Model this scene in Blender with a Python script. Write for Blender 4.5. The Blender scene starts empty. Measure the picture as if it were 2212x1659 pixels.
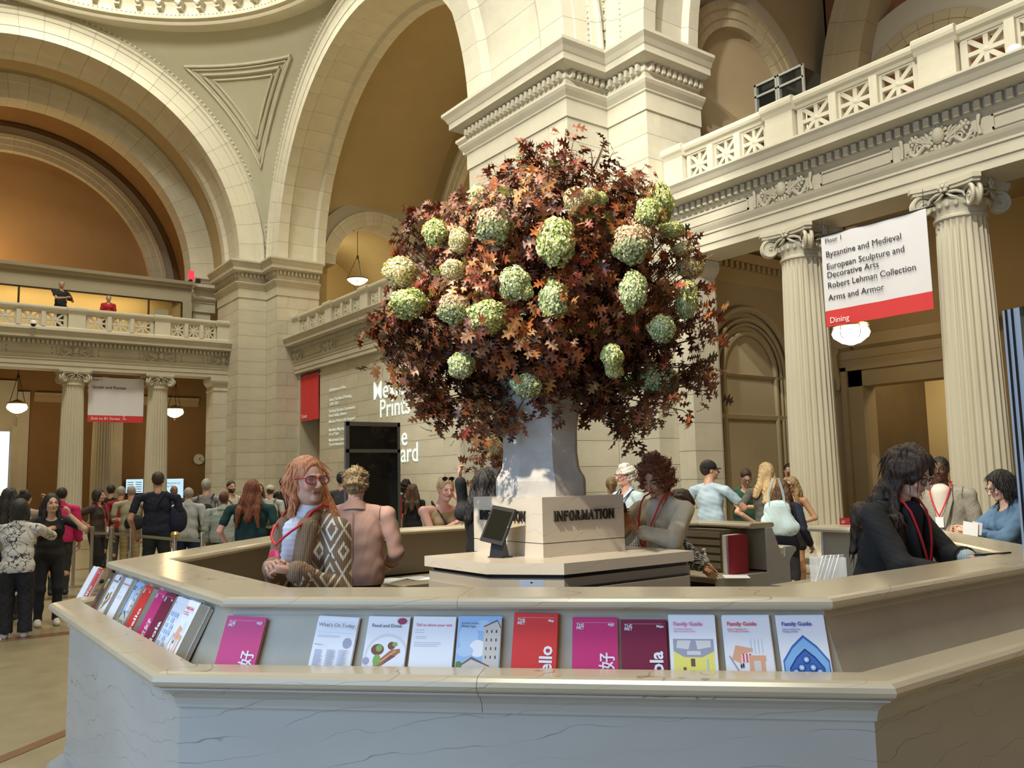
import bpy, math, random
import numpy as np
from mathutils import Vector, Matrix
random.seed(7); np.random.seed(7)
SC = bpy.context.scene
COL = SC.collection
PI = math.pi
# ------------------------------------------------------------------ camera
CX, CY, FPX = 1106.0, 829.5, 1828.0
YAW, PITCH, ROLL, EYE = .6357, .1115, .0209, 1.62
def _cam_axes():
    cw, sw = math.cos(YAW), math.sin(YAW)
    fwd = np.array([sw * math.cos(PITCH), cw * math.cos(PITCH), math.sin(PITCH)])
    right = np.array([cw, -sw, 0]); down = np.cross(fwd, right)
    c, s = math.cos(ROLL), math.sin(ROLL)
    return c * right + s * down, -s * right + c * down, fwd
RT, DN, FW = _cam_axes()
cam_d = bpy.data.cameras.new('camera'); cam = bpy.data.objects.new('camera', cam_d); COL.objects.link(cam)
cam_d.sensor_width = 36; cam_d.lens = FPX / 2212 * 36; cam_d.clip_start = .05; cam_d.clip_end = 200
cam.matrix_world = Matrix(((RT[0], -DN[0], -FW[0], 0), (RT[1], -DN[1], -FW[1], 0), (RT[2], -DN[2], -FW[2], EYE), (0, 0, 0, 1)))
SC.camera = cam
def ray(px, py):
    return RT * ((px - CX) / FPX) + DN * ((py - CY) / FPX) + FW
def U(px, py, **k):
    """point of the hall that the photograph shows at a pixel, on a plane x=, y= or z="""
    d = ray(px, py)
    t = (k['z'] - EYE) / d[2] if 'z' in k else (k['x'] / d[0] if 'x' in k else k['y'] / d[1])
    return Vector((d[0] * t, d[1] * t, EYE + d[2] * t))
def at(px, py, dist):
    d = ray(px, py); s = dist / (d[0] * math.sin(YAW) + d[1] * math.cos(YAW))
    return Vector((d[0] * s, d[1] * s, EYE + d[2] * s))
# ------------------------------------------------------------------ world, light, exposure
SC.view_settings.view_transform = 'Standard'; SC.view_settings.look = 'None'
SC.view_settings.exposure = -0.36; SC.view_settings.gamma = 1.0
SC.view_settings.use_curve_mapping = False
W = bpy.data.worlds.new('world'); SC.world = W; W.use_nodes = True
W.node_tree.nodes['Background'].inputs[0].default_value = (.80, .84, 1.0, 1)
W.node_tree.nodes['Background'].inputs[1].default_value = .30
def light(kind, name, loc, energy, col, size=1, to=None, sy=None, spot=None, blend=.3):
    d = bpy.data.lights.new(name, kind); d.energy = energy; d.color = col
    if kind == 'AREA':
        d.size = size
        if sy: d.shape = 'RECTANGLE'; d.size_y = sy
    else: d.shadow_soft_size = size
    if kind == 'SPOT': d.spot_size = spot; d.spot_blend = blend
    o = bpy.data.objects.new(name, d); COL.objects.link(o); o.location = loc
    if to is not None:
        o.rotation_euler = (Vector(to) - Vector(loc)).to_track_quat('-Z', 'Y').to_euler()
    return o
WARM = (1, .86, .56); SOFT = (1, .95, .74); COOL = (.42, .67, 1)
light('AREA', 'dome_daylight_south', (3.3, 21.6, 22.0), 2800, SOFT, 6, (3.3, 21.6, 0))
light('AREA', 'dome_daylight_central', (3.3, 3.9, 21.0), 3500, SOFT, 6, (3.3, 3.9, 0))
light('AREA', 'entrance_daylight', (-4.6, 2.2, 3.4), 640, COOL, 7, (4, 2.4, 2.2), 5.5)
light('SPOT', 'flower_spotlight', (-3.8, 2.6, 9.6), 10500, (1, .91, .72), .10, (3.66, 4.6, 2.85), spot=.40)
light('SPOT', 'colonnade_spotlight', (-1.5, 1.5, 14.5), 9000, (1, .94, .78), .12, (11.2, 7.0, 5.6), spot=.62)
light('SPOT', 'pier_spotlight', (-3.0, 4.0, 14.0), 14500, (1, .97, .84), .3, (9.8, 12.4, 8.5), spot=.62)
light('POINT', 'dome_ring_light', (3.3, 22.8, 18.3), 1900, (1, .95, .78), .5)
light('AREA', 'gallery_uplight', (1.0, 34.6, 8.9), 260, (1, .70, .34), 3.0, (1.0, 36.5, 11), .5)
light('AREA', 'gallery_room_light', (4.5, 34.5, 8.3), 160, (1, .72, .34), 5.0, (4.5, 35.5, 7.0), .3)
light('POINT', 'south_aisle_lamp_glow', (3.45, 33.0, 3.85), 90, (1, .72, .36), .3)
light('POINT', 'south_aisle_lamp_glow', (8.59, 33.0, 3.85), 90, (1, .72, .36), .3)
light('POINT', 'west_aisle_lamp_glow', (13.6, 8.0, 4.2), 60, (1, .70, .38), .3)
light('POINT', 'west_gallery_glow', (14.0, 7.5, 8.2), 90, (1, .78, .50), .4)
light('AREA', 'medieval_room_light', (18.0, 8.5, 5.2), 160, (1, .76, .40), 1.5, (18.0, 8.5, 0))
light('POINT', 'west_vault_glow', (14.5, 20.0, 9.5), 420, (1, .78, .42), .5)
# ------------------------------------------------------------------ helpers
class MB:
    def __init__(s): s.v = []; s.f = []; s.m = []; s.sm = []
    def add(s, vs, fs, mi=0, smooth=False):
        b = len(s.v); s.v.extend([tuple(map(float, v)) for v in vs])
        for f in fs:
            s.f.append(tuple(b + i for i in f)); s.m.append(mi); s.sm.append(smooth)
        return s
    def box(s, x0, x1, y0, y1, z0, z1, mi=0):
        vs = [(x, y, z) for x in (x0, x1) for y in (y0, y1) for z in (z0, z1)]
        return s.add(vs, [(0, 1, 3, 2), (4, 6, 7, 5), (0, 4, 5, 1), (2, 3, 7, 6), (0, 2, 6, 4), (1, 5, 7, 3)], mi)
    def obox(s, c, ax, ay, az, mi=0):
        c = Vector(c); ax = Vector(ax); ay = Vector(ay); az = Vector(az)
        vs = [c + ax * i + ay * j + az * k for i in (-1, 1) for j in (-1, 1) for k in (-1, 1)]
        return s.add(vs, [(0, 1, 3, 2), (4, 6, 7, 5), (0, 4, 5, 1), (2, 3, 7, 6), (0, 2, 6, 4), (1, 5, 7, 3)], mi)
    def bar(s, p, q, w, t, up=(0, 0, 1), mi=0):
        p = Vector(p); q = Vector(q); d = (q - p); L = d.length; d.normalize()
        side = d.cross(Vector(up)).normalized(); u2 = side.cross(d).normalized()
        return s.obox((p + q) / 2, d * L / 2, side * w / 2, u2 * t / 2, mi)
    def tube(s, pts, rad, n=8, mi=0, caps=True, sx=1.0):
        pts = [Vector(p) for p in pts]; k = len(pts)
        if not hasattr(rad, '__len__'): rad = [rad] * k
        ref = None; rings = []; vs = []
        for i, p in enumerate(pts):
            d = (pts[min(i + 1, k - 1)] - pts[max(i - 1, 0)])
            if d.length < 1e-9: d = Vector((0, 0, 1))
            d.normalize()
            if ref is None:
                ref = Vector((0, 0, 1)) if abs(d.z) < .9 else Vector((1, 0, 0))
            a = ref - d * ref.dot(d)
            if a.length < 1e-6: a = d.orthogonal()
            a.normalize(); b = d.cross(a); ref = a
            for j in range(n):
                t = 2 * PI * j / n
                vs.append(p + (a * math.cos(t) * sx + b * math.sin(t)) * rad[i])
        fs = [(i * n + j, i * n + (j + 1) % n, (i + 1) * n + (j + 1) % n, (i + 1) * n + j) for i in range(k - 1) for j in range(n)]
        if caps: fs += [tuple(reversed(range(n))), tuple((k - 1) * n + j for j in range(n))]
        return s.add(vs, fs, mi, True)
    def lathe(s, prof, n=32, c=(0, 0, 0), mi=0, a0=0, a1=2 * PI, smooth=True):
        full = abs(a1 - a0 - 2 * PI) < 1e-6; m = n if full else n + 1; vs = []
        for i in range(m):
            a = a0 + (a1 - a0) * i / n
            for r, z in prof: vs.append((c[0] + r * math.cos(a), c[1] + r * math.sin(a), c[2] + z))
        k = len(prof)
        fs = [(i * k + j, ((i + 1) % m) * k + j, ((i + 1) % m) * k + j + 1, i * k + j + 1) for i in range(n) for j in range(k - 1)]
        return s.add(vs, fs, mi, smooth)
    def sweep(s, path, prof, closed=False, mi=0, caps=True, closeprof=True):
        """prof: (out, z); outward is the right-hand side of travel along path"""
        P = [Vector((p[0], p[1])) for p in path]; n = len(P); k = len(prof); vs = []
        for i in range(n):
            d0 = (P[i] - P[i - 1]) if (i > 0 or closed) else (P[1] - P[0])
            d1 = (P[(i + 1) % n] - P[i]) if (i < n - 1 or closed) else (P[-1] - P[-2])
            d0.normalize(); d1.normalize()
            n0 = Vector((d0.y, -d0.x)); n1 = Vector((d1.y, -d1.x)); m = n0 + n1
            m = m / m.length; m = m / max(.3, m.dot(n0))
            for o, z in prof: vs.append((P[i].x + m.x * o, P[i].y + m.y * o, z))
        seg = n if closed else n - 1; kk = k if closeprof else k - 1
        fs = [(i * k + j, i * k + (j + 1) % k, ((i + 1) % n) * k + (j + 1) % k, ((i + 1) % n) * k + j) for i in range(seg) for j in range(kk)]
        if caps and not closed and closeprof: fs += [tuple(reversed(range(k))), tuple((n - 1) * k + j for j in range(k))]
        return s.add(vs, fs, mi)
    def ball(s, c, r, n=10, m=7, mi=0, rot=None):
        if not hasattr(r, '__len__'): r = (r, r, r)
        vs = []; c = Vector(c)
        for i in range(m + 1):
            th = PI * i / m
            for j in range(n):
                ph = 2 * PI * j / n
                v = Vector((r[0] * math.sin(th) * math.cos(ph), r[1] * math.sin(th) * math.sin(ph), r[2] * math.cos(th)))
                if rot is not None: v = rot @ v
                vs.append(c + v)
        fs = [(i * n + j, (i + 1) * n + j, (i + 1) * n + (j + 1) % n, i * n + (j + 1) % n) for i in range(m) for j in range(n)]
        return s.add(vs, fs, mi, True)
    def prism(s, poly, fn, t0, t1, mi=0):
        n = len(poly); vs = [fn(u, v, t0) for u, v in poly] + [fn(u, v, t1) for u, v in poly]
        fs = [tuple(range(n)), tuple(reversed(range(n, 2 * n)))] + [(i, i + n, (i + 1) % n + n, (i + 1) % n) for i in range(n)]
        return s.add(vs, fs, mi)
    def mesh(s, name, mats, angle=40):
        me = bpy.data.meshes.new(name); me.from_pydata(s.v, [], s.f)
        for m in (mats if isinstance(mats, (list, tuple)) else [mats]): me.materials.append(m)
        me.polygons.foreach_set('material_index', s.m); me.polygons.foreach_set('use_smooth', s.sm)
        if any(s.sm): me.set_sharp_from_angle(angle=math.radians(angle))
        me.update(); return me
    def build(s, name, mats, parent=None, **k):
        return link(name, s.mesh(name, mats, k.pop('angle', 40)), parent, **k)
def link(name, me, parent=None, loc=None, rot=None, scale=None):
    o = bpy.data.objects.new(name, me); COL.objects.link(o)
    if parent is not None:
        o.parent = parent
        if parent.get('world_parts'): o.matrix_parent_inverse = Matrix.Translation(-parent.location)
    if loc is not None: o.location = loc
    if rot is not None: o.rotation_euler = rot
    if scale is not None: o.scale = scale
    return o
def tag(o, label=None, cat=None, group=None, kind=None):
    if label: o['label'] = label
    if cat: o['category'] = cat
    if group: o['group'] = group
    if kind: o['kind'] = kind
    return o
def thing(name, loc, label, cat, group=None, kind=None, rz=0, world=False):
    o = bpy.data.objects.new(name, None); COL.objects.link(o); o.location = loc; o.rotation_euler = (0, 0, rz)
    o.empty_display_size = .1
    if world: o['world_parts'] = True
    return tag(o, label, cat, group, kind)
# ------------------------------------------------------------------ materials
MATS = {}
def _nodes(name):
    m = bpy.data.materials.new(name); m.use_nodes = True; nt = m.node_tree
    return m, nt, nt.nodes['Principled BSDF']
def N(nt, t, **k):
    n = nt.nodes.new(t)
    for a, b in k.items():
        if a.startswith('i_'): n.inputs[a[2:].replace('_', ' ')].default_value = b
        else: setattr(n, a, b)
    return n
def rgba(c): return (c[0], c[1], c[2], 1)
def sh(c, f): return tuple(max(0, min(1, x * f)) for x in c)
def mat(name, c, rough=.6, var=.0, scale=3, bump=0, bscale=40, metal=0, rnd=0, emit=None, estr=0, spec=.5, stretch=None, c2=None, alpha=1, trans=0, sheen=0, coord='Object'):
    if name in MATS: return MATS[name]
    m, nt, b = _nodes(name); L = nt.links.new
    b.inputs['Base Color'].default_value = rgba(c); b.inputs['Roughness'].default_value = rough
    b.inputs['Metallic'].default_value = metal; b.inputs['Specular IOR Level'].default_value = spec
    if sheen: b.inputs['Sheen Weight'].default_value = sheen
    if trans: b.inputs['Transmission Weight'].default_value = trans
    if alpha < 1: b.inputs['Alpha'].default_value = alpha
    if emit: b.inputs['Emission Color'].default_value = rgba(emit); b.inputs['Emission Strength'].default_value = estr
    out = None
    if var or rnd or bump or c2:
        tc = N(nt, 'ShaderNodeTexCoord'); co = tc.outputs[coord]
        if stretch:
            mp = N(nt, 'ShaderNodeMapping'); mp.inputs['Scale'].default_value = stretch; L(co, mp.inputs[0]); co = mp.outputs[0]
    if var or c2:
        n = N(nt, 'ShaderNodeTexNoise', i_Scale=scale, i_Detail=5.0, i_Roughness=.6); L(co, n.inputs['Vector'])
        r = N(nt, 'ShaderNodeValToRGB'); L(n.outputs['Fac'], r.inputs[0])
        r.color_ramp.elements[0].position = .32; r.color_ramp.elements[1].position = .68
        r.color_ramp.elements[0].color = rgba(sh(c, 1 - var)); r.color_ramp.elements[1].color = rgba(c2 if c2 else sh(c, 1 + var))
        out = r.outputs[0]
    if rnd:
        oi = N(nt, 'ShaderNodeObjectInfo'); mr = N(nt, 'ShaderNodeMapRange'); L(oi.outputs['Random'], mr.inputs[0])
        mr.inputs[3].default_value = 1 - rnd; mr.inputs[4].default_value = 1 + rnd
        mx = N(nt, 'ShaderNodeVectorMath', operation='SCALE')
        if out is None: mx.inputs[0].default_value = c
        else: L(out, mx.inputs[0])
        L(mr.outputs[0], mx.inputs['Scale']); out = mx.outputs[0]
    if out is not None: L(out, b.inputs['Base Color'])
    if bump:
        n2 = N(nt, 'ShaderNodeTexNoise', i_Scale=bscale, i_Detail=3.0); L(co, n2.inputs['Vector'])
        bp = N(nt, 'ShaderNodeBump', i_Strength=bump, i_Distance=.01); L(n2.outputs['Fac'], bp.inputs['Height']); L(bp.outputs[0], b.inputs['Normal'])
    MATS[name] = m; return m
def marble(name, c, vein, rough=.25, scale=1.2, stretch=(1, 1, 2.6), thick=.018, cloud=.10, rnd=.03):
    m, nt, b = _nodes(name); L = nt.links.new
    tc = N(nt, 'ShaderNodeTexCoord'); mp = N(nt, 'ShaderNodeMapping'); mp.inputs['Scale'].default_value = stretch
    mp.inputs['Rotation'].default_value = (.25, .18, .3)
    L(tc.outputs['Object'], mp.inputs[0])
    n1 = N(nt, 'ShaderNodeTexWave', i_Scale=scale * .55, i_Distortion=9.0, i_Detail=4.0)
    n1.inputs['Detail Scale'].default_value = .9; n1.inputs['Detail Roughness'].default_value = .62; n1.bands_direction = 'Z'; L(mp.outputs[0], n1.inputs['Vector'])
    s = N(nt, 'ShaderNodeMath', operation='SUBTRACT'); s.inputs[1].default_value = .5; L(n1.outputs['Fac'], s.inputs[0])
    a = N(nt, 'ShaderNodeMath', operation='ABSOLUTE'); L(s.outputs[0], a.inputs[0])
    r = N(nt, 'ShaderNodeValToRGB'); L(a.outputs[0], r.inputs[0])
    r.color_ramp.elements[0].position = 0; r.color_ramp.elements[0].color = (1, 1, 1, 1)
    r.color_ramp.elements[1].position = thick; r.color_ramp.elements[1].color = (0, 0, 0, 1)
    n3 = N(nt, 'ShaderNodeTexNoise', i_Scale=scale * 1.7, i_Detail=2.0); L(mp.outputs[0], n3.inputs['Vector'])
    r3 = N(nt, 'ShaderNodeValToRGB'); L(n3.outputs['Fac'], r3.inputs[0]); r3.color_ramp.elements[0].position = .36; r3.color_ramp.elements[1].position = .52
    mm = N(nt, 'ShaderNodeMath', operation='MULTIPLY'); L(r.outputs[0], mm.inputs[0]); L(r3.outputs[0], mm.inputs[1])
    n2 = N(nt, 'ShaderNodeTexNoise', i_Scale=2.2, i_Detail=4.0); L(mp.outputs[0], n2.inputs['Vector'])
    r2 = N(nt, 'ShaderNodeValToRGB'); L(n2.outputs['Fac'], r2.inputs[0]); r2.color_ramp.elements[0].position = .3; r2.color_ramp.elements[1].position = .7
    r2.color_ramp.elements[0].color = rgba(sh(c, 1 - cloud)); r2.color_ramp.elements[1].color = rgba(sh(c, 1 + cloud))
    mx = N(nt, 'ShaderNodeMix', data_type='RGBA'); L(mm.outputs[0], mx.inputs['Factor']); L(r2.outputs[0], mx.inputs['A']); mx.inputs['B'].default_value = rgba(vein)
    L(mx.outputs['Result'], b.inputs['Base Color']); b.inputs['Roughness'].default_value = rough
    MATS[name] = m; return m
STONE = (.56, .525, .425)
M_stone = mat('limestone', STONE, .75, .07, 1.4, .25, 30)
M_block = mat('limestone_block', STONE, .75, .07, 1.2, .3, 25, rnd=.055)
M_joint = mat('mortar_joint', sh(STONE, .72), .9)
M_carve = mat('carved_limestone', sh(STONE, .98), .72, .06, 4)
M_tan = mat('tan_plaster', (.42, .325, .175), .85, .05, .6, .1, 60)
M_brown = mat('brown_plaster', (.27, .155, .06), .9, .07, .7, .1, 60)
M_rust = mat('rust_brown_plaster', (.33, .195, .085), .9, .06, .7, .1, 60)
M_pend = mat('greenish_grey_plaster', (.46, .445, .335), .8, .03, 1)
M_dark = mat('black_satin', (.012, .012, .014), .35)
M_black = mat('matt_black', (.015, .014, .014), .7)
M_glassblk = mat('black_glass', (.008, .009, .008), .06)
M_steel = mat('brushed_steel', (.45, .42, .36), .35, metal=.9)
M_brass = mat('brass', (.6, .42, .16), .3, metal=.9)
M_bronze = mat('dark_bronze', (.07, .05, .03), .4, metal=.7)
M_white = mat('white_paper', (.86, .87, .90), .55)
M_page = mat('paper_edges', (.62, .55, .42), .8, .12, 60, stretch=(1, 1, 12))
M_desk = marble('grey_veined_marble', (.46, .45, .42), (.17, .16, .145), .28, 2.6, (.55, .55, 1.3), .030, .09)
M_desktop = marble('beige_marble_top', (.49, .425, .315), (.27, .22, .16), .2, 2.6, (.7, .7, 1.8), .03, .09)
M_pedm = marble('pinkish_marble', (.58, .51, .42), (.33, .27, .22), .3, 1.5, (1, 1, 1.4), .022, .05)
M_vase = mat('weathered_grey_stone', (.50, .47, .43), .8, .12, 5, .3, 40)
M_lamp = mat('lamp_glass', (1, .93, .8), .3, emit=(1, .87, .62), estr=5.0)
M_lampdim = mat('alabaster_lamp', (1, .9, .7), .3, emit=(1, .80, .48), estr=2.6)
def font_text(name, s, size, m, parent=None, align='LEFT', ext=.0015, bold=0, sx=1, res=3):
    """flat lettering: a text turned into a mesh in its own x/y plane"""
    cu = bpy.data.curves.new(name, 'FONT'); cu.body = s; cu.size = size; cu.align_x = align; cu.extrude = ext; cu.offset = bold; cu.resolution_u = res
    cu.space_line = 1.05
    o = bpy.data.objects.new(name, cu); COL.objects.link(o)
    dg = bpy.context.evaluated_depsgraph_get(); me = bpy.data.meshes.new_from_object(o.evaluated_get(dg))
    bpy.data.objects.remove(o); bpy.data.curves.remove(cu)
    me.materials.clear(); me.materials.append(m); me.name = name
    if sx != 1: me.transform(Matrix.Diagonal((sx, 1, 1, 1)))
    o = link(name, me, parent); return o
def frame_mat(org, xdir, ydir):
    x = Vector(xdir).normalized(); y = Vector(ydir); y = (y - x * y.dot(x)).normalized(); z = x.cross(y)
    return Matrix(((x.x, y.x, z.x, org[0]), (x.y, y.y, z.y, org[1]), (x.z, y.z, z.z, org[2]), (0, 0, 0, 1)))
UB = MB().box(-.5, .5, -.5, .5, -.5, .5).mesh('stone_block', M_block)
UB_d = MB().box(-.5, .5, -.5, .5, -.5, .5).mesh('dentil', M_stone)
def ashlar(parent, p0, p1, z0, z1, rh=.46, bw=.95, holes=None, me=None, t=.07, proud=.0):
    """courses of separate blocks on the vertical face p0->p1 (outward = right of travel)"""
    p0 = Vector((p0[0], p0[1], 0)); p1 = Vector((p1[0], p1[1], 0)); L = (p1 - p0).length; d = (p1 - p0).normalized()
    n = Vector((d.y, -d.x, 0)); rows = max(1, round((z1 - z0) / rh)); h = (z1 - z0) / rows; ang = math.atan2(d.y, d.x)
    for r in range(rows):
        k = max(1, round(L / bw)); w = L / k; xs = [0.0]
        off = (w * .5 if (r % 2 and k > 1) else 0)
        if off: xs += [off + w * i for i in range(k)]
        else: xs += [w * (i + 1) for i in range(k - 1)]
        xs.append(L)
        for a, b in zip(xs[:-1], xs[1:]):
            if b - a < .02: continue
            za, zb = z0 + r * h, z0 + (r + 1) * h
            if holes and holes((a + b) / 2, (za + zb) / 2): continue
            c = p0 + d * ((a + b) / 2) + n * (proud - t / 2); c.z = (za + zb) / 2
            link('stone_block', me or UB, parent, c, (0, 0, ang), (b - a - .0065, t, h - .0065))
# ------------------------------------------------------------------ the hall: levels and plan
SX, SY, S, RI, Z0 = 3.3, 21.6, 7.27, 6.27, 9.35     # south bay centre, half side, arch radius, springing
A1, A2 = SX + S - 1.0, SX + S                          # pier faces 9.57 / 10.57
YB = 3.86                                             # central bay centre
# floor
fl = MB(); fl.box(-12, 24, -8, 44, -.2, 0)
M_floor = mat('terrazzo_floor', (.27, .225, .135), .3, .12, 3.5, .05, 90)
tag(fl.build('floor', M_floor), 'speckled tan stone floor of the hall', 'floor', kind='structure')
M_band = mat('red_stone_band', (.19, .10, .055), .25, .1, 2)
fb = thing('trim_1', (0, 5, 0), 'reddish brown stone bands set in the tan floor', 'floor band', kind='structure', world=True)
for k, (a, b) in enumerate((((-.6, 5.05), (1.1, 6.55)), ((-2.5, 10.85), (2.5, 10.85)), ((-2.5, 14.33), (9.4, 14.33)), ((-4, 19), (9.4, 19)), ((-4, 25.), (9.4, 25.)))):
    MB().bar((a[0], a[1], .001), (b[0], b[1], .001), .22 if k else .1, .006).build('stone_band', M_band, fb)

PIERC = [(0, 8.10), (.03, 8.10), (.03, 8.42), (.06, 8.44), (.06, 8.47), (.13, 8.55), (.16, 8.60), (.16, 8.63), (.02, 8.66), (.02, 8.80), (.05, 8.82), (.05, 8.95),
         (.20, 8.97), (.30, 9.0), (.30, 9.12), (.32, 9.14), (.36, 9.22), (.42, 9.29), (.42, 9.35), (-.3, 9.35), (-.3, 8.10)]
def dentils(parent, p0, p1, z0, z1, out, w=.065, gap=.065, name='dentil', joined=False, dp=.09, m=None):
    p0 = Vector((p0[0], p0[1], 0)); p1 = Vector((p1[0], p1[1], 0)); L = (p1 - p0).length; d = (p1 - p0).normalized(); n = Vector((d.y, -d.x, 0))
    k = max(1, int(L / (w + gap))); st = L / k; ang = math.atan2(d.y, d.x); mb = MB()
    for i in range(k):
        c = p0 + d * (st * (i + .5)) + n * (out + dp / 2); c.z = (z0 + z1) / 2
        if joined: mb.obox(c, d * w / 2, n * dp / 2, Vector((0, 0, (z1 - z0) / 2)))
        else: link(name, UB_d, parent, c, (0, 0, ang), (w, dp, z1 - z0))
    if joined:
        o = mb.build(name, m or M_stone, parent); o['kind'] = 'stuff'
def pier(name, path, faces, label, small_dentils, top=9.35):
    t = thing(name, (path[len(path) // 2][0], path[len(path) // 2][1], 0), label, 'pier', kind='structure', world=True)
    mb = MB(); cx = sum(p[0] for p in path) / len(path)
    # core set back behind the block faces
    core = [(-.055, 0), (-.055, 8.2), (-.4, 8.2), (-.4, 0)]
    mb.sweep(path, core); mb.build('mortar_core', M_joint, t)
    MB().sweep(path, PIERC).build('entablature', M_stone, t)
    MB().sweep(path, [(0, 0), (.09, 0), (.09, .30), (.05, .36), (.05, .44), (0, .5), (-.1, .5), (-.1, 0)]).build('base_moulding', M_stone, t)
    for a, b in faces:
        ashlar(t, a, b, .0, 8.12)
    for a, b in zip(path[:-1], path[1:]):
        dentils(t, a, b, 8.81, 8.94, .05, w=.07, gap=.065, joined=small_dentils)
    return t
bigpath = [(12.3, 15.33), (A2, 15.33), (A2, 14.33), (A1, 14.33), (A1, 11.13), (A2, 11.13), (A2, 10.13), (12.0, 10.13)]
bp = pier('pier_1', bigpath, list(zip(bigpath[1:-1], bigpath[2:])), 'massive stone pier behind the flower arrangement, cross shaped with dentil cornice', False)
lpath = [(A1, 31.2), (A1, 28.87), (A2, 28.87), (A2, 27.87), (12.1, 27.87)]
lp = pier('pier_2', lpath, list(zip(lpath[:-1], lpath[1:])), 'stone corner pier between the clock wall and the ticket banner', True)
# blind round-headed niche moulding on the wide face of the big pier
mb = MB(); yc = 12.72
for r, o in ((.62, .05), (.50, .03), (.40, .015)):
    pts = [(A1 - o, yc - r, 5.4), (A1 - o, yc - r, 6.95)] + [(A1 - o, yc - r * math.cos(a), 6.95 + r * math.sin(a)) for a in np.linspace(0, PI, 17)] + [(A1 - o, yc + r, 5.4)]
    mb.tube(pts, .05 if r > .6 else .03, 6)
mb.build('niche_moulding', M_stone, bp)
# ---- voussoir arches
FACE = [(0, 0), (.26, 0), (.27, -.02), (.62, -.02), (.64, -.05), (.76, -.06), (.80, -.12), (.86, -.12), (.88, -.02), (1.0, -.02)]   # (radius above intrados, out)
def arch(name, centre, plane, v0, v1, r0, a0, a1, nv, label, panel=True, m=M_block, face=FACE, beads=True, sub=2):
    """round arch; plane 'y' = faces -Y and runs in X, 'x' = faces -X and runs in Y. v0 front, v1 back."""
    t = thing(name, (centre[0], centre[1], centre[2]), label, 'arch', kind='structure', world=False)
    D = v1 - v0
    sec = [(r0 + a, b) for a, b in face] + [(r0 + face[-1][0], D)]
    if panel: sec += [(r0, D), (r0, D * .82), (r0 + .05, D * .80), (r0 + .12, D * .77), (r0 + .12, D * .26), (r0 + .05, D * .23), (r0, D * .21)]
    else: sec += [(r0, D)]
    def put(r, v, a):
        u = r * math.cos(a); z = r * math.sin(a)
        return (u, v, z) if plane == 'y' else (v, u, z)
    da = (a1 - a0) / nv; g = .0032 / r0; mb = MB(); k = len(sec); n = sub + 1
    vs = [put(r, v, g + (da - 2 * g) * i / sub) for i in range(n) for r, v in sec]
    fs = [(i * k + j, i * k + (j + 1) % k, (i + 1) * k + (j + 1) % k, (i + 1) * k + j) for i in range(sub) for j in range(k)]
    fs += [tuple(reversed(range(k))), tuple(sub * k + j for j in range(k))]
    mb.add(vs, fs); me = mb.mesh('voussoir', m)
    off = (0, v0 - centre[1], 0) if plane == 'y' else (v0 - centre[0], 0, 0)
    for i in range(nv):
        a = a0 + da * i
        link('voussoir', me, t, off, (0, -a, 0) if plane == 'y' else (a, 0, 0))
    # recessed joint core
    mb = MB(); nn = 48; vs = []
    cs = [(r0 + .15, .05), (r0 + .95, .05), (r0 + .95, D - .03), (r0 + .15, D - .03)]
    for i in range(nn + 1):
        a = a0 + (a1 - a0) * i / nn
        for r, v in cs:
            p = put(r, v, a); vs.append((p[0] + off[0], p[1] + off[1], p[2]))
    mb.add(vs, [(i * 4 + j, i * 4 + (j + 1) % 4, (i + 1) * 4 + (j + 1) % 4, (i + 1) * 4 + j) for i in range(nn) for j in range(4)])
    mb.build('joint_core', M_joint, t)
    if beads:
        mb = MB(); ra = r0 + 1.06; nb = int((a1 - a0) * ra / .17)
        for i in range(nb):
            a = a0 + (a1 - a0) * (i + .5) / nb; p = Vector(put(ra, -.03, a)) + Vector(off)
            tdir = Vector(put(1, 0, a + PI / 2)); rdir = Vector(put(1, 0, a))
            R = Matrix((rdir, tdir, rdir.cross(tdir))).transposed()
            mb.ball(p, (.085, .06, .06), 6, 4, rot=R)
        o = mb.build('leaf_bead_ornament', M_carve, t); o['kind'] = 'stuff'
        mb = MB()
        for rr, w in ((r0 + .98, .03), (r0 + 1.15, .04)):
            pts = [Vector(put(rr, -.03, a)) + Vector(off) for a in np.linspace(a0, a1, 60)]
            mb.tube(pts, w, 6)
        mb.build('bead_fillet', M_carve, t)
    return t
M_vous = mat('arch_limestone', (.60, .575, .475), .75, .07, 1.3, .3, 25, rnd=.03)
arch('arch_1', (SX, SY, Z0), 'y', SY + S, SY + S + 1.9, RI, 0, PI, 30, 'great stone arch over the south gallery with leaf bead border', m=M_vous)
arch('arch_2', (SX, SY, Z0), 'x', A2, A2 + 1.75, RI, .0, PI, 30, 'great stone arch over the tickets wall, panelled soffit', m=M_vous)
arch('arch_3', (SX, 12.73, Z0), 'y', 11.13, 14.33, RI, 0, PI * .6, 18, 'wide transverse stone arch springing from the pier behind the flowers', m=M_vous, beads=True)
arch('arch_4', (A2, YB, Z0), 'x', A2, A2 + 1.45, RI, 0, PI * .4, 12, 'stone arch rising beside the west balcony from the big pier', m=M_vous)
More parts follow.
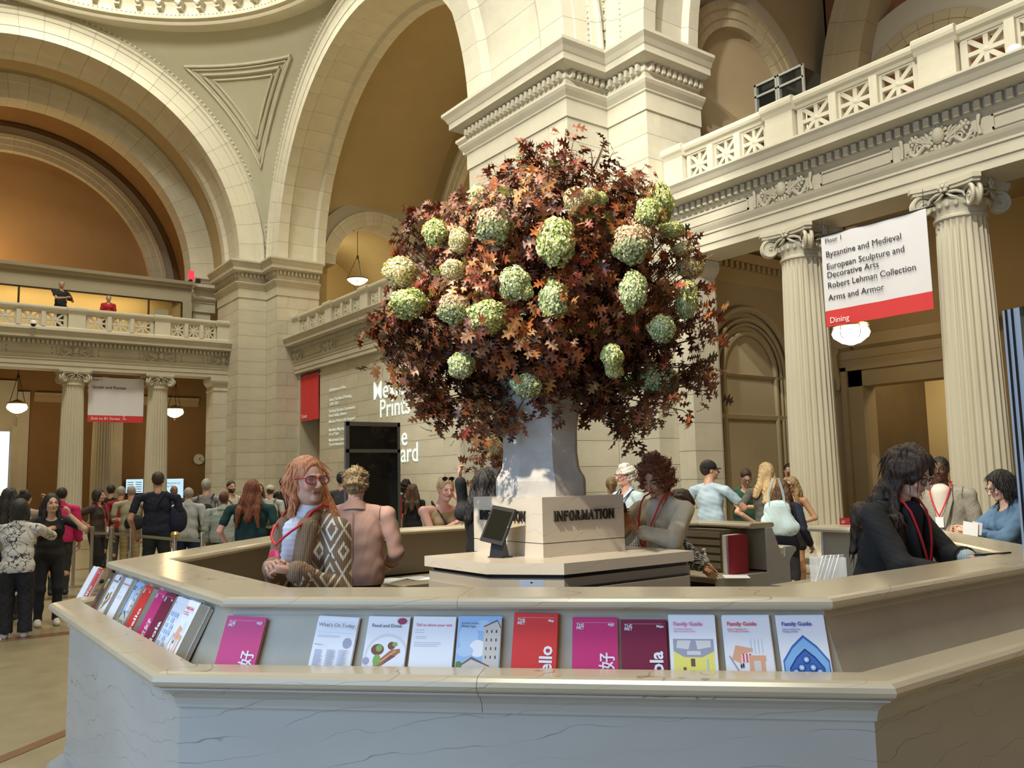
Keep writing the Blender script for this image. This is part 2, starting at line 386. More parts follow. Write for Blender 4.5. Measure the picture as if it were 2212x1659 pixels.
# ---- pendentives
def pendentive(name, cx, cy, a0, label):
    t = thing(name, (cx, cy, Z0), label, 'pendentive', kind='structure')
    R = S * math.sqrt(2); na, nt = 36, 18; vs = []
    for i in range(na + 1):
        ph = PI / 2 * i / na; rho = S / max(math.cos(ph), math.sin(ph)); zl = math.sqrt(max(0, R * R - rho * rho))
        e0 = math.atan2(zl, rho); e1 = PI / 4 + .002
        for j in range(nt + 1):
            e = e0 + (e1 - e0) * j / nt
            vs.append((R * math.cos(e) * math.cos(ph + a0), R * math.cos(e) * math.sin(ph + a0), R * math.sin(e)))
    k = nt + 1
    MB().add(vs, [(i * k + j, i * k + j + 1, (i + 1) * k + j + 1, (i + 1) * k + j) for i in range(na) for j in range(nt)], 0, True).build('pendentive_surface', M_pend, t)
    # framed triangular panel: outer and inner mouldings lying on the sphere
    def tri(a, zt):
        P = []; y1 = math.sqrt(R * R - a * a - zt * zt)
        for y in np.linspace(y1, a, 22): P.append((a, y, math.sqrt(R * R - a * a - y * y)))
        for x in np.linspace(a, y1, 22)[1:]: P.append((x, a, math.sqrt(R * R - a * a - x * x)))
        rr = math.sqrt(R * R - zt * zt); p0 = math.atan2(a, y1); p1 = math.atan2(y1, a)
        for p in np.linspace(p0, p1, 18)[1:]: P.append((rr * math.cos(p), rr * math.sin(p), zt))
        c, s_ = math.cos(a0), math.sin(a0)
        return [(x * c - y * s_, x * s_ + y * c, z) for x, y, z in P]
    for a, zt, w, m in ((6.86, 6.42, .055, M_carve), (6.80, 6.33, .03, M_carve), (6.70, 6.20, .06, M_pend), (6.58, 6.06, .035, M_carve)):
        q = [Vector(p) * .997 for p in tri(a, zt)]
        MB().tube(q, w, 6, caps=False).build('panel_moulding', m, t)
    return t
pendentive('pendentive_1', SX, SY, 0, 'grey green pendentive with triangular moulded panel, above the corner pier')
pendentive('pendentive_2', SX, YB, 0, 'plain stone pendentive foot rising from the big pier')
# hanging husk ornament at the feet of the pendentives
def husk(par, x, y, z0, n, sc=1.0, az=5 * PI / 4):
    mb = MB(); d = Vector((math.cos(az), math.sin(az), 0)); side = Vector((-d.y, d.x, 0))
    for i in range(n):
        z = z0 + i * .17 * sc; w = (.05 + .012 * i) * sc; lean = d * (.0)
        for sg in (-1, 1):
            mb.tube([Vector((x, y, z)) + lean, Vector((x, y, z + .08 * sc)) + side * sg * w, Vector((x, y, z + .15 * sc)) + side * sg * w * .5], [.012, .03 * sc, .01], 5)
    mb.ball((x, y, z0 - .05), (.03, .03, .09), 6, 5)
    return mb.build('husk_ornament', M_carve, par)
t = thing('trim_2', (A2 - .1, 11.1, Z0), 'carved husk ornament running up the reentrant corner of the big pier', 'ornament', kind='structure', world=True)
husk(t, A2 - .07, 11.06, 9.60, 12, 1.15, az=5 * PI / 4)
for dx, dy in ((-.42, 0), (0, -.42)):
    mb = MB()
    for i in range(20): mb.ball((A2 - .03 + dx, 11.1 + dy, 9.5 + i * .11), (.02, .02, .03), 5, 3)
    o = mb.build('bead_string', M_carve, t); o['kind'] = 'stuff'
t = thing('trim_3', (A2, 28.8, Z0), 'carved husk ornament in the corner above pier by the clock wall', 'ornament', kind='structure', world=True)
husk(t, A2 - .07, 28.80, 9.60, 9, 1.1)
# ---- dome ring with modillions
dr = thing('ceiling_ring', (SX, SY, Z0 + S), 'pale circular dome cornice with a row of bracket modillions', 'dome cornice', kind='structure')
MB().lathe([(7.35, -.02), (6.75, -.10), (6.70, -.05), (6.68, .0), (6.55, .02), (6.50, .10), (6.50, .16), (6.62, .18), (6.62, .62), (6.45, .66), (6.15, .72), (6.05, .80), (6.05, .92), (6.3, 1.0), (6.5, 1.0)], 96).build('cornice_ring', mat('pale_plaster', (.62, .58, .46), .7, .04, 2), dr)
mod = MB(); mod.box(-.09, .09, -.42, 0, .38, .56); mod.box(-.075, .075, -.30, 0, .24, .38); mod.ball((0, -.34, .40), (.085, .09, .10), 8, 5); mod.ball((0, -.05, .24), (.08, .07, .08), 8, 5)
mme = mod.mesh('modillion', M_carve)
for i in range(64):
    a = 2 * PI * i / 64
    o = link('modillion', mme, dr, (6.64 * math.cos(a), 6.64 * math.sin(a), .02), (0, 0, a - PI / 2))
mb = MB()
for i in range(300):
    a = 2 * PI * i / 300; mb.ball((6.50 * math.cos(a), 6.50 * math.sin(a), .13), .035, 5, 3)
o = mb.build('bead_ornament', M_carve, dr); o['kind'] = 'stuff'
# ---- entablature + balustrade run
ENT = [(0, 5.38), (0, 5.50), (.025, 5.505), (.025, 5.66), (.05, 5.665), (.05, 5.70), (.09, 5.76), (.11, 5.80), (.0, 5.815), (.0, 6.10), (.04, 6.13), (.04, 6.28),
       (.15, 6.29), (.36, 6.31), (.36, 6.42), (.38, 6.44), (.42, 6.50), (.46, 6.54), (.46, 6.57), (.05, 6.60), (-.7, 6.60), (-.7, 5.38)]
def star_panel(w=.60, h=.50, t=.09, hole=.21):
    mb = MB(); a = hole
    mb.box(-w / 2, -a, 0, t, 0, h); mb.box(a, w / 2, 0, t, 0, h); cz = h / 2
    mb.box(-a, a, 0, t, 0, cz - a); mb.box(-a, a, 0, t, cz + a, h)
    for q_, ang in enumerate((0, PI / 4, PI / 2, 3 * PI / 4)):
        L = a * (1.38 if ang in (PI / 4, 3 * PI / 4) else 1.0)
        d = Vector((math.cos(ang), 0, math.sin(ang))); n = Vector((-d.z, 0, d.x))
        mb.obox((0, t * .5, cz), d * L, n * .030, (0, t * (.45 - .025 * q_), 0))
    mb.ball((0, t * .5, cz), (.060, .052, .060), 12, 8)
    return mb.mesh('pierced_panel', M_stone)
STAR = star_panel()
def cartouche(parent, pos, d, sc=1.0):
    """carved frieze ornament: shield, two rosettes, scrolls"""
    n = Vector((d.y, -d.x, 0)); up = Vector((0, 0, 1)); P = lambda u, z, o=0: Vector(pos) + d * u * sc + up * z * sc + n * o
    mb = MB(); R = Matrix((d, n, up)).transposed()
    mb.ball(P(0, .02, .05), (.085 * sc, .07, .115 * sc), 12, 8, rot=R)
    for i in range(12):
        a = 2 * PI * i / 12; mb.ball(P(.105 * math.cos(a), .02 + .14 * math.sin(a), .03), (.03, .03, .03), 6, 4)
    for sg in (-1, 1):
        mb.ball(P(.33 * sg, .06, .04), (.035, .035, .035), 7, 5)
        for i in range(6):
            a = 2 * PI * i / 6; mb.ball(P(.33 * sg + .055 * math.cos(a), .06 + .055 * math.sin(a), .03), (.03, .025, .03), 6, 4)
        sp = [P(sg * (.12 + .30 * q), -.10 + .05 * math.sin(q * 7), .03) for q in np.linspace(0, 1, 9)]
        mb.tube(sp, [.028] * 8 + [.012], 6)
        cx_, cz_ = .26 * sg, -.06
        mb.tube([P(cx_ + (.075 - .05 * q) * math.cos(q * 9) * sg, cz_ + (.075 - .05 * q) * math.sin(q * 9), .035) for q in np.linspace(0, 1, 16)], .014, 5)
        cx_ = .43 * sg
        mb.tube([P(cx_ + (.05 - .03 * q) * math.cos(q * 9), -.09 + (.05 - .03 * q) * math.sin(q * 9), .03) for q in np.linspace(0, 1, 14)], .012, 5)
        for q in range(4): mb.tube([P(sg * .10, -.05, .03), P(sg * (.15 + .05 * q), .04 + .03 * (3 - q) / 3, .05), P(sg * (.18 + .06 * q), .12 - .03 * q, .03)], [.01, .022, .006], 5)
        mb.tube([P(sg * .52, .14, .03), P(sg * .50, .0, .04), P(sg * .52, -.13, .03)], [.03, .018, .03], 6)
    for q in range(5): mb.ball(P(-.10 + .05 * q, -.13 - .012 * (2 - abs(q - 2)), .03), (.03, .03, .022), 6, 4)
    return mb.build('carved_cartouche', M_carve, parent)
def balcony(nm, p0, p1, peds, carts, label_e, label_b, near, soffit=True, npan=3):
    """p0->p1 with the hall on its right; peds = distances of the pedestals along it"""
    P0 = Vector((p0[0], p0[1], 0)); P1 = Vector((p1[0], p1[1], 0)); d = (P1 - P0).normalized(); n = Vector((d.y, -d.x, 0)); L = (P1 - P0).length
    e = thing('entablature' + nm, tuple(P0 + Vector((0, 0, 5.38))), label_e, 'entablature', kind='structure', world=True)
    MB().sweep([p0, p1], ENT).build('moulded_beam', M_stone, e)
    dentils(e, p0, p1, 6.15, 6.27, .04, w=.075, gap=.055, joined=not near, dp=.09)
    edges = [0] + list(carts) + [L]
    for a, b in zip(edges[:-1], edges[1:]):
        a2 = a + (.66 if a else .1); b2 = b - (.66 if b < L else .1)
        if b2 - a2 < .3: continue
        f = MB()
        for (u0, u1, z0, z1) in ((a2, b2, 5.87, 5.895), (a2, b2, 6.035, 6.06), (a2, a2 + .025, 5.87, 6.06), (b2 - .025, b2, 5.87, 6.06)):
            c = P0 + d * (u0 + u1) / 2 + n * .012; c.z = (z0 + z1) / 2; f.obox(c, d * (u1 - u0) / 2, n * .014, Vector((0, 0, (z1 - z0) / 2)))
        f.build('frieze_panel', M_stone, e)
    for a in carts:
        c = P0 + d * a + n * .01; c.z = 5.98; cartouche(e, c, d, 1.0)
    b = thing('balustrade' + nm, tuple(P0 + Vector((0, 0, 6.6))), label_b, 'balustrade', world=True)
    MB().sweep([p0, p1], [(.03, 6.60), (.03, 6.70), (-.01, 6.735), (-.17, 6.735), (-.17, 6.60)]).build('plinth', M_stone, b)
    MB().sweep([p0, p1], [(-.02, 7.20), (.0, 7.24), (.05, 7.27), (.07, 7.31), (.07, 7.36), (.04, 7.39), (-.20, 7.39), (-.22, 7.31), (-.16, 7.20)]).build('top_rail', M_stone, b)
    ang = math.atan2(d.y, d.x)
    for s_ in peds:
        c0 = P0 + d * s_
        q0, q1 = max(0, s_ - .25), min(L, s_ + .25)
        a, c = P0 + d * q0, P0 + d * q1
        mb = MB(); mb.sweep([(a.x, a.y), (c.x, c.y)], [(.0, 6.735), (.06, 6.735), (.06, 7.21), (-.2, 7.21), (-.2, 6.735)])
        mb.sweep([(a.x - d.x * .04, a.y - d.y * .04), (c.x + d.x * .04, c.y + d.y * .04)], [(.06, 7.19), (.09, 7.24), (.13, 7.28), (.14, 7.32), (.14, 7.37), (.11, 7.405), (-.27, 7.405), (-.27, 7.19)])
        mb.sweep([(a.x - d.x * .02, a.y - d.y * .02), (c.x + d.x * .02, c.y + d.y * .02)], [(.09, 6.60), (.09, 6.70), (.06, 6.74), (-.2, 6.74), (-.2, 6.60)])
        mb.build('pedestal', M_stone, b)
    ps = sorted(peds)
    for a, c in zip(ps[:-1], ps[1:]):
        u0, u1 = a + .27, c - .27; w = (u1 - u0) / npan
        for i in range(npan):
            cc = P0 + d * (u0 + w * (i + .5)) + n * (-.04); cc.z = 6.72
            link('pierced_panel', STAR, b, cc, (0, 0, ang), (w / .60 * .995, 1, .98))
            if i:
                cc = P0 + d * (u0 + w * i) + n * (-.02); cc.z = 6.965
                link('divider_strip', UB_d, b, cc, (0, 0, ang), (.12, .10, .47))
    return e, b
XR = 11.02
balcony('_west', (XR, 9.95 + .22), (XR, -1.5), [.22, 2.47, 4.95, 7.40, 9.9], [2.45, 4.90, 7.35, 9.8],
        'carved stone entablature over the west colonnade with dentils and cartouches', 'pierced stone balustrade above the west colonnade, beside the big pier', True)
balcony('_tickets', (11.22, 27.87), (11.22, 15.3), [.2, 2.85, 5.4, 7.95, 10.5, 12.4], [.15, 2.85, 5.4, 7.95, 10.5],
        'stone entablature over the tickets wall, partly hidden by the flowers', 'pierced stone balustrade above the tickets wall', False, npan=3)
balcony('_south', (-3.0, 29.95), (9.57, 29.95), [.2, 2.65, 5.1, 7.7, 10.33, 12.42], [.2, 2.5, 5.1, 7.7, 10.3, 12.4],
        'stone entablature over the south colonnade behind the crowd', 'pierced stone balustrade where two people look out', False)
# soffit edge beams beyond the entablatures
tag(MB().box(XR + .7, 16.2, -3, 10.13, 6.3, 6.6).build('ceiling_west', mat('aisle_ceiling', (.28, .215, .11), .85, .05, 1)), 'tan ceiling of the west aisle', 'ceiling', kind='structure')
tag(MB().box(-6, 12.2, 30.65, 36.4, 6.3, 6.6).build('ceiling_south', MATS['aisle_ceiling']), 'tan ceiling of the south aisle', 'ceiling', kind='structure')
# ---- columns
def column_meshes(H=5.38, rb=.37, rt=.31):
    base = MB(); base.box(-.50, .50, -.50, .50, 0, .14)
    base.lathe([(.0, .14), (.47, .14), (.50, .17), (.50, .22), (.47, .26), (.42, .27), (.405, .30), (.41, .33), (.44, .34), (.455, .37), (.44, .40), (.41, .42), (.385, .45), (.375, .50)], 40)
    sh_ = MB(); n = 24; per = 6; rows = []; zs = [.50, .54, .58, 1.2, 2.0, 2.9, 3.8, 4.6, 4.80, 4.86, 4.90]
    for z in zs:
        t = (z - .5) / 4.4; r = rb + (rt - rb) * (t ** 1.6); dpt = 0 if z in (.50, 4.90) else (.03 if z in (.54, 4.86) else .040)
        for i in range(n * per):
            a = 2 * PI * i / (n * per); q = (i % per) / per
            f = 0 if q < .17 else math.sin(PI * (q - .17) / .83)
            rows.append(((r - dpt * f) * math.cos(a), (r - dpt * f) * math.sin(a), z))
    m = n * per
    sh_.add(rows, [(i * m + j, i * m + (j + 1) % m, (i + 1) * m + (j + 1) % m, (i + 1) * m + j) for i in range(len(zs) - 1) for j in range(m)], 0, True)
    cap = MB(); cap.lathe([(.31, 4.90), (.335, 4.91), (.335, 4.94), (.315, 4.955), (.31, 5.0), (.33, 5.06), (.36, 5.10), (.36, 5.13), (.30, 5.2), (0, 5.2)], 40)
    for i in range(20):
        a = 2 * PI * i / 20; cap.ball((.345 * math.cos(a), .345 * math.sin(a), 5.09), (.035, .035, .045), 6, 4)
    # concave abacus
    poly = []
    for k in range(4):
        a = PI / 4 + k * PI / 2; c = Vector((math.cos(a), math.sin(a))) * .60; tdir = Vector((-math.sin(a), math.cos(a)))
        poly += [c - tdir * .05, c + tdir * .05]
        a2 = a + PI / 4
        for w in (-.55, -.28, 0, .28, .55):
            rr = .385 + .04 * (abs(w) / .55) ** 2 * 1.0; dd = Vector((math.cos(a2), math.sin(a2))); tt = Vector((-dd.y, dd.x)); poly.append(dd * rr + tt * w * .55)
    pl = [(p.x, p.y) for p in poly]
    cap.prism(pl, lambda u, v, z: (u, v, z), 5.27, 5.315); cap.prism([(x * 1.05, y * 1.05) for x, y in pl], lambda u, v, z: (u, v, z), 5.315, 5.38)
    vol = MB()
    for sg in (-1, 1):     # volute in the local x/z plane, axle along y
        pts = []; w = []
        for q in np.linspace(0, 1, 34):
            rr = .135 * (1 - q) ** .9 + .018; th = PI / 2 - q * 2.6 * PI * 1.0
            pts.append((.47 + rr * math.cos(th), sg * .045, 5.115 + rr * math.sin(th))); w.append(.030 * (1 - .55 * q))
        vol.tube([(.26, sg * .05, 5.235), (.38, sg * .05, 5.255)] + pts, [.03, .03] + w, 6)
    vol.lathe([(0, -.045), (.115, -.045), (.115, .045), (0, .045)], 20)
    # turn the drum onto the y axis at the volute eye
    nv = 21 * 4; base_i = len(vol.v) - 20 * 4
    for i in range(base_i, len(vol.v)):
        x, y, z = vol.v[i]; vol.v[i] = (x + .47, z, y + 5.115)
    vol.ball((.47, 0, 5.115), (.03, .075, .03), 8, 6)
    ros = MB(); ros.ball((0, -.43, 5.31), (.03, .03, .03), 7, 5)
    for i in range(6):
        a = 2 * PI * i / 6; ros.ball((.05 * math.cos(a), -.42, 5.31 + .05 * math.sin(a)), (.032, .025, .032), 6, 4)
    for sg in (-1, 1):
        ros.tube([(sg * .03, -.38, 5.24), (sg * .13, -.36, 5.235), (sg * .22, -.35, 5.19), (sg * .24, -.36, 5.13)], [.02, .025, .02, .008], 6)
        ros.tube([(sg * .02, -.39, 5.22), (sg * .08, -.38, 5.17), (sg * .16, -.365, 5.14)], [.015, .02, .006], 6)
    return base.mesh('column_base', M_stone), sh_.mesh('fluted_shaft', mat('column_stone', (.58, .54, .43), .72, .06, 1.5, stretch=(1, 1, .3)), 60), cap.mesh('capital', M_carve), vol.mesh('volute', M_carve), ros.mesh('rosette', M_carve)
CB, CSH, CC, CV, CRO = column_meshes()
def column(x, y, label, group):
    t = thing('column', (x, y, 0), label, 'column', group, kind='structure')
    link('column_base', CB, t); link('fluted_shaft', CSH, t); link('capital', CC, t)
    for k in range(4):
        link('volute', CV, t, None, (0, 0, PI / 4 + k * PI / 2)); link('rosette', CRO, t, None, (0, 0, k * PI / 2))
column(11.40, 7.72, 'fluted ionic column just beyond the desk opening, west side', 'west ionic columns')
column(11.40, 5.27, 'fluted ionic column beside the hanging gallery banner for dining', 'west ionic columns')
column(11.40, 2.82, 'fluted ionic column next along the west side past the banner', 'west ionic columns')
column(4.73, 30.35, 'fluted ionic column left of the small exit banner', 'south ionic columns')
column(7.33, 30.35, 'fluted ionic column between the exit banner and the clock', 'south ionic columns')
column(2.13, 30.35, 'fluted ionic column at the far end of the south side', 'south ionic columns')
def pilaster(name, x0, x1, y0, y1, label, faces):
    t = thing(name, ((x0 + x1) / 2, (y0 + y1) / 2, 0), label, 'pilaster', kind='structure', world=True)
    MB().box(x0 + .03, x1 - .0, y0 + .03, y1, .0, 5.37).build('mortar_core', M_joint, t)
    for a, b in faces: ashlar(t, a, b, .1, 4.92, bw=1.2)
    path = [faces[0][0]] + [f[1] for f in faces]
    MB().sweep(path, [(.0, 4.90), (.03, 4.92), (.03, 4.97), (.0, 4.99), (.0, 5.10), (.05, 5.14), (.10, 5.20), (.12, 5.26), (.12, 5.37), (-.1, 5.37), (-.1, 4.90)]).build('pilaster_capital', M_stone, t)
    return t
pilaster('pilaster_1', 9.10, 9.60, 30.0, 30.8, 'square stone pilaster beside the corner pier', [((9.10, 30.8), (9.10, 30.0)), ((9.10, 30.0), (9.62, 30.0))])
pilaster('pilaster_2', 11.1, 11.8, 9.75, 10.13, 'square stone pilaster against the big pier under the west balcony', [((11.05, 10.13), (11.05, 9.76)), ((11.05, 9.76), (11.75, 9.76))])
# ------------------------------------------------------------------ walls, vaults and rooms behind the arcades
def wall(name, x0, x1, y0, y1, z0, z1, m, label, holes=()):
    """axis aligned wall slab with rectangular openings (a0,a1,z0,z1) along its long axis"""
    alongx = (x1 - x0) > (y1 - y0); mb = MB()
    a0, a1 = (x0, x1) if alongx else (y0, y1)
    def put(p, q, za, zb):
        if q - p < 1e-4 or zb - za < 1e-4: return
        if alongx: mb.box(p, q, y0, y1, za, zb)
        else: mb.box(x0, x1, p, q, za, zb)
    cur = a0
    for (h0, h1, hz0, hz1) in sorted(holes):
        put(cur, h0, z0, z1); put(h0, h1, z0, hz0); put(h0, h1, hz1, z1); cur = h1
    put(cur, a1, z0, z1)
    return tag(mb.build(name, m), label, 'wall', kind='structure')
def barrel(name, cx, cz, r, x0, x1, m, label, axis='x', a0=0, a1=PI, skip=None, n=48):
    mb = MB(); k = max(1, int((x1 - x0) / .14)) if skip else 1
    def P(x, a): return (x, cx + r * math.cos(a), cz + r * math.sin(a)) if axis == 'x' else (cx + r * math.cos(a), x, cz + r * math.sin(a))
    n2 = n * 3 if skip else n
    for i in range(k):
        xa, xb = x0 + (x1 - x0) * i / k, x0 + (x1 - x0) * (i + 1) / k
        for j in range(n2):
            p, q = a0 + (a1 - a0) * j / n2, a0 + (a1 - a0) * (j + 1) / n2
            if skip and skip(*P((xa + xb) / 2, (p + q) / 2)): continue
            mb.add([P(xa, p), P(xb, p), P(xb, q), P(xa, q)], [(0, 1, 2, 3)], 0, True)
    return tag(mb.build(name, m), label, 'vault', kind='structure')
tag(MB().box(-6, 12.4, -5.3, -5.0, 0, 17).build('wall_north', M_brown), 'plain stone north wall behind the viewer', 'wall', kind='structure')
wall('wall_east', -5.3, -5.0, -5, 36, 0, 17, M_tan, 'plain stone east wall with the tall entrance opening', holes=((-2.5, 7.0, 0, 6.6),))
# tickets wall (stone blocks) with its banner recess
tw = thing('wall_west', (11.75, 22, 0), 'stone block wall with projected exhibition titles behind the information desk', 'wall', kind='structure', world=True)
WX = 11.40
MB().box(WX + .06, 12.0, 15.33, 26.15, 0, 5.4).build('mortar_core', M_joint, tw)
ashlar(tw, (WX, 26.15), (WX, 17.75), 0, 5.38, bw=1.35)
MB().box(WX - .05, 12.0, 17.6, 17.75, 0, 5.38).build('pilaster_edge', M_stone, tw)
MB().box(WX + .30, 12.0, 15.33, 17.6, 0, 5.38).build('recess_panel', M_tan, tw)
MB().box(WX - .05, 12.0, 27.72, 27.87, 0, 5.38).build('pilaster_edge', M_stone, tw)
MB().box(12.0, 12.3, 26.15, 27.72, 0, 5.38).build('recess_panel', M_tan, tw)
MB().box(WX + .15, 11.95, 15.33, 17.6, 0, 1.35).box(WX + .10, 12.0, 15.33, 17.6, 1.30, 1.40).build('dado', M_stone, tw)
# west gallery over the tickets wall
tag(MB().box(11.9, 17.2, 15.3, 29, 6.3, 6.6).build('floor_gallery', M_tan), 'floor slab of the west gallery', 'floor', kind='structure')
AX, AZ = 14.7, 9.6
hole = lambda x, y, z: y > 26 and ((x - AX) ** 2 + (z - AZ) ** 2 < 1.8 ** 2 if z > AZ else abs(x - AX) < 1.8)
barrel('ceiling_west_vault', SY, Z0, 7.3, 12.3, 17.0, M_tan, 'smooth tan plaster vault seen through the great arch', skip=hole)
mbw = MB()
for i in range(34):
    for j in range(20):
        x = 12.3 + 4.7 * (i + .5) / 34; z = 6.6 + 2.75 * (j + .5) / 20
        if abs(x - AX) < 1.8: continue
        dx, dz = 4.7 / 68, 2.75 / 40; mbw.add([(x - dx, 28.9, z - dz), (x + dx, 28.9, z - dz), (x + dx, 28.9, z + dz), (x - dx, 28.9, z + dz)], [(0, 1, 2, 3)])
tag(mbw.build('wall_gallery_end', M_tan), 'tan end wall under the vault with round arch opening', 'wall', kind='structure')
wall('wall_gallery_west', 17.0, 17.3, 10.5, 33, 6.6, 17, M_tan, 'tan back wall of the west gallery vault')
arch('arch_5', (AX, 28.4, AZ), 'y', 28.35, 29.2, 1.75, 0, PI, 17, 'small stone arch at the end of the west gallery, lamp hanging inside', panel=False, face=[(0, 0), (.18, 0), (.19, -.02), (.38, -.02), (.40, -.05), (.52, -.05)], beads=False)
arch('arch_6', (17.0, SY, Z0), 'x', 16.75, 17.1, 5.4, 0, PI, 30, 'large stone lunette ring on the back wall of the vault', panel=False, face=[(0, 0), (.2, 0), (.21, -.02), (.5, -.02), (.52, -.06), (.68, -.06)], beads=False)
tag(MB().box(AX - 1.8, AX + 1.8, 29, 34, 6.4, 6.6).build('floor_annex', M_tan), 'floor behind the small gallery arch', 'floor', kind='structure')
M_yel = mat('warm_yellow_plaster', (.54, .43, .23), .85, .05, .8)
barrel('ceiling_annex_vault', AX, AZ, 1.85, 29.0, 34.0, M_yel, 'lamplit yellow barrel vault beyond the small arch', axis='y')
wall('wall_annex', AX - 1.9, AX + 1.9, 34, 34.2, 6.6, 11.6, M_yel, 'yellow end wall beyond the small arch')
light('POINT', 'annex_light', (AX - .4, 31.4, 9.9), 95, (1, .84, .52), .25)
MB_o = MB(); MB_o.box(13.05, 13.75, 29.9, 30.0, 6.6, 8.3)
tag(MB_o.build('orange_banner', mat('orange_cloth', (.50, .07, .02), .8)), 'narrow orange banner standing behind the tickets balustrade', 'banner')
# south gallery
barrel('ceiling_south_vault', SX, Z0, 6.42, 30.77, 32.4, M_tan, 'tan plaster vault just inside the south arch', axis='y')
arch('arch_7', (SX, 32.2, Z0), 'y', 32.2, 33.0, 5.55, 0, PI, 30, 'second grey stone arch set back inside the south gallery', panel=False, m=M_vous, face=[(0, 0), (.26, 0), (.27, -.02), (.56, -.02), (.58, -.06), (.86, -.06)], beads=True)
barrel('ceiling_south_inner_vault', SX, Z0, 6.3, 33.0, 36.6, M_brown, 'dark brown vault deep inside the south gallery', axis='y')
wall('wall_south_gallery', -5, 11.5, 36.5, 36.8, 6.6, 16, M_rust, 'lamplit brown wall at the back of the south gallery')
arch('arch_8', (SX, 36.2, Z0), 'y', 36.2, 36.5, 5.1, 0, PI, 30, 'narrow grey arch ring on the brown gallery wall', panel=False, face=[(0, 0), (.2, 0), (.21, -.02), (.45, -.02), (.47, -.05), (.62, -.05)], beads=False)
wall('wall_south_return', 8.95, 9.6, 32.2, 32.9, 6.6, 9.35, M_stone, 'grey stone return beside the gallery room')
mbq = MB(); mbq.sweep([(8.9, 32.15), (9.75, 32.15)], PIERC); tag(mbq.build('trim_5', M_stone), 'stone cornice over the gallery return', 'cornice', kind='structure')
tag(MB().box(-6, 12.2, 36.4, 36.9, 6.3, 6.6).build('floor_south_gallery', M_tan), 'floor edge of the south gallery', 'floor', kind='structure')
# glazed gallery room with a grey fascia (x -6 .. 9)
gr = thing('gallery_booth', (3, 31.8, 6.6), 'low grey fronted room with lamplit windows behind the south balustrade', 'booth', world=True)
M_fas = mat('grey_fascia', (.33, .295, .215), .7, .04, 1.5)
MB().sweep([(-5, 31.7), (8.75, 31.7)], [(0, 8.33), (0, 8.80), (.10, 8.83), (.12, 8.90), (.22, 8.95), (.25, 9.06), (-.3, 9.06), (-.3, 8.33)]).build('fascia', M_fas, gr)
MB().box(-5, 8.4, 31.72, 31.76, 8.28, 8.33).build('dark_head_rail', M_bronze, gr)
MB().box(8.45, 8.78, 31.7, 33.4, 6.6, 8.33).build('end_post', M_fas, gr)
MB().box(-5, 8.5, 33.4, 33.5, 6.6, 8.9).build('back_wall', mat('lit_yellow_wall', (.72, .55, .28), .8, .06, .7), gr)
MB().box(-5, 8.7, 31.9, 33.4, 8.85, 8.95).build('roof_slab', M_fas, gr)
for x in (.6, 3.22, 7.28, 8.42): MB().box(x - .03, x + .03, 31.72, 31.78, 6.6, 8.3).build('mullion', M_bronze, gr)
MB().box(7.50, 8.0, 31.9, 31.95, 7.6, 8.02).build('notice_board', M_fas, gr)
light('AREA', 'booth_light', (2.0, 32.6, 8.78), 190, (1, .78, .40), 11, (2.0, 32.61, 6.6), .5)
# exit sign with its floodlight
t = thing('exit_sign', (8.68, 31.5, 9.1), 'glowing red exit sign on the booth roof', 'sign', world=True)
MB().box(8.58, 8.78, 31.50, 31.54, 9.16, 9.48).build('sign_face', mat('red_glow', (.8, .02, .03), .4, emit=(1, .03, .06), estr=1.8), t)
MB().box(8.62, 8.72, 31.5, 31.56, 9.06, 9.17).box(8.86, 9.0, 31.45, 31.6, 9.06, 9.2).build('bracket', M_dark, t)
# lower south aisle
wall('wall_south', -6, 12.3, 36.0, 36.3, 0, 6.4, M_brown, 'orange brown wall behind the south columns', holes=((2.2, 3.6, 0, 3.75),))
sb = thing('trim_6', (3, 35.9, 0), 'pale stone door surround and cornice on the brown south wall', 'door surround', kind='structure', world=True)
MB().box(3.75, 4.15, 35.80, 36.0, 0, 5.2).build('stone_pier', M_stone, sb)
MB().box(2.0, 3.75, 35.85, 36.0, 3.75, 5.6).build('stone_panel', M_stone, sb)
MB().box(3.60, 3.75, 35.70, 36.0, 0, 3.9).box(3.75, 3.84, 35.76, 36.0, 0, 4.3).build('door_frame', M_carve, sb)
for a, b in ((4.3, 5.9), (8.05, 10.3)): MB().sweep([(a, 36.0), (b, 36.0)], [(0, 4.85), (.05, 4.87), (.06, 5.02), (.16, 5.10), (.20, 5.20), (0, 5.22)]).build('wall_cornice', M_tan, sb)
MB().box(7.0, 7.35, 35.6, 36, 0, 5.2).build('grey_pilaster', M_stone, sb)
column(6.25, 33.6, 'fluted column deeper in the south aisle behind the exit banner', 'inner aisle columns')
tag(MB().box(2.0, 3.7, 37.0, 37.1, .2, 3.9).build('window_1', mat('bright_daylit_glass', (.9, .95, 1), .5, emit=(.9, .96, 1), estr=1.4)), 'bright daylit opening at the far edge of the south aisle', 'window', kind='structure')
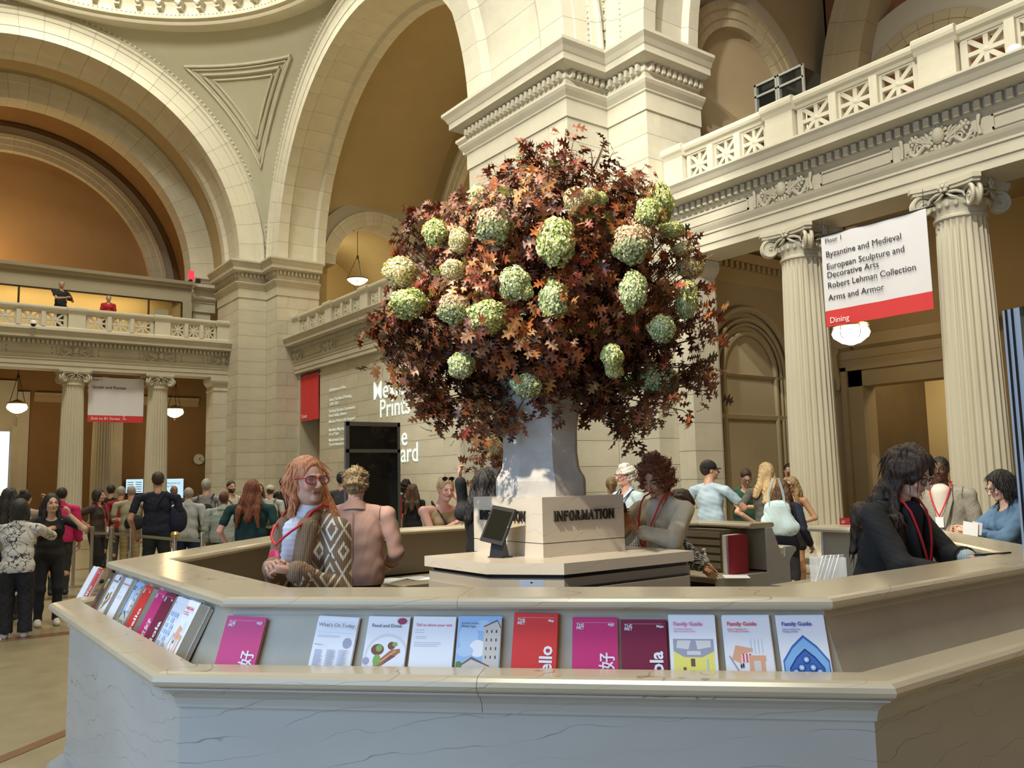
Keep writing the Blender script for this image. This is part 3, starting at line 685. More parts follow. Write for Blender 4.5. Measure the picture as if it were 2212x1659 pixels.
# west aisle (behind the right hand columns)
wall('wall_west_aisle', 15.6, 15.9, -3, 10.3, 0, 6.4, M_tan, 'tan wall of the west aisle with a doorway', holes=((7.2, 9.28, 0, 3.30),))
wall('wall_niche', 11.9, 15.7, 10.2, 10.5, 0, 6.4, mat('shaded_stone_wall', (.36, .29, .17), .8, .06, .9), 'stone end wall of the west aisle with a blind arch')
nt_ = thing('trim_7', (13.1, 10.2, 0), 'blind arch mouldings and dentil cornice on the aisle end wall', 'niche', kind='structure', world=True)
for r, w, o in ((1.25, .07, .06), (1.05, .04, .05), (.95, .03, .04), (.78, .05, .03)):
    pts = [(13.12 - r, 10.2 - o, 0)] + [(13.12 - r * math.cos(a), 10.2 - o, 3.5 + r * math.sin(a)) for a in np.linspace(0, PI, 25)] + [(13.12 + r, 10.2 - o, 0)]
    MB().tube(pts, w, 6).build('arch_moulding', MATS['shaded_stone_wall'], nt_)
for z, h in ((2.62, .10), (3.42, .06)): MB().sweep([(11.9, 10.2), (15.6, 10.2)], [(0, z), (.05, z + .02), (.08, z + h), (0, z + h + .02)]).build('string_course', M_tan, nt_)
MB().sweep([(11.75, 10.2), (15.6, 10.2)], [(0, 5.25), (.03, 5.27), (.03, 5.5), (.06, 5.52), (.06, 5.62), (.14, 5.65), (.2, 5.8), (0, 5.82)]).build('wall_cornice', M_tan, nt_)
dentils(nt_, (11.75, 10.2), (15.6, 10.2), 5.50, 5.62, .05, w=.09, gap=.07, joined=True, m=M_tan)
ds = thing('door_1', (15.6, 8.2, 0), 'stone framed doorway in the west aisle opening on a lit room', 'doorway', kind='structure', world=True)
MB().box(15.45, 15.6, 9.28, 9.66, 0, 3.62).box(15.45, 15.6, 7.2, 9.66, 3.30, 3.66).build('door_frame', MATS['shaded_stone_wall'], ds)
MB().box(15.38, 15.6, 9.58, 9.70, 0, 3.70).box(15.38, 15.6, 7.0, 9.70, 3.62, 3.72).build('outer_frame', MATS['shaded_stone_wall'], ds)
MB().sweep([(15.5, 9.95), (15.5, 6.8)], [(0, 3.85), (.02, 3.86), (.05, 4.02), (.2, 4.08), (.24, 4.20), (.28, 4.28), (-.1, 4.28), (-.1, 3.72), (0, 3.72)]).build('door_hood', MATS['shaded_stone_wall'], ds)
mb = MB(); mb.tube([(15.35, 9.78, 4.05), (15.22, 9.78, 3.9), (15.3, 9.78, 3.65), (15.42, 9.78, 3.4), (15.38, 9.78, 3.25)], [.10, .11, .09, .06, .04], 8); mb.build('scroll_bracket', MATS['shaded_stone_wall'], ds)
wall('wall_medieval_room', 20.0, 20.2, 5.0, 12, 0, 6, M_yel, 'lamplit tan wall inside the doorway', holes=((8.0, 9.6, 0, 2.6),))
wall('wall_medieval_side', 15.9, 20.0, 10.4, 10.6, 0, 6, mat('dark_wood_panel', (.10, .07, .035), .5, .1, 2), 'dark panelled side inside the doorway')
MB().box(19.96, 19.995, 7.6, 9.3, 2.75, 3.05).build('plaque', mat('cream_board', (.62, .52, .33), .7))
tag(bpy.data.objects['plaque'], 'cream plaque above the inner doorway', 'plaque')
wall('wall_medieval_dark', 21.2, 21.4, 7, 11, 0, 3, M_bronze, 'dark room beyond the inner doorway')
# upper west gallery (behind the near balustrade)
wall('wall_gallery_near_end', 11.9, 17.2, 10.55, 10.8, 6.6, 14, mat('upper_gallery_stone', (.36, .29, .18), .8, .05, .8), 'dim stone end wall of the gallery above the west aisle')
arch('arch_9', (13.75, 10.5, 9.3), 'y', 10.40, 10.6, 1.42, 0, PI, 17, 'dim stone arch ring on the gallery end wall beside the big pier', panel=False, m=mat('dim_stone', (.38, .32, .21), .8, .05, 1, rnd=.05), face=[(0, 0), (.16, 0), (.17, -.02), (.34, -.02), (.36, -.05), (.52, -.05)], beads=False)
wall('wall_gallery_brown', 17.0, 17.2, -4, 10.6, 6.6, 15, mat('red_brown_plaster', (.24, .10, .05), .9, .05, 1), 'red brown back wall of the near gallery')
arch('arch_10', (17.0, YB, Z0), 'x', 16.3, 17.0, 5.6, 0, PI * .7, 20, 'curved stone rib on the near gallery wall', panel=False, m=MATS['dim_stone'], face=[(0, 0), (.25, 0), (.26, -.03), (.6, -.03), (.62, -.07), (.85, -.07)], beads=False)
arch('arch_11', (17.0, 8.1, 8.95), 'x', 16.7, 17.0, 1.55, 0, PI, 17, 'grey arch ring over a gallery door on the red brown wall', panel=False, m=MATS['dim_stone'], face=[(0, 0), (.16, 0), (.17, -.02), (.34, -.02)], beads=False)
wall('wall_gallery_lunette', 16.98, 17.0, 6.55, 9.65, 6.6, 8.95, MATS['upper_gallery_stone'], 'grey panel below the small gallery arch')
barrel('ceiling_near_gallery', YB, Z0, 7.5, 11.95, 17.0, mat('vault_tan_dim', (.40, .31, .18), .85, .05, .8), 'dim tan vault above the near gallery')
# dark glazed cabin on the near gallery
gb = thing('glass_cabin', (13.0, 9.05, 6.6), 'dark glass box with pale metal frame standing behind the west balustrade', 'glass cabin', world=True)
MB().box(12.98, 13.5, 8.55, 9.55, 6.6, 8.93).build('dark_glass', M_glassblk, gb)
for y in (8.53, 9.05, 9.10, 9.56): MB().box(12.94, 12.98, y - .02, y + .02, 6.6, 8.96).build('frame_post', mat('pale_metal', (.42, .44, .42), .4, metal=.6), gb)
for z in (8.94, 8.72): MB().box(12.94, 12.98, 8.52, 9.58, z - .02, z + .02).build('frame_rail', MATS['pale_metal'], gb)
# ------------------------------------------------------------------ lamps
def pendant(x, y, z, top, label, dome=False):
    t = thing('pendant_lamp', (x, y, z), label, 'hanging lamp', 'hanging aisle lamps')
    if dome:
        MB().lathe([(0, -.16), (.12, -.15), (.26, -.08), (.38, .02), (.42, .08), (.40, .09), (0, .09)], 28).build('glass_bowl', M_lampdim, t)
        MB().lathe([(.42, .06), (.45, .08), (.42, .10)], 28).build('metal_rim', M_bronze, t)
        for k in range(6):
            a = k * PI / 3; MB().tube([(.0, 0, -.165), (.26 * math.cos(a), .26 * math.sin(a), -.09), (.42 * math.cos(a), .42 * math.sin(a), .07)], .008, 4).build('rib', M_bronze, t)
        rr = .40; zc = .95
    else:
        MB().lathe([(0, -.22), (.05, -.21), (.16, -.17), (.29, -.08), (.32, .0), (.29, .08), (.22, .12), (0, .13)], 28).build('glass_globe', M_lamp, t)
        MB().lathe([(.23, .10), (.31, .11), (.31, .15), (.24, .17), (.18, .19), (.10, .24), (.05, .26), (0, .26)], 28).build('metal_gallery', mat('gilt_metal', (.55, .42, .2), .3, metal=.8), t)
        MB().ball((0, 0, -.25), (.035, .035, .05), 8, 5).build('finial', M_bronze, t)
        for k in range(6):
            a = k * PI / 3; MB().tube([(.04 * math.cos(a), .04 * math.sin(a), -.22), (.30 * math.cos(a), .30 * math.sin(a), -.08), (.33 * math.cos(a), .33 * math.sin(a), 0), (.30 * math.cos(a), .30 * math.sin(a), .11)], .007, 4).build('rib', M_bronze, t)
        rr = .27; zc = 1.05
    for k in range(3):
        a = k * 2 * PI / 3 + .4; MB().tube([(rr * math.cos(a), rr * math.sin(a), .14), (.03 * math.cos(a), .03 * math.sin(a), zc)], .011, 5).build('chain', M_bronze, t)
    MB().tube([(0, 0, zc - .05), (0, 0, zc + .08)], [.05, .035], 8).build('hanger', M_bronze, t)
    MB().tube([(0, 0, zc), (0, 0, top - z)], .012, 5).build('rod', M_bronze, t)
    return t
pendant(3.45, 33.0, 4.38, 6.3, 'globe lamp hanging left of the first south column')
pendant(8.59, 33.0, 4.37, 6.3, 'globe lamp hanging above the wall clock')
pendant(13.6, 8.32, 4.05, 6.3, 'globe lamp just under the dining banner')
pendant(AX - .2, 29.7, 9.44, AZ + 1.84, 'alabaster bowl lamp inside the small gallery arch', dome=True)
# ------------------------------------------------------------------ clock
cl = thing('wall_clock', (9.26, 35.98, 2.72), 'round white wall clock on the brown wall', 'clock')
cl.location = U(429, 992, y=35.97)
def disc(r, y0, y1, n=40):
    return MB().lathe([(0, y0), (r, y0), (r, y1), (0, y1)], n)
def rotY(mb):
    mb.v = [(x, -z, y) for x, y, z in mb.v]; return mb
rotY(disc(.235, 0, .05)).build('rim', M_steel, cl); rotY(disc(.215, .05, .055)).build('dial', mat('clock_dial', (.75, .72, .60), .6), cl)
for k in range(12):
    a = k * PI / 6; c = Vector((math.sin(a), 0, math.cos(a))); MB().obox(c * .185 + Vector((0, -.058, 0)), c * .018, Vector((0, .001, 0)), Vector((c.z, 0, -c.x)) * .005).build('hour_mark', M_dark, cl)
for ang, L, w in ((2.1, .17, .008), (.75, .11, .011)):
    c = Vector((math.sin(ang), 0, math.cos(ang))); MB().obox(c * L * .45 + Vector((0, -.062, 0)), c * L * .55, Vector((0, .001, 0)), Vector((c.z, 0, -c.x)) * w).build('clock_hand', M_dark, cl)
# ------------------------------------------------------------------ banners
M_bwhite = mat('banner_white', (.74, .74, .80), .8, sheen=.2); M_bred = mat('banner_red', (.66, .045, .05), .75); M_ink = mat('black_ink', (.02, .02, .025), .6)
M_wht = mat('white_ink', (.9, .9, .92), .6)
def cloth_panel(w, z0, z1, seed, m, amp=.012):
    mb = MB(); nx, nz = 28, 10; vs = []
    for j in range(nz + 1):
        for i in range(nx + 1):
            u = i / nx * w; z = z0 + (z1 - z0) * j / nz
            vs.append((u, amp * math.sin(u * 9 + seed) * math.sin(u * 3.1 + z) , z))
    n1 = len(vs); vs += [(x, y + .006, z) for x, y, z in vs]; k = nx + 1
    fs = [(j * k + i, j * k + i + 1, (j + 1) * k + i + 1, (j + 1) * k + i) for j in range(nz) for i in range(nx)]
    fs += [tuple(n1 + q for q in reversed(f)) for f in fs]
    mb.add(vs, fs, 0, True); return mb
def banner(name, org, xdir, w, h, redh, lines, redtext, label, tall_red=False, k=1.0):
    """local x along the banner, local y away from the reader, z up; org = top left corner"""
    xd = Vector(xdir).normalized(); ang = math.atan2(xd.y, xd.x)
    t = thing(name, org, label, 'banner', None, None, ang)
    if not tall_red: cloth_panel(w, -h + redh, 0, .3, M_bwhite).build('white_cloth', M_bwhite, t)
    cloth_panel(w, -h, -h + redh, .3, M_bred).build('red_cloth', M_bred, t)
    MB().tube([(-.06, 0, -.01), (w + .12, 0, -.01)], .014, 6).build('hanging_rod', M_dark, t)
    for x in (.03, w - .03): MB().tube([(x, 0, 0), (x, 0, .25)], .004, 4).build('wire', M_dark, t)
    for s, x, z, size, m in lines + ([redtext] if redtext else []):
        o = font_text('lettering', s, size, m, t, bold=.0); o.location = (x, -.018, z); o.rotation_euler = (PI / 2, 0, 0)
    return t
gb0 = U(1773, 510, x=10.86); gb1 = U(2001, 455, x=10.86)
banner('gallery_banner', tuple(gb0), (0, -1, 0), gb0.y - gb1.y, 1.36, .235,
       [('Floor 1', .07, -.13, .095, M_ink), ('Byzantine and Medieval', .07, -.34, .122, M_ink), ('European Sculpture and\nDecorative Arts', .07, -.52, .122, M_ink), ('Robert Lehman Collection', .07, -.80, .122, M_ink), ('Arms and Armor', .07, -.98, .122, M_ink)],
       ('Dining', .07, -1.31, .118, M_wht), 'large white hanging banner listing Floor 1 galleries with a red Dining strip')
banner('exit_banner', (5.17, 30.3, 5.25), (1, 0, 0), 1.70, 1.50, .22, [('Floor 1', .10, -.14, .10, M_ink), ('Greek and Roman', .10, -.40, .14, M_ink)], ('Exit to 81 Street', .10, -1.43, .13, M_wht), 'white hanging banner Greek and Roman with a red exit strip, between two south columns')
ex = bpy.data.objects['exit_banner']
mb = MB(); mb.ball((1.10, -.02, -1.30), (.02, .008, .02), 8, 5); mb.tube([(1.09, -.02, -1.33), (1.10, -.02, -1.38), (1.14, -.02, -1.38), (1.16, -.02, -1.42)], .009, 5)
mb.tube([(1.10 + .035 * math.cos(a), -.02, -1.39 + .035 * math.sin(a)) for a in np.linspace(1.8, 6.1, 14)], .007, 5); mb.build('wheelchair_symbol', M_wht, ex)
banner('ticket_banner', (11.38, 27.70, 5.30), (0, -1, 0), 1.52, 1.58, 1.58, [], ('Tickets', .06, -1.48, .18, M_wht), 'plain bright red Tickets banner hanging in the wall recess', tall_red=True)
# ------------------------------------------------------------------ projected titles on the tickets wall
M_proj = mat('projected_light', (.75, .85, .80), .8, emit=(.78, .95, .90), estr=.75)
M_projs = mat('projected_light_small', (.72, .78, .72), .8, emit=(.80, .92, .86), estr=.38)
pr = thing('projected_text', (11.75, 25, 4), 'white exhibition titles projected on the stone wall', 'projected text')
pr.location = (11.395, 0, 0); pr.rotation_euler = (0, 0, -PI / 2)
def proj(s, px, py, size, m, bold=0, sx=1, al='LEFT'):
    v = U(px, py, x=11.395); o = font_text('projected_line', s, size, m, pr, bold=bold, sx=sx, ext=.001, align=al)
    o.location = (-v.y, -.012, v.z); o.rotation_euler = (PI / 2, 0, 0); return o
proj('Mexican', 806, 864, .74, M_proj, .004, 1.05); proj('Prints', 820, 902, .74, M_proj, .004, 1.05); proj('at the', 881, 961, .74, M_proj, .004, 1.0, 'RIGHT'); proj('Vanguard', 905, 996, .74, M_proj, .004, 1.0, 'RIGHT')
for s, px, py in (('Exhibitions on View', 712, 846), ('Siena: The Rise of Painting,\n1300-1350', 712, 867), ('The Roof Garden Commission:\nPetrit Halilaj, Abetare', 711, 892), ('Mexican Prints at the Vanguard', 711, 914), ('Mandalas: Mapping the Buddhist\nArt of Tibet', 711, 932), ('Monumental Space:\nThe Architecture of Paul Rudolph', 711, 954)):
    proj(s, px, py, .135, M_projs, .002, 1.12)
# ------------------------------------------------------------------ ceiling cameras
def dome_cam(x, y, z, label, az=0):
    t = thing('security_camera', (x, y, z), label, 'security camera', 'dome cameras', rz=az)
    MB().tube([(0, .16, .03), (0, 0, .03)], .022, 8).build('arm', M_white, t)
    MB().lathe([(0, .09), (.06, .09), (.085, .06), (.09, 0), (.085, -.02), (0, -.02)], 20).build('housing', M_white, t)
    MB().lathe([(.075, -.02), (.07, -.06), (.05, -.09), (0, -.105)], 20).build('dome_lens', M_glassblk, t)
v = U(2192, 115, x=10.7); dome_cam(v.x, v.y, v.z, 'white dome camera on the west balcony cornice', -PI / 2)
v = U(72, 702, y=29.45); dome_cam(v.x, v.y, v.z + .05, 'small white camera on the south balcony cornice', 0)
v = U(51, 238, y=36.35); tag(MB().box(v.x - .13, v.x + .13, v.y, v.y + .1, v.z - .13, v.z + .13).build('wall_box', M_white), 'small white box high on the brown gallery vault', 'sensor box')
v = U(745, 370, x=16.6); t = thing('wall_spotlight', tuple(v), 'tiny spotlight fixed high on the tan vault', 'spotlight'); MB().tube([(0, 0, 0), (-.25, 0, -.05)], .03, 6).build('arm', M_dark, t); MB().ball((-.2, -.1, -.12), (.07, .1, .07), 8, 6).build('lamp_head', M_white, t)
# ------------------------------------------------------------------ information desk
DX, DY = 3.622, 4.295
REF, REFT = 2.588, 1.045
GY0, GY1 = DY + .22, DY - .78      # gate opening in the far (west) side, set below from the view of its two ends
GY0 = U(1672, 1137, x=DX + REF).y; GY1 = U(1797, 1146, x=DX + REF).y
def octa(a, t): return [(DX + a, DY + t), (DX + t, DY + a), (DX - t, DY + a), (DX - a, DY + t), (DX - a, DY - t), (DX - t, DY - a), (DX + t, DY - a), (DX + a, DY - t)]
OP = [(DX + REF, GY0)] + octa(REF, REFT) + [(DX + REF, GY1)]
desk = thing('information_desk', (DX, DY, 0), 'large octagonal marble information desk with a leaflet ledge around it', 'desk', world=True)
fa, fb_ = Vector(OP[5]), Vector(OP[6])          # ends of the front face
jn = fa.lerp(fb_, .465); e3 = (fb_ - fa).normalized() * .0009
PA = OP[:6] + [tuple(jn - e3)]; PB = [tuple(jn + e3)] + OP[6:]
cm = .30
COUNTER = [(-.305, 1.158), (-.325, 1.165), (-.332, 1.179), (-.325, 1.193), (-.305, 1.2), (-.030, 1.2), (-.012, 1.196), (-.002, 1.187), (0, 1.177), (-.002, 1.168), (-.012, 1.160), (-.030, 1.157)]
jc = fa.lerp(fb_, .41)
MB().sweep(OP[:6] + [tuple(jc - e3 * .6)], COUNTER).build('countertop', M_desktop, desk)
MB().sweep([tuple(jc + e3 * .6)] + OP[6:], COUNTER).build('countertop', M_desktop, desk)
MB().sweep(OP, [(-.05, 1.157), (-.046, 1.135), (-.046, 1.128), (.065, .885), (.02, .885), (-.10, 1.157)]).build('leaflet_back_panel', mat('grey_marble_panel', (.44, .40, .32), .35, .10, 2.5), desk)
LIP = [(.05, .88), (.05, .905), (.108, .905), (.108, .972), (.118, .985), (.232, .985), (.252, .981), (.266, .971), (.272, .957), (.266, .944), (.252, .935), (.236, .932), (.05, .90)]
for p in (PA, PB):
    MB().sweep(p, LIP).build('ledge_rail', M_desktop, desk)
    MB().sweep(p, [(.10, .931), (.242, .931), (.242, .924), (.228, .918), (.205, .905), (.186, .885), (.178, .862), (.177, .852), (.10, .852)]).build('cove_moulding', M_desk, desk)
MB().sweep(OP, [(.165, .851), (.165, .20), (.172, .19), (.172, .17), (.20, .15), (.245, .12), (.25, .10), (.25, .0), (-.25, 0), (-.25, .10), (.05, .20), (.05, .851)]).build('marble_front', M_desk, desk)
M_inner = mat('beige_laminate', (.33, .28, .20), .5, .04, 2)
MB().sweep(OP, [(-.12, 1.156), (-.12, .80), (-.02, .80), (-.08, 1.156)]).build('inner_panel', M_inner, desk)
MB().sweep(OP, [(-.80, .745), (-.80, .785), (-.02, .785), (-.02, .745)]).build('worktop', M_inner, desk)
MB().sweep(OP, [(-.70, .745), (-.70, .0), (-.66, .0), (-.66, .745)]).build('kick_board', mat('dark_cabinetry', (.05, .035, .025), .5), desk)
CHK = [(-.80, 0), (.25, 0), (.25, .10), (.172, .18), (.165, .85), (.186, .885), (.228, .918), (.242, .931), (.262, .940), (.270, .957), (.262, .975), (.232, .984), (.115, .984), (.108, .905), (.066, .905), (-.046, 1.135), (-.05, 1.156), (-.13, 1.156), (-.13, .786), (-.80, .786)]
for y, s_ in ((GY0, -1), (GY1, 1)):
    MB().prism([(DX + REF + u, v) for u, v in CHK], lambda u, v, t: (u, t, v), y, y + .02 * s_).build('gate_cheek', M_desk, desk)
# pigeon holes beside the gate
MB().box(DX + REF - .42, DX + REF - .12, GY0 + .20, GY0 + .66, .79, 1.15).build('pigeon_hole_case', mat('grey_case', (.16, .13, .09), .6), desk)
for k in range(5): MB().box(DX + REF - .435, DX + REF - .42, GY0 + .24, GY0 + .62, .82 + k * .065, .865 + k * .065).build('tray_front', mat('tray_grey', (.24, .21, .16), .5), desk)
# ---- centre cabinet, lettered block, vase
cab = thing('centre_cabinet', (DX, DY + .1, 0), 'square marble topped cabinet in the middle of the information desk', 'cabinet', world=True)
cpoly = [(-.73, .64), (-.73, -.08), (-.43, -.44), (.68, -.44), (.68, .64)]
MB().prism([(DX + x, DY + y) for x, y in cpoly], lambda u, v, z: (u, v, z), 1.06, 1.125).build('marble_top', M_pedm, cab)
M_cab = mat('taupe_cabinet', (.36, .31, .25), .55, .03, 2)
MB().prism([(DX + x * .965, DY + .1 + (y - .1) * .965) for x, y in cpoly], lambda u, v, z: (u, v, z), .0, 1.035).build('carcass', M_cab, cab)
MB().prism([(DX + x * .93, DY + .1 + (y - .1) * .93) for x, y in cpoly], lambda u, v, z: (u, v, z), 1.03, 1.065).build('shadow_gap', M_dark, cab)
MB().box(DX - .38, DX + .62, DY - .448, DY - .42, .62, .97).build('cabinet_door', M_cab, cab)
MB().box(DX - .38, DX + .62, DY - .440, DY - .42, .975, .985).box(DX - .40, DX - .385, DY - .44, DY - .42, .1, .985).build('door_gap', M_dark, cab)
MB().box(DX - .722, DX - .70, DY - .02, DY + .6, .3, .97).build('cabinet_door', M_cab, cab)
BX0, BX1, BY0, BY1 = DX - .300, DX + .400, DY - .085, DY + .69
BCX, BCY = (BX0 + BX1) / 2, (BY0 + BY1) / 2
blk = thing('lettered_plinth', (BCX, BCY, 1.125), 'square marble plinth lettered INFORMATION under the flower vase', 'plinth', world=True)
MB().box(BX0, BX1, BY0, BY1, 1.215, 1.50).build('upper_block', M_pedm, blk)
MB().box(BX0, BX1, BY0, BY1, 1.1251, 1.209).build('lower_block', M_pedm, blk)
MB().box(BX0 + .01, BX1 - .01, BY0 + .01, BY1 - .01, 1.2, 1.22).build('joint_core', M_joint, blk)
# serif capitals built stroke by stroke, unit height 1
def stroke(mb, x0, y0, x1, y1, w, z=.012, hor=False):
    if hor: q = [(x0, y0 - w / 2), (x1, y1 - w / 2), (x1, y1 + w / 2), (x0, y0 + w / 2)]
    else: q = [(x0 - w / 2, y0), (x0 + w / 2, y0), (x1 + w / 2, y1), (x1 - w / 2, y1)]
    mb.prism(q, lambda u, v, t: (u, v, t), 0, z)
def ringpart(mb, cx, cy, rx, ry, tk, tn, a0=0, a1=2 * PI, n=28, z=.012):
    o = []; i_ = []
    for k in range(n + 1):
        a = a0 + (a1 - a0) * k / n; c, s_ = math.cos(a), math.sin(a)
        o.append((cx + rx * c, cy + ry * s_)); i_.append((cx + (rx - tk) * c, cy + (ry - tn) * s_))
    for k in range(n): mb.prism([i_[k], o[k], o[k + 1], i_[k + 1]], lambda u, v, t: (u, v, t), 0, z)
def serif(mb, x, y, w=.30): mb.prism([(x - w / 2, y), (x + w / 2, y), (x + w / 2, y + .05), (x - w / 2, y + .05)], lambda u, v, t: (u, v, t), 0, .012)
def letter(ch):
    mb = MB(); T, t = .17, .075
    if ch == 'I': stroke(mb, .2, 0, .2, 1, T); serif(mb, .2, 0); serif(mb, .2, .95); return mb, .42
    if ch == 'N':
        stroke(mb, .14, 0, .14, 1, t); stroke(mb, .16, 1, .78, 0, T); stroke(mb, .80, 0, .80, 1, t); serif(mb, .14, 0); serif(mb, .10, .95, .2); serif(mb, .80, .95); return mb, .95
    if ch == 'F':
        stroke(mb, .2, 0, .2, 1, T); serif(mb, .2, 0); stroke(mb, .08, .965, .68, .965, .07, hor=True); stroke(mb, .66, .78, .66, 1, .05); stroke(mb, .2, .52, .52, .52, .06, hor=True); stroke(mb, .53, .42, .53, .62, .05); return mb, .74
    if ch == 'O': ringpart(mb, .45, .5, .42, .52, T, .05); return mb, .90
    if ch == 'R':
        stroke(mb, .2, 0, .2, 1, T); serif(mb, .2, 0); serif(mb, .15, .95, .2); ringpart(mb, .34, .74, .32, .26, .15, .05, -PI / 2, PI / 2, 14); stroke(mb, .2, .975, .36, .975, .05, hor=True); stroke(mb, .2, .505, .36, .505, .05, hor=True)
        stroke(mb, .40, .5, .74, 0, T); serif(mb, .76, 0, .22); return mb, .86
    if ch == 'M':
        stroke(mb, .14, 0, .16, 1, t); stroke(mb, .20, 1, .52, .05, T); stroke(mb, .86, 1, .52, .05, t); stroke(mb, .92, 0, .88, 1, T); serif(mb, .14, 0); serif(mb, .92, 0); serif(mb, .12, .95, .2); serif(mb, .94, .95, .2); return mb, 1.10
    if ch == 'A':
        stroke(mb, .10, 0, .44, 1, t); stroke(mb, .78, 0, .44, 1, T); stroke(mb, .25, .34, .66, .34, .06, hor=True); serif(mb, .10, 0, .24); serif(mb, .80, 0, .28); return mb, .90
    if ch == 'T':
        stroke(mb, .38, 0, .38, 1, T); serif(mb, .38, 0); stroke(mb, .02, .965, .74, .965, .07, hor=True); stroke(mb, .04, .78, .04, 1, .05); stroke(mb, .72, .78, .72, 1, .05); return mb, .78
LM = {c: letter(c) for c in 'INFORMATION'}
LMe = {c: (LM[c][0].mesh('letter', M_black), LM[c][1]) for c in LM}
def inscribe(org, xd, hgt, width):
    tot = sum(LMe[c][1] for c in 'INFORMATION') + .10 * 10; sx = width / tot; x = 0; nrm = Vector(xd).cross(Vector((0, 0, 1)))
    for c in 'INFORMATION':
        o = link('letter', LMe[c][0], None); o.parent = blk
        o.matrix_parent_inverse = Matrix.Translation(-blk.location)
        Mx = frame_mat(Vector(org) + Vector(xd) * (x * sx), xd, (0, 0, 1)); Mx = Mx @ Matrix.Diagonal((sx, hgt, 1, 1))
        o.matrix_basis = Mx; x += LMe[c][1] + .10
inscribe((BX0 + .085, BY0 - .001, 1.345), (1, 0, 0), .066, .52)
inscribe((BX0 - .001, BY1 - .085, 1.345), (0, -1, 0), .066, .52)
vase = thing('flower_vase', (BCX - .03, BCY + .02, 1.5), 'tall octagonal grey stone vase holding the autumn flowers', 'vase')
vp = [(.33, .0), (.33, .10), (.32, .13), (.30, .16), (.285, .19), (.272, .30), (.275, .45), (.30, .62), (.335, .72), (.36, .76), (.36, .80), (.30, .80), (.26, .70), (.0, .68)]
mb = MB(); vs = []
for a, z in vp:
    a = a * .91; t = a * .40
    for x, y in ((a, t), (t, a), (-t, a), (-a, t), (-a, -t), (-t, -a), (t, -a), (a, -t)): vs.append((x, y, z))
def octrows(i0, i1):
    m = MB(); m.add(vs[i0 * 8:(i1 + 1) * 8], [(i * 8 + j, i * 8 + (j + 1) % 8, (i + 1) * 8 + (j + 1) % 8, (i + 1) * 8 + j) for i in range(i1 - i0) for j in range(8)]); return m
octrows(0, 4).build('vase_foot', M_vase, vase); octrows(4, 8).build('vase_body', M_vase, vase); octrows(8, 13).build('vase_lip', M_vase, vase)
# ---- tablet on its stand
tp = U(1080, 1204, z=1.125)
tb = thing('tablet_stand', (tp.x, tp.y, 1.125), 'black tablet on an angled stand in front of the lettered plinth', 'tablet', rz=-.80 - .45)
tb.scale = (.90, .90, .90)
MB().box(-.07, .07, -.05, .06, 0, .008).build('stand_base', M_dark, tb)
MB().prism([(-.05, .008), (.035, .008), (-.005, .13), (-.02, .13)], lambda u, v, t: (t, u, v), -.055, .055).build('stand_neck', M_dark, tb)
th_ = .62
cz = Vector((0, -.015, .225)); az = Vector((0, -math.cos(.42), math.sin(.42))); ax = Vector((1, 0, 0)); ay = az.cross(ax); ax, ay = ax * math.cos(.16) - ay * math.sin(.16), ay * math.cos(.16) + ax * math.sin(.16)
MB().obox(cz, ax * .105, ay * .135, az * .009).build('tablet_body', M_black, tb)
MB().obox(cz + az * .0095, ax * .088, ay * .108, az * .001).build('tablet_screen', M_glassblk, tb)
MB().obox(cz + az * .0095 + ax * .0965, ax * .003, ay * .006, az * .001).build('home_button', M_steel, tb)
# ---- leaflets
PAL = dict(red=(.68, .035, .035), pink=(.60, .03, .19), maroon=(.20, .012, .055), white=(.84, .86, .93), ink=(.05, .06, .12), grey=(.36, .38, .50), lblue=(.45, .62, .86), sky=(.30, .50, .82), stone=(.62, .58, .54), stone2=(.42, .38, .36),
           green=(.10, .24, .05), plate=(.70, .70, .73), food=(.42, .16, .05), food2=(.20, .06, .03), leafg=(.22, .42, .08), wine=(.30, .03, .08), yel=(.86, .80, .20), pinkt=(.80, .25, .50), redt=(.75, .10, .14), bluet=(.07, .08, .45), tile=(.05, .16, .52), tile2=(.25, .50, .85), tile3=(.02, .05, .25), peach=(.80, .42, .26), brown=(.16, .10, .07), dk=(.06, .05, .05), gold=(.42, .30, .12))
PM = {k: mat('print_' + k, v, .45) for k, v in PAL.items()}; PK = list(PM)
M_page2 = mat('leaflet_edges', (.60, .56, .48), .8, .2, 90, stretch=(1, 1, 40), coord='Object')
class Art:
    def __init__(s): s.mb = MB(); s.z = .0006; s.txt = []
    def poly(s, pts, col):
        s.z += .00012; n = len(pts); s.mb.add([(x, y, s.z) for x, y in pts], [tuple(range(n))], PK.index(col)); return s
    def rect(s, x0, y0, x1, y1, col): return s.poly([(x0, y0), (x1, y0), (x1, y1), (x0, y1)], col)
    def ell(s, cx, cy, rx, ry, col, n=28, y0=None):
        pts = [(cx + rx * math.cos(2 * PI * i / n), cy + ry * math.sin(2 * PI * i / n)) for i in range(n)]
        pts = [(min(max(x, .001), LW - .001), min(max(y, .001), LH - .001)) for x, y in pts]; return s.poly(pts, col)
    def text(s, t, x, y, size, col, rot=0, bold=0): s.txt.append((t, x, y, size, col, rot, bold)); return s
LW, LH = .155, .245
def tlines(a, x, y, w, n, dy=.0032, th=.0012, col='grey'):
    for i in range(n): a.rect(x, y - i * dy, x + w * random.uniform(.7, 1), y - i * dy + th, col)
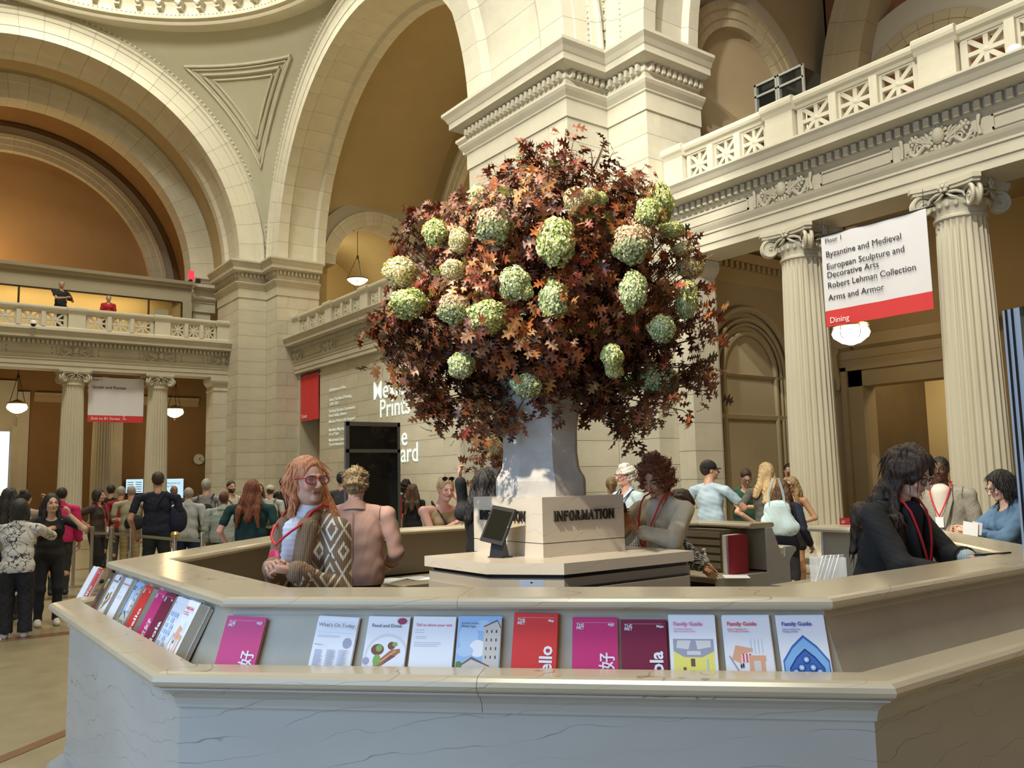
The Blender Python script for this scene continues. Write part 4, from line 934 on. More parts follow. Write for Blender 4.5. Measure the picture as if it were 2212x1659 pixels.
def art(kind):
    a = Art(); base = 'white'
    if kind in ('hello', 'nihao', 'hola'):
        base = {'hello': 'red', 'nihao': 'pink', 'hola': 'maroon'}[kind]
        a.rect(.012, LH - .016, LW - .012, LH - .0155, 'white'); a.text('THE', .012, LH - .030, .015, 'white', 0, .0002).text('MET', .012, LH - .0405, .015, 'white', 0, .0002)
        a.text({'hello': 'Map', 'nihao': '\u5730\u56fe', 'hola': 'Mapa'}[kind], LW - .033, LH - .029, .0115, 'white', 0, .0004)
        a.text({'hello': 'Hello', 'nihao': '\u60a8\u597d', 'hola': 'Hola'}[kind], LW - .016, .006, .062 if kind != 'nihao' else .058, 'white', PI / 2, .0016 if kind != 'nihao' else .0007)
    if kind == 'today':
        a.text("What's On Today", .012, LH - .040, .0188, 'ink').rect(.012, LH - .018, LW - .012, LH - .0175, 'grey').rect(.010, LH - .058, LW - .012, LH - .0575, 'grey')
        tlines(a, .012, LH - .070, .10, 2, .005); a.ell(.128, LH - .093, .017, .019, 'grey'); a.text('Exhibitions', .012, LH - .108, .007, 'ink')
        for k in range(3): tlines(a, .012 + k * .046, LH - .122 , .036, 34, .0034, .0016)
    if kind == 'food':
        a.text('Food and Drink', .016, LH - .040, .0175, 'ink'); a.ell(.135, LH - .012, .030, .016, 'plate').ell(.128, LH - .016, .018, .012, 'wine')
        a.ell(.085, .105, .080, .078, 'plate').ell(.085, .102, .072, .070, 'white'); a.ell(.05, .125, .024, .020, 'food2').ell(.055, .13, .012, .012, 'leafg').ell(.100, .140, .014, .014, 'food2').ell(.112, .145, .010, .008, 'leafg')
        a.poly([(.030, .050), (.060, .060), (.135, .118), (.132, .130), (.10, .125), (.045, .075)], 'food').poly([(.040, .060), (.120, .122), (.117, .125), (.042, .066)], 'peach'); a.ell(.052, .088, .014, .02, 'leafg').ell(.012, .085, .013, .012, 'grey')
        a.poly([(.070, .070), (.120, .104), (.10, .106)], 'food2').rect(.012, .02, .10, .024, 'white')
    if kind == 'tell':
        a.text('Tell us about your visit', .010, LH - .036, .0143, 'redt', 0, 0); tlines(a, .010, LH - .050, .035, 2, .009); tlines(a, .015, LH - .074, .04, 2, .006); tlines(a, .010, LH - .095, .12, 3, .006)
    if kind == 'ages':
        a.rect(0, 0, LW, LH, 'sky').ell(.04, .17, .035, .05, 'lblue').ell(.075, .13, .03, .03, 'white').ell(.03, .12, .03, .02, 'lblue').ell(.09, .21, .03, .02, 'lblue')
        a.poly([(.094, .05), (.150, .045), (.154, .20), (.140, .226), (.094, .205)], 'stone').poly([(.094, .205), (.140, .226), (.154, .20), (.154, .206), (.140, .232), (.092, .209)], 'brown')
        for i in range(3):
            for j in range(4): a.rect(.103 + i * .017, .095 + j * .030, .107 + i * .017, .105 + j * .030, 'dk')
        a.poly([(0, .02), (0, .062), (.03, .085), (.055, .10), (.075, .085), (.12, .07), (.15, .05), (.155, .02)], 'stone').poly([(0, .062), (.055, .10), (.12, .07), (.12, .066), (.055, .092), (0, .057)], 'brown')
        for i in range(7): a.rect(.01 + i * .018, .045, .016 + i * .018, .055, 'dk')
        a.rect(0, 0, LW, .028, 'stone2').ell(.12, .022, .035, .022, 'green').ell(.06, .03, .02, .015, 'green').ell(.01, .07, .012, .014, 'green')
        a.text('Journey to the\nMiddle Ages', .012, LH - .030, .0105, 'ink', 0, 0)
    if kind in ('fam_pink', 'fam_red', 'fam_blue'):
        c = {'fam_pink': 'pinkt', 'fam_red': 'redt', 'fam_blue': 'bluet'}[kind]
        a.text('Family Guide', .013, LH - .036, .0185, c, 0, .0004); sub = {'fam_pink': 'The British Galleries\nMake Yourself at Home', 'fam_red': 'Explore Egyptian Art\nThe Temple of Dendur', 'fam_blue': 'Explore Islamic Art\nDazzling Details'}[kind]
        a.text(sub, .013, LH - .050, .0076, c)
        if kind == 'fam_pink':
            a.rect(.010, .03, .145, .125, 'yel').poly([(.010, .125), (.010, .165), (.145, .165), (.145, .125), (.105, .105), (.045, .105)], 'grey').poly([(.02, .135), (.025, .160), (.07, .160), (.06, .130)], 'plate').poly([(.09, .130), (.085, .16), (.135, .16), (.135, .138)], 'plate').rect(.055, .112, .100, .125, 'plate')
            a.rect(.066, .075, .080, .100, 'brown').rect(.040, .045, .050, .072, 'brown').poly([(0.01, .0), (.145, 0), (.145, .035), (.105, .055), (.045, .055), (.01, .035)], 'white').rect(.065, .045, .09, .052, 'brown').ell(.10, .04, .006, .01, 'dk').rect(.118, .06, .123, .10, 'lblue')
        if kind == 'fam_red':
            a.poly([(.020, .10), (.035, .145), (.09, .135), (.09, .095), (.05, .085)], 'peach').poly([(.05, .085), (.09, .095), (.09, .125), (.052, .115)], 'white')
            for i in range(3): a.rect(.055 + i * .011, .09, .061 + i * .011, .118, 'redt')
            a.rect(.075, .02, .090, .105, 'peach').rect(.075, .095, .130, .112, 'peach').rect(.112, .02, .126, .10, 'peach').rect(.09, .02, .112, .095, 'plate').poly([(.01, .11), (.015, .11), (.06, .03), (.055, .03)], 'grey').ell(.055, .08, .003, .008, 'dk').ell(.048, .078, .003, .007, 'dk')
            for i in range(4): a.rect(.085 + i * .012, .12, .0865 + i * .012, .165, 'lblue')
        if kind == 'fam_blue':
            P = lambda s_: [(.078 - s_, .0), (.078 - s_, .095 * s_ / .072 + .0), (.078 - s_ * .55, .14 * s_ / .072), (.078, .175 * s_ / .072), (.078 + s_ * .55, .14 * s_ / .072), (.078 + s_, .095 * s_ / .072), (.078 + s_, 0)]
            a.poly(P(.074), 'tile').poly(P(.070), 'tile2').poly(P(.056), 'tile3').poly(P(.053), 'tile')
            for cx_, cy_ in ((.078, .05), (.05, .03), (.106, .03), (.06, .075), (.096, .075), (.078, .10), (.04, .06), (.116, .06), (.078, .02)):
                a.ell(cx_, cy_, .013, .013, 'tile3', 6).ell(cx_, cy_, .010, .010, 'tile2', 6).ell(cx_, cy_, .005, .005, 'white', 6)
    if kind == 'fork':
        a.poly([(.012, .0), (.10, .20), (.11, .20), (.05, .0)], 'gold').ell(.05, .075, .022, .05, 'brown').ell(.052, .08, .014, .04, 'gold').poly([(.09, .15), (.105, .22), (.112, .22), (.10, .15)], 'brown').poly([(.11, .0), (LW, .12), (LW, 0)], 'dk'); a.text('Dining', .07, LH - .03, .014, 'peach')
    if kind == 'grid':
        for i in range(5):
            for j in range(7):
                if (i * j) % 3 != 2: a.rect(.012 + i * .027, .012 + j * .025, .012 + i * .027 + .021, .012 + j * .025 + .019, 'lblue')
        a.text('Map', .015, LH - .03, .012, 'pinkt')
    if kind == 'dark':
        base = 'brown'; a.ell(.07, .12, .05, .08, 'dk').ell(.09, .18, .03, .03, 'gold').ell(.05, .06, .03, .03, 'food2').rect(.09, LH - .05, .12, LH - .035, 'plate')
    if kind == 'plain': pass
    return a, base
LEAF = []
def leaflet(kind, org, xd, upd, thick, label, group=None, w=1.0, h=1.0, lean=0, spread=3, front=True):
    """org bottom left corner on the back panel, xd along the panel, upd up the panel; grows outward"""
    Mx = frame_mat(org, xd, upd) @ Matrix.Rotation(lean, 4, 'Z')
    t = thing('leaflet_stack', (0, 0, 0), label, 'leaflets', group); t.matrix_basis = Mx
    a, base = art(kind); W_, H_ = LW * w, LH * h
    MB().box(0, W_, 0, H_ - .004, 0, thick - .001).build('page_block', M_page2, t)
    for k in range(spread):
        dx, dy = random.uniform(-.003, .004), random.uniform(-.002, .006); z = thick * (.3 + .6 * k / max(1, spread)) 
        MB().box(dx, W_ + dx, .004, H_ + dy, z, z + .0015).build('loose_sheet', PM[base], t)
    MB().box(-.0005, W_ + .0005, 0, H_, thick - .001, thick + .0004).build('front_cover', PM[base], t)
    if a.mb.v:
        me = a.mb.mesh('cover_print', [PM[k] for k in PK]); me.transform(Matrix.Translation((0, 0, thick)) @ Matrix.Diagonal((w, h, 1, 1))); link('cover_print', me, t)
    for (s, x, y, size, col, rot, bold) in a.txt:
        o = font_text('cover_lettering', s, size, PM[col], t, bold=bold, ext=.0002, res=2); o.location = (x * w, y * h, thick + a.z + .0015); o.rotation_euler = (0, 0, rot)
    return t
def face_frame(c0, c1):
    """c0 left corner, c1 right corner (as a reader sees them) of one panel of the desk"""
    c0 = Vector((c0[0], c0[1], 0)); c1 = Vector((c1[0], c1[1], 0)); xd = (c1 - c0).normalized(); out = Vector((xd.y, -xd.x, 0))
    pb = c0 + out * .068 + Vector((0, 0, .906)); pt = c0 - out * .043 + Vector((0, 0, 1.128)); up = (pt - pb).normalized(); return c0, xd, out, pb, up
def on_face(px, py, fr):
    c0, xd, out, pb, up = fr; n = xd.cross(up); d = Vector(ray(px, py)); o = Vector((0, 0, EYE)); t = (pb - o).dot(n) / d.dot(n); p = o + d * t; return (p - pb).dot(xd), (p - pb).dot(up)
FR = face_frame(OP[5], OP[6]); LF = face_frame(OP[4], OP[5])
GRP = 'leaflet stacks on the front ledge'
for kind, px, th, lab, lean, hh in (('nihao', 474, .016, 'pink leaflets lettered in Chinese, first stack on the front ledge by the corner', -.05, 1.0),
        ('today', 672, .012, "white What's On Today leaflets with columns of small print", -.05, 1.0), ('food', 786, .012, 'Food and Drink leaflets with a plate of food on the cover', -.02, 1.0),
        ('tell', 886, .012, 'white leaflets titled Tell us about your visit in red', -.01, 1.0), ('ages', 986, .016, 'Journey to the Middle Ages leaflets with a stone tower and blue sky', -.0, 1.0),
        ('hello', 1110, .020, 'bright red leaflets lettered ello sideways, slightly fanned', -.02, 1.05), ('nihao', 1240, .012, 'magenta Chinese leaflets between the red and the maroon stacks', .0, .98),
        ('hola', 1344, .016, 'dark maroon leaflets lettered Hola sideways', .0, .96), ('fam_pink', 1449, .018, 'Family Guide leaflets with a yellow room picture', .0, 1.02),
        ('fam_red', 1567, .012, 'Family Guide leaflets with red title and peach temple drawing', .01, 1.03), ('fam_blue', 1686, .012, 'Family Guide leaflets with a blue tiled arch, last by the corner', .015, 1.03)):
    u, v = on_face(px + (4 if px < 1100 else -2), 1385, FR)
    leaflet(kind, FR[3] + FR[1] * u + FR[4] * .0, FR[1], FR[4], th, lab, GRP, 1.0, hh, lean, 4 if kind == 'hello' else 2)
GRL = 'leaflet stacks on the side ledge'
side = [('plain', 1.00, .03, 'white leaflet stack at the far end of the side ledge'), ('hello', .90, .02, 'red leaflets, farthest coloured stack on the side ledge'), ('dark', .79, .02, 'brown photo leaflets beside the far red stack on the side ledge'),
        ('food', .68, .03, 'white leaflets with a plate of food on the side ledge'), ('tell', .57, .03, 'plain white leaflets standing between two photo leaflets on the side ledge'), ('ages', .475, .025, 'sky and castle leaflets on the side ledge'),
        ('hello', .385, .03, 'red leaflets lettered Hello in the middle of the side ledge'), ('nihao', .31, .02, 'magenta leaflets beside the middle red stack on the side ledge'), ('hola', .245, .02, 'maroon leaflets on the side ledge'),
        ('grid', .165, .02, 'leaflets with a light blue block map on the side ledge'), ('fork', .10, .02, 'leaflets with a golden spoon on the side ledge'), ('fam_red', .03, .06, 'thick pile of white Family Guide leaflets at the corner of the side ledge')]
Ls = (Vector(OP[5]) - Vector(OP[4])).length
# left ends read off the photograph at the level of the rail
pxs = [172, 178, 205, 232, 254, 276, 300, 328, 347, 362, 388, 402]
pxs = {'plain': 165}
bl = [(166, 1312), (172, 1312), (196, 1326), (212, 1342), (232, 1352), (252, 1366), (272, 1378), (294, 1390), (312, 1399), (334, 1412), (354, 1421), (378, 1432)]
for (kind, q, th, lab), (bx, by) in zip(side, bl):
    u, v = on_face(bx, by, LF)
    leaflet(kind, LF[3] + LF[1] * (u - .0), LF[1], LF[4], th, lab, GRL, .92, 1.02, 0, 1)
# ---- things lying on the desk inside
v = U(1148, 1256, z=1.165); cs = thing('card_stand', (v.x, v.y, .785), 'small white card stand just behind the front counter', 'card stand', rz=-PI / 4)
MB().box(-.055, .055, .0, .004, 0, .385).build('card', M_white, cs); MB().box(-.055, .055, -.03, .05, 0, .006).build('foot', M_white, cs)
MB().box(-.004, .004, -.002, .0, .372, .378).build('dot', M_dark, cs)
for k, (px, py, lab) in enumerate(((838, 1252, 'loose white papers on the inner worktop beside the pink jacket'), (905, 1246, 'white sheet on the inner worktop nearer the centre cabinet'))):
    v = U(px, py, z=.80); t = thing('paper_sheets', (v.x, v.y, .786), lab, 'papers', rz=.5 + k)
    for j in range(3 - k): MB().box(-.12 + .02 * j, .12 + .03 * j, -.09, .09 + .01 * j, .003 * j, .003 * j + .002).build('sheet', M_white, t)
v = U(1590, 1242, z=.80); t = thing('paper_sheets', (v.x, v.y, .786), 'white sheet under the bending hand near the gate', 'papers', rz=.8)
MB().box(-.12, .12, -.1, .1, 0, .003).build('sheet', M_white, t)
v = U(1528, 1240, z=.80); hs = thing('sanitizer_bottle', (v.x + .12, v.y + .12, .786), 'clear pump bottle of hand sanitizer on the inner worktop', 'bottle')
MB().lathe([(0, 0), (.033, 0), (.035, .01), (.035, .11), (.025, .13), (.012, .14), (.0, .14)], 20).build('bottle_body', mat('clear_gel', (.50, .52, .56), .15, alpha=.85), hs)
MB().lathe([(.0, .14), (.014, .14), (.014, .165), (.006, .17), (.006, .195), (0, .195)], 14).tube([(0, 0, .19), (0, 0, .205), (-.035, 0, .20)], .007, 6).build('pump', M_white, hs)
for k, (yy, c, lab) in enumerate(((.135, M_white, 'white binder standing by the pigeon holes'), (.075, mat('dark_red_card', (.30, .01, .03), .5), 'dark red folder standing beside the white binder'))):
    t = thing('folder', (DX + REF - .40, GY0 + yy, .786), lab, 'folder', rz=.06)
    MB().box(-.11, .11, -.018, .018, .0, .325).build('cover', c, t); MB().box(-.105, .112, -.012, .012, .004, .318).build('pages', M_page, t)
tag(MB().obox((DX + REF - .36, GY0 + .178, .93), (.12, 0, 0), (0, .004, 0), (0, 0, .142)).build('kraft_envelope', mat('kraft', (.38, .26, .10), .8)), 'tan envelope leaning beside the white binder', 'envelope')
# rack of leaflets on the inner side by the gate
v = U(1838, 1238, z=.82)
rk = thing('leaflet_rack', (v.x, v.y, .786), 'tiered clear rack with red, photo and blue Family Guide leaflets inside the desk', 'leaflet rack', rz=-PI / 4 - .1)
def card(kind, px, py, w, sc, lab):
    p = U(px, py, z=1.0); return p
for kind, dx, dz, dy, lab in (('fam_blue', 0, .0, -.02, 'Family Guide leaflet with blue arch in the clear rack inside the desk'), ('ages', .0, .135, .04, 'brown photo leaflet in the middle tier of the clear rack'), ('hello', .03, .22, .08, 'red leaflet in the top tier of the clear rack')):
    org = Vector((v.x, v.y, .79 + dz)) + Vector((1, -1, 0)).normalized() * (dx - .06) + Vector((1, 1, 0)).normalized() * (dy + .03)
    leaflet(kind, org, (1, -1, 0), (.12, .12, 1), .012, lab, None, .95, .95)
M_acr = mat('clear_acrylic', (.75, .78, .8), .08, alpha=.28)
MB().box(-.09, .09, .01, .014, 0, .20).box(-.09, .09, .12, .124, 0, .40).box(-.092, -.088, .01, .124, 0, .30).box(.088, .092, .01, .124, 0, .30).build('acrylic_frame', M_acr, rk)
v = U(1790, 1250, z=.95); bn = thing('acrylic_box', (v.x, v.y, .786), 'clear acrylic box of small white tickets by the gate', 'box', rz=-.6)
mb = MB()
for q in ((-.09, .09, -.07, -.066), (-.09, .09, .066, .07), (-.09, -.086, -.07, .07), (.086, .09, -.07, .07)): mb.box(*q, 0, .30)
mb.build('acrylic_wall', M_acr, bn)
for k in range(5): MB().obox((-.05 + .025 * k, .01 * (k % 2), .20), (.022, .012, 0), (-.001, .003, 0), (.04, .0, .11)).build('ticket', M_white, bn)
# ------------------------------------------------------------------ kiosks and signs
def kiosk(x, y, rz, w, h, label, side=M_bronze, d=.12):
    t = thing('display_kiosk', (x, y, 0), label, 'kiosk', rz=rz)
    MB().box(-w / 2, w / 2, 0, d, 0, h).build('cabinet', side, t)
    MB().box(-w / 2 + .035, w / 2 - .035, -.012, 0, .0 + .75, h - .36).build('dark_screen', M_glassblk, t)
    MB().box(-w / 2 + .035, w / 2 - .035, -.012, 0, h - .32, h - .05).build('upper_panel', M_glassblk, t)
    MB().box(-w / 2 + .035, w / 2 - .035, -.012, 0, .08, .71).build('lower_panel', M_glassblk, t)
    f = mat('kiosk_frame', (.14, .135, .11), .4, metal=.5)
    for a in ((-w / 2, -w / 2 + .035, 0, h), (w / 2 - .035, w / 2, 0, h), (-w / 2, w / 2, h - .05, h), (-w / 2, w / 2, h - .36, h - .32), (-w / 2, w / 2, .71, .75)): MB().box(a[0], a[1], -.022, 0, a[2], a[3]).build('frame_bar', f, t)
    return t
v = at(806, 912, 10.0); kiosk(v.x, v.y, 0, .70, v.z, 'tall black glass display kiosk behind the pink jacket', side=mat('kiosk_blue_side', (.16, .18, .24), .4), d=.045)
v = at(2186, 668, 4.3); v2 = at(2205, 668, 4.3)
kk = kiosk(at(2168, 668, 4.3).x + .20, at(2168, 668, 4.3).y - .13, -.30, .40, v.z, 'tall kiosk with a pale blue lit edge at the picture border', mat('daylight_tinted_metal', (.50, .58, .70), .35, metal=.2), d=.10)  # blue of the daylight falling on this edge is put into the metal colour
for zc in (.035, .07): MB().box(-.205, -.198, zc, zc + .012, 0, v.z).build('edge_groove', M_dark, kk)
v = at(862, 1072, 10.5); t = thing('small_red_sign', (v.x, v.y, 0), 'small red sign on a post beside the black kiosk', 'sign', rz=-.6)
MB().tube([(0, 0, .02), (0, 0, 1.2)], .012, 6).build('post', M_steel, t); MB().lathe([(0, 0), (.14, 0), (.14, .015), (0, .02)], 20).build('base', M_steel, t)
MB().box(-.035, .035, -.012, .0, 1.16, 1.43).build('red_panel', PM['red'], t)
# wall screens on the south side
for nm_, x0, x1, y0, y1, lines, lab in (('wall_screen', 280, 307, 1035, 1065, None, 'bright screen with columns of text left of the second column'), ('wall_screen', 352, 394, 1034, 1078, 'Welcome to\nThe Met', 'bright welcome screen between the second column and the clock wall')):
    a = U(x0 - (8 if x0 < 300 else 0), y0, y=35.8); b = U(x1 + 2, y1, y=35.8)
    t = thing(nm_, (a.x, 35.8, b.z), lab, 'screen', 'lit screens on the south wall'); w, h = b.x - a.x, a.z - b.z
    MB().box(0, w, 0, .08, 0, h).build('screen_case', M_dark, t)
    MB().box(.01, w - .01, -.005, 0, .01, h - .01).build('lit_display', mat('screen_glow', (.6, .8, 1), .4, emit=(.52, .82, 1), estr=1.1), t)
    if lines: o = font_text('screen_lettering', lines, .12, M_ink, t); o.location = (.06, -.008, h - .22); o.rotation_euler = (PI / 2, 0, 0)
    else:
        m2 = MB()
        for k in range(3):
            for j in range(8): m2.box(.06 + k * .3, .06 + k * .3 + .22, -.008, -.006, h - .14 - j * .09, h - .115 - j * .09)
        o = m2.build('screen_text', M_ink, t); o['kind'] = 'stuff'
# ------------------------------------------------------------------ the flower arrangement
BC = Vector((BCX, BCY, 2.86)); BR = (1.03, 1.03, .88)
fa_ = thing('flower_arrangement', (BCX, BCY, 2.2), 'huge round arrangement of red brown oak leaves and green hydrangea heads in the stone vase', 'flowers', world=True)
def attr_mat(name, rough, trans=.0, coat=0):
    m, nt, b = _nodes(name); at_ = N(nt, 'ShaderNodeVertexColor'); at_.layer_name = 'Col'; nt.links.new(at_.outputs[0], b.inputs['Base Color'])
    b.inputs['Roughness'].default_value = rough
    return m
M_leaf = attr_mat('autumn_leaf', .42); M_flor = attr_mat('hydrangea_petal', .7)
half = [(.012, 0), (.02, .16), (.22, .13), (.31, .19), (.10, .29), (.08, .38), (.30, .41), (.45, .53), (.26, .54), (.09, .60), (.24, .70), (.33, .81), (.10, .80), (.05, .88), (.09, .94), (0, 1.0)]
def leaf_geo():
    vs = []; fs = []; k = len(half)
    for x, y in half: vs += [(-x, y), (0, y), (x, y)]
    for i in range(k - 1):
        a, b = i * 3, i * 3 + 3
        fs += [(a, a + 1, b + 1, b), (a + 1, a + 2, b + 2, b + 1)]
    v = np.array(vs); z = -.28 * v[:, 1] ** 2 + .22 * np.abs(v[:, 0]) - .35 * v[:, 0] ** 2
    return np.c_[v[:, 0] * .92, v[:, 1], z], fs
LV, LFc = leaf_geo()
LFa = np.array(LFc)
def colmesh(name, V, F, C, m, smooth=False):
    """C: one colour per vertex"""
    me = bpy.data.meshes.new(name); V = np.asarray(V, dtype=np.float32); F = np.asarray(F, dtype=np.int32)
    me.vertices.add(len(V)); me.vertices.foreach_set('co', V.ravel())
    n = F.shape[1]; me.loops.add(F.size); me.loops.foreach_set('vertex_index', F.ravel()); me.polygons.add(len(F))
    me.polygons.foreach_set('loop_start', np.arange(0, F.size, n, dtype=np.int32)); me.polygons.foreach_set('loop_total', np.full(len(F), n, dtype=np.int32))
    me.polygons.foreach_set('use_smooth', np.full(len(F), smooth)); me.update(calc_edges=True)
    a = me.color_attributes.new('Col', 'FLOAT_COLOR', 'POINT'); C = np.asarray(C, dtype=np.float32)
    if C.shape[1] == 3: C = np.c_[C, np.ones(len(C), dtype=np.float32)]
    a.data.foreach_set('color', C.ravel().astype(np.float32)); me.materials.append(m); me.validate(); return me
PALL = np.array([(.20, .055, .022), (.13, .036, .018), (.085, .022, .015), (.17, .078, .036), (.27, .085, .03), (.24, .12, .065), (.115, .042, .028), (.34, .18, .10), (.09, .11, .03), (.19, .028, .016)])
PALL = PALL * np.array([1.25, 1.18, .85])
PW = np.array([.20, .18, .15, .12, .09, .08, .08, .03, .02, .05])
rng = np.random.RandomState(11)
def envelope(d):
    """radius factor for a direction"""
    k = 1 + .07 * math.sin(5 * math.atan2(d.y, d.x) + 1) + .06 * math.sin(7 * d.z + 3 * d.x)
    if d.z < -.3: k *= 1 - .10 * min(1, (-d.z - .3) / .7)
    return k
tips = []
for i in range(1500):
    d = Vector(rng.normal(size=3)); d.normalize()
    r = (.42 + .58 * rng.rand() ** .55) * envelope(d)
    zz = d.z * BR[2] * r
    if d.z < 0: hr = math.hypot(d.x, d.y) + 1e-6; fl = min(.50, hr ** .6) / hr if hr < .50 else 1; fl = min(fl, 2.2); dx_, dy_ = d.x * fl, d.y * fl
    else: dx_, dy_ = d.x, d.y
    p = Vector((dx_ * BR[0] * r, dy_ * BR[1] * r, zz)); d = p.normalized(); tips.append((p, d, r))
def spray(px, py, dist_off=0.0, n=3, sp=.10):
    c = at(px, py, 5.62 + dist_off)
    for k in range(n):
        p = c - BC + Vector(rng.normal(size=3)) * sp; d = p.normalized(); tips.append((p, d, 1.0))
for px, py, n, sp in ((1120, 370, 9, .09), (1085, 395, 8, .09), (1150, 345, 5, .05), (1225, 345, 8, .07), (1245, 365, 6, .06), (1190, 390, 9, .10), (1180, 430, 10, .10), (1110, 420, 10, .1), (1330, 395, 8, .07), (1375, 400, 6, .06), (1340, 440, 8, .09), (1400, 470, 6, .08),
                      (1300, 318, 1, .02), (1280, 350, 1, .02), (835, 690, 5, .05), (815, 705, 3, .03), (850, 730, 6, .07), (905, 800, 6, .06), (1500, 780, 5, .05), (1520, 795, 2, .02), (1515, 700, 6, .06), (1505, 560, 6, .07), (1330, 900, 7, .07), (1370, 905, 4, .05),
                      (970, 890, 5, .05), (925, 870, 4, .04), (1120, 905, 5, .06), (1060, 910, 5, .07), (1075, 640, 4, .2), (1150, 878, 6, .06), (1100, 885, 8, .06), (1050, 880, 9, .07), (1000, 880, 9, .07), (950, 870, 9, .07), (915, 850, 7, .05), (885, 790, 6, .05), (860, 750, 7, .06), (905, 760, 8, .07), (1010, 840, 9, .09), (1250, 850, 6, .06), (1300, 870, 8, .07), (1350, 885, 8, .07), (1230, 862, 4, .05), (1420, 870, 7, .07), (1460, 840, 7, .07), (1490, 820, 6, .07), (1395, 850, 7, .08), (940, 820, 8, .08)):
    spray(px, py, rng.uniform(-.25, .25), n, sp)
Vall = []; Call = []
cand = []
for (p, d, r) in tips:
    n = 7 if r > .7 else 5
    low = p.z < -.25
    base = PALL[rng.choice(len(PALL), p=PW)]
    for k in range(n):
        s = rng.uniform(.070, .115); az = rng.rand() * 2 * PI; el = rng.uniform(.5, 1.35)
        q = d.to_track_quat('Z', 'Y'); o = q @ Vector((math.cos(az) * math.sin(el), math.sin(az) * math.sin(el), math.cos(el)))
        o = (o + Vector((0, 0, -.25 - .25 * rng.rand()))).normalized()
        nz = (q @ Vector((0, 0, 1)) + Vector(rng.normal(size=3)) * .45); nz = (nz - o * nz.dot(o))
        if nz.length < .01: continue
        nz.normalize(); x = o.cross(nz)
        pos = BC + p + Vector(rng.normal(size=3)) * .035 + d * rng.uniform(-.06, .03)
        c = (base if rng.rand() < .6 else PALL[rng.choice(len(PALL), p=PW)]) * rng.uniform(.7, 1.25)
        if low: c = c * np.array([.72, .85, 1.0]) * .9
        cand.append((pos, o, nz, x, s, c))
# the three hundred leaves that show largest are leaves of their own
camp = Vector((0, 0, EYE))
cand = [c for c in cand if not ((c[0].x - BCX) ** 2 + (c[0].y - BCY) ** 2 < .36 ** 2 and c[0].z < 2.22)]
key = sorted(range(len(cand)), key=lambda i: (cand[i][0] - camp).length - .8 * max(0, (cand[i][0] - BC).length - .75) - abs(cand[i][2].dot((camp - cand[i][0]).normalized())) * .5)
own = set(key[:300]); leafme = {}
gi = 0
cmesh = []
for j in range(12):
    c = PALL[[0, 1, 3, 4, 5, 0, 2, 7, 6, 9, 4, 8][j]] * 1.1
    C = np.tile(c, (len(LV), 1)) * (1 + .25 * (LV[:, 1:2] - .5)); cmesh.append(colmesh('oak_leaf', LV, LFa, C, M_leaf))
for i, (pos, o, nz, x, s, c) in enumerate(cand):
    if i in own:
        M4 = Matrix(((x.x, o.x, nz.x, pos.x), (x.y, o.y, nz.y, pos.y), (x.z, o.z, nz.z, pos.z), (0, 0, 0, 1))) @ Matrix.Scale(s * 1.05, 4)
        ob = link('oak_leaf', cmesh[rng.randint(0, 11) if rng.rand() > .03 else 11], fa_); ob.matrix_basis = M4
    else:
        R = np.array([[x.x, o.x, nz.x], [x.y, o.y, nz.y], [x.z, o.z, nz.z]])
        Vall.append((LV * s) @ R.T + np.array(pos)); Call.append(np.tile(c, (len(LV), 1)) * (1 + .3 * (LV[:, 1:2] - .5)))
nl = len(Vall); F = np.concatenate([LFa + k * len(LV) for k in range(nl)])
o = link('oak_leaves', colmesh('oak_leaves', np.concatenate(Vall), F, np.clip(np.concatenate(Call), 0, 1), M_leaf), fa_); o['kind'] = 'stuff'
# woody stems
M_twig = mat('dark_twig', (.06, .03, .018), .8)
mb = MB()
for (p, d, r) in tips:
    if (r < .62 and rng.rand() < .5) or (p.z < -.25 and rng.rand() < .75): continue
    e = BC + p; s0 = Vector((BCX + rng.uniform(-.15, .15), BCY + rng.uniform(-.15, .15), 2.12)); m1 = s0.lerp(e, .5) + Vector((0, 0, .10))
    mb.tube([s0, m1, e, e + d * .06], [.008, .005, .003, .0015], 4, caps=False)
e = at(1278, 372, 5.6); e2 = at(1302, 316, 5.6)
for a, b in ((at(1255, 430, 5.6), e), (e, e2), (e, at(1276, 322, 5.6)), (at(1160, 470, 5.6), at(1205, 350, 5.6))): mb.tube([a, a.lerp(b, .5) + Vector((.01, 0, .01)), b], [.008, .006, .003], 4)
o = mb.build('stems', M_twig, fa_); o['kind'] = 'stuff'
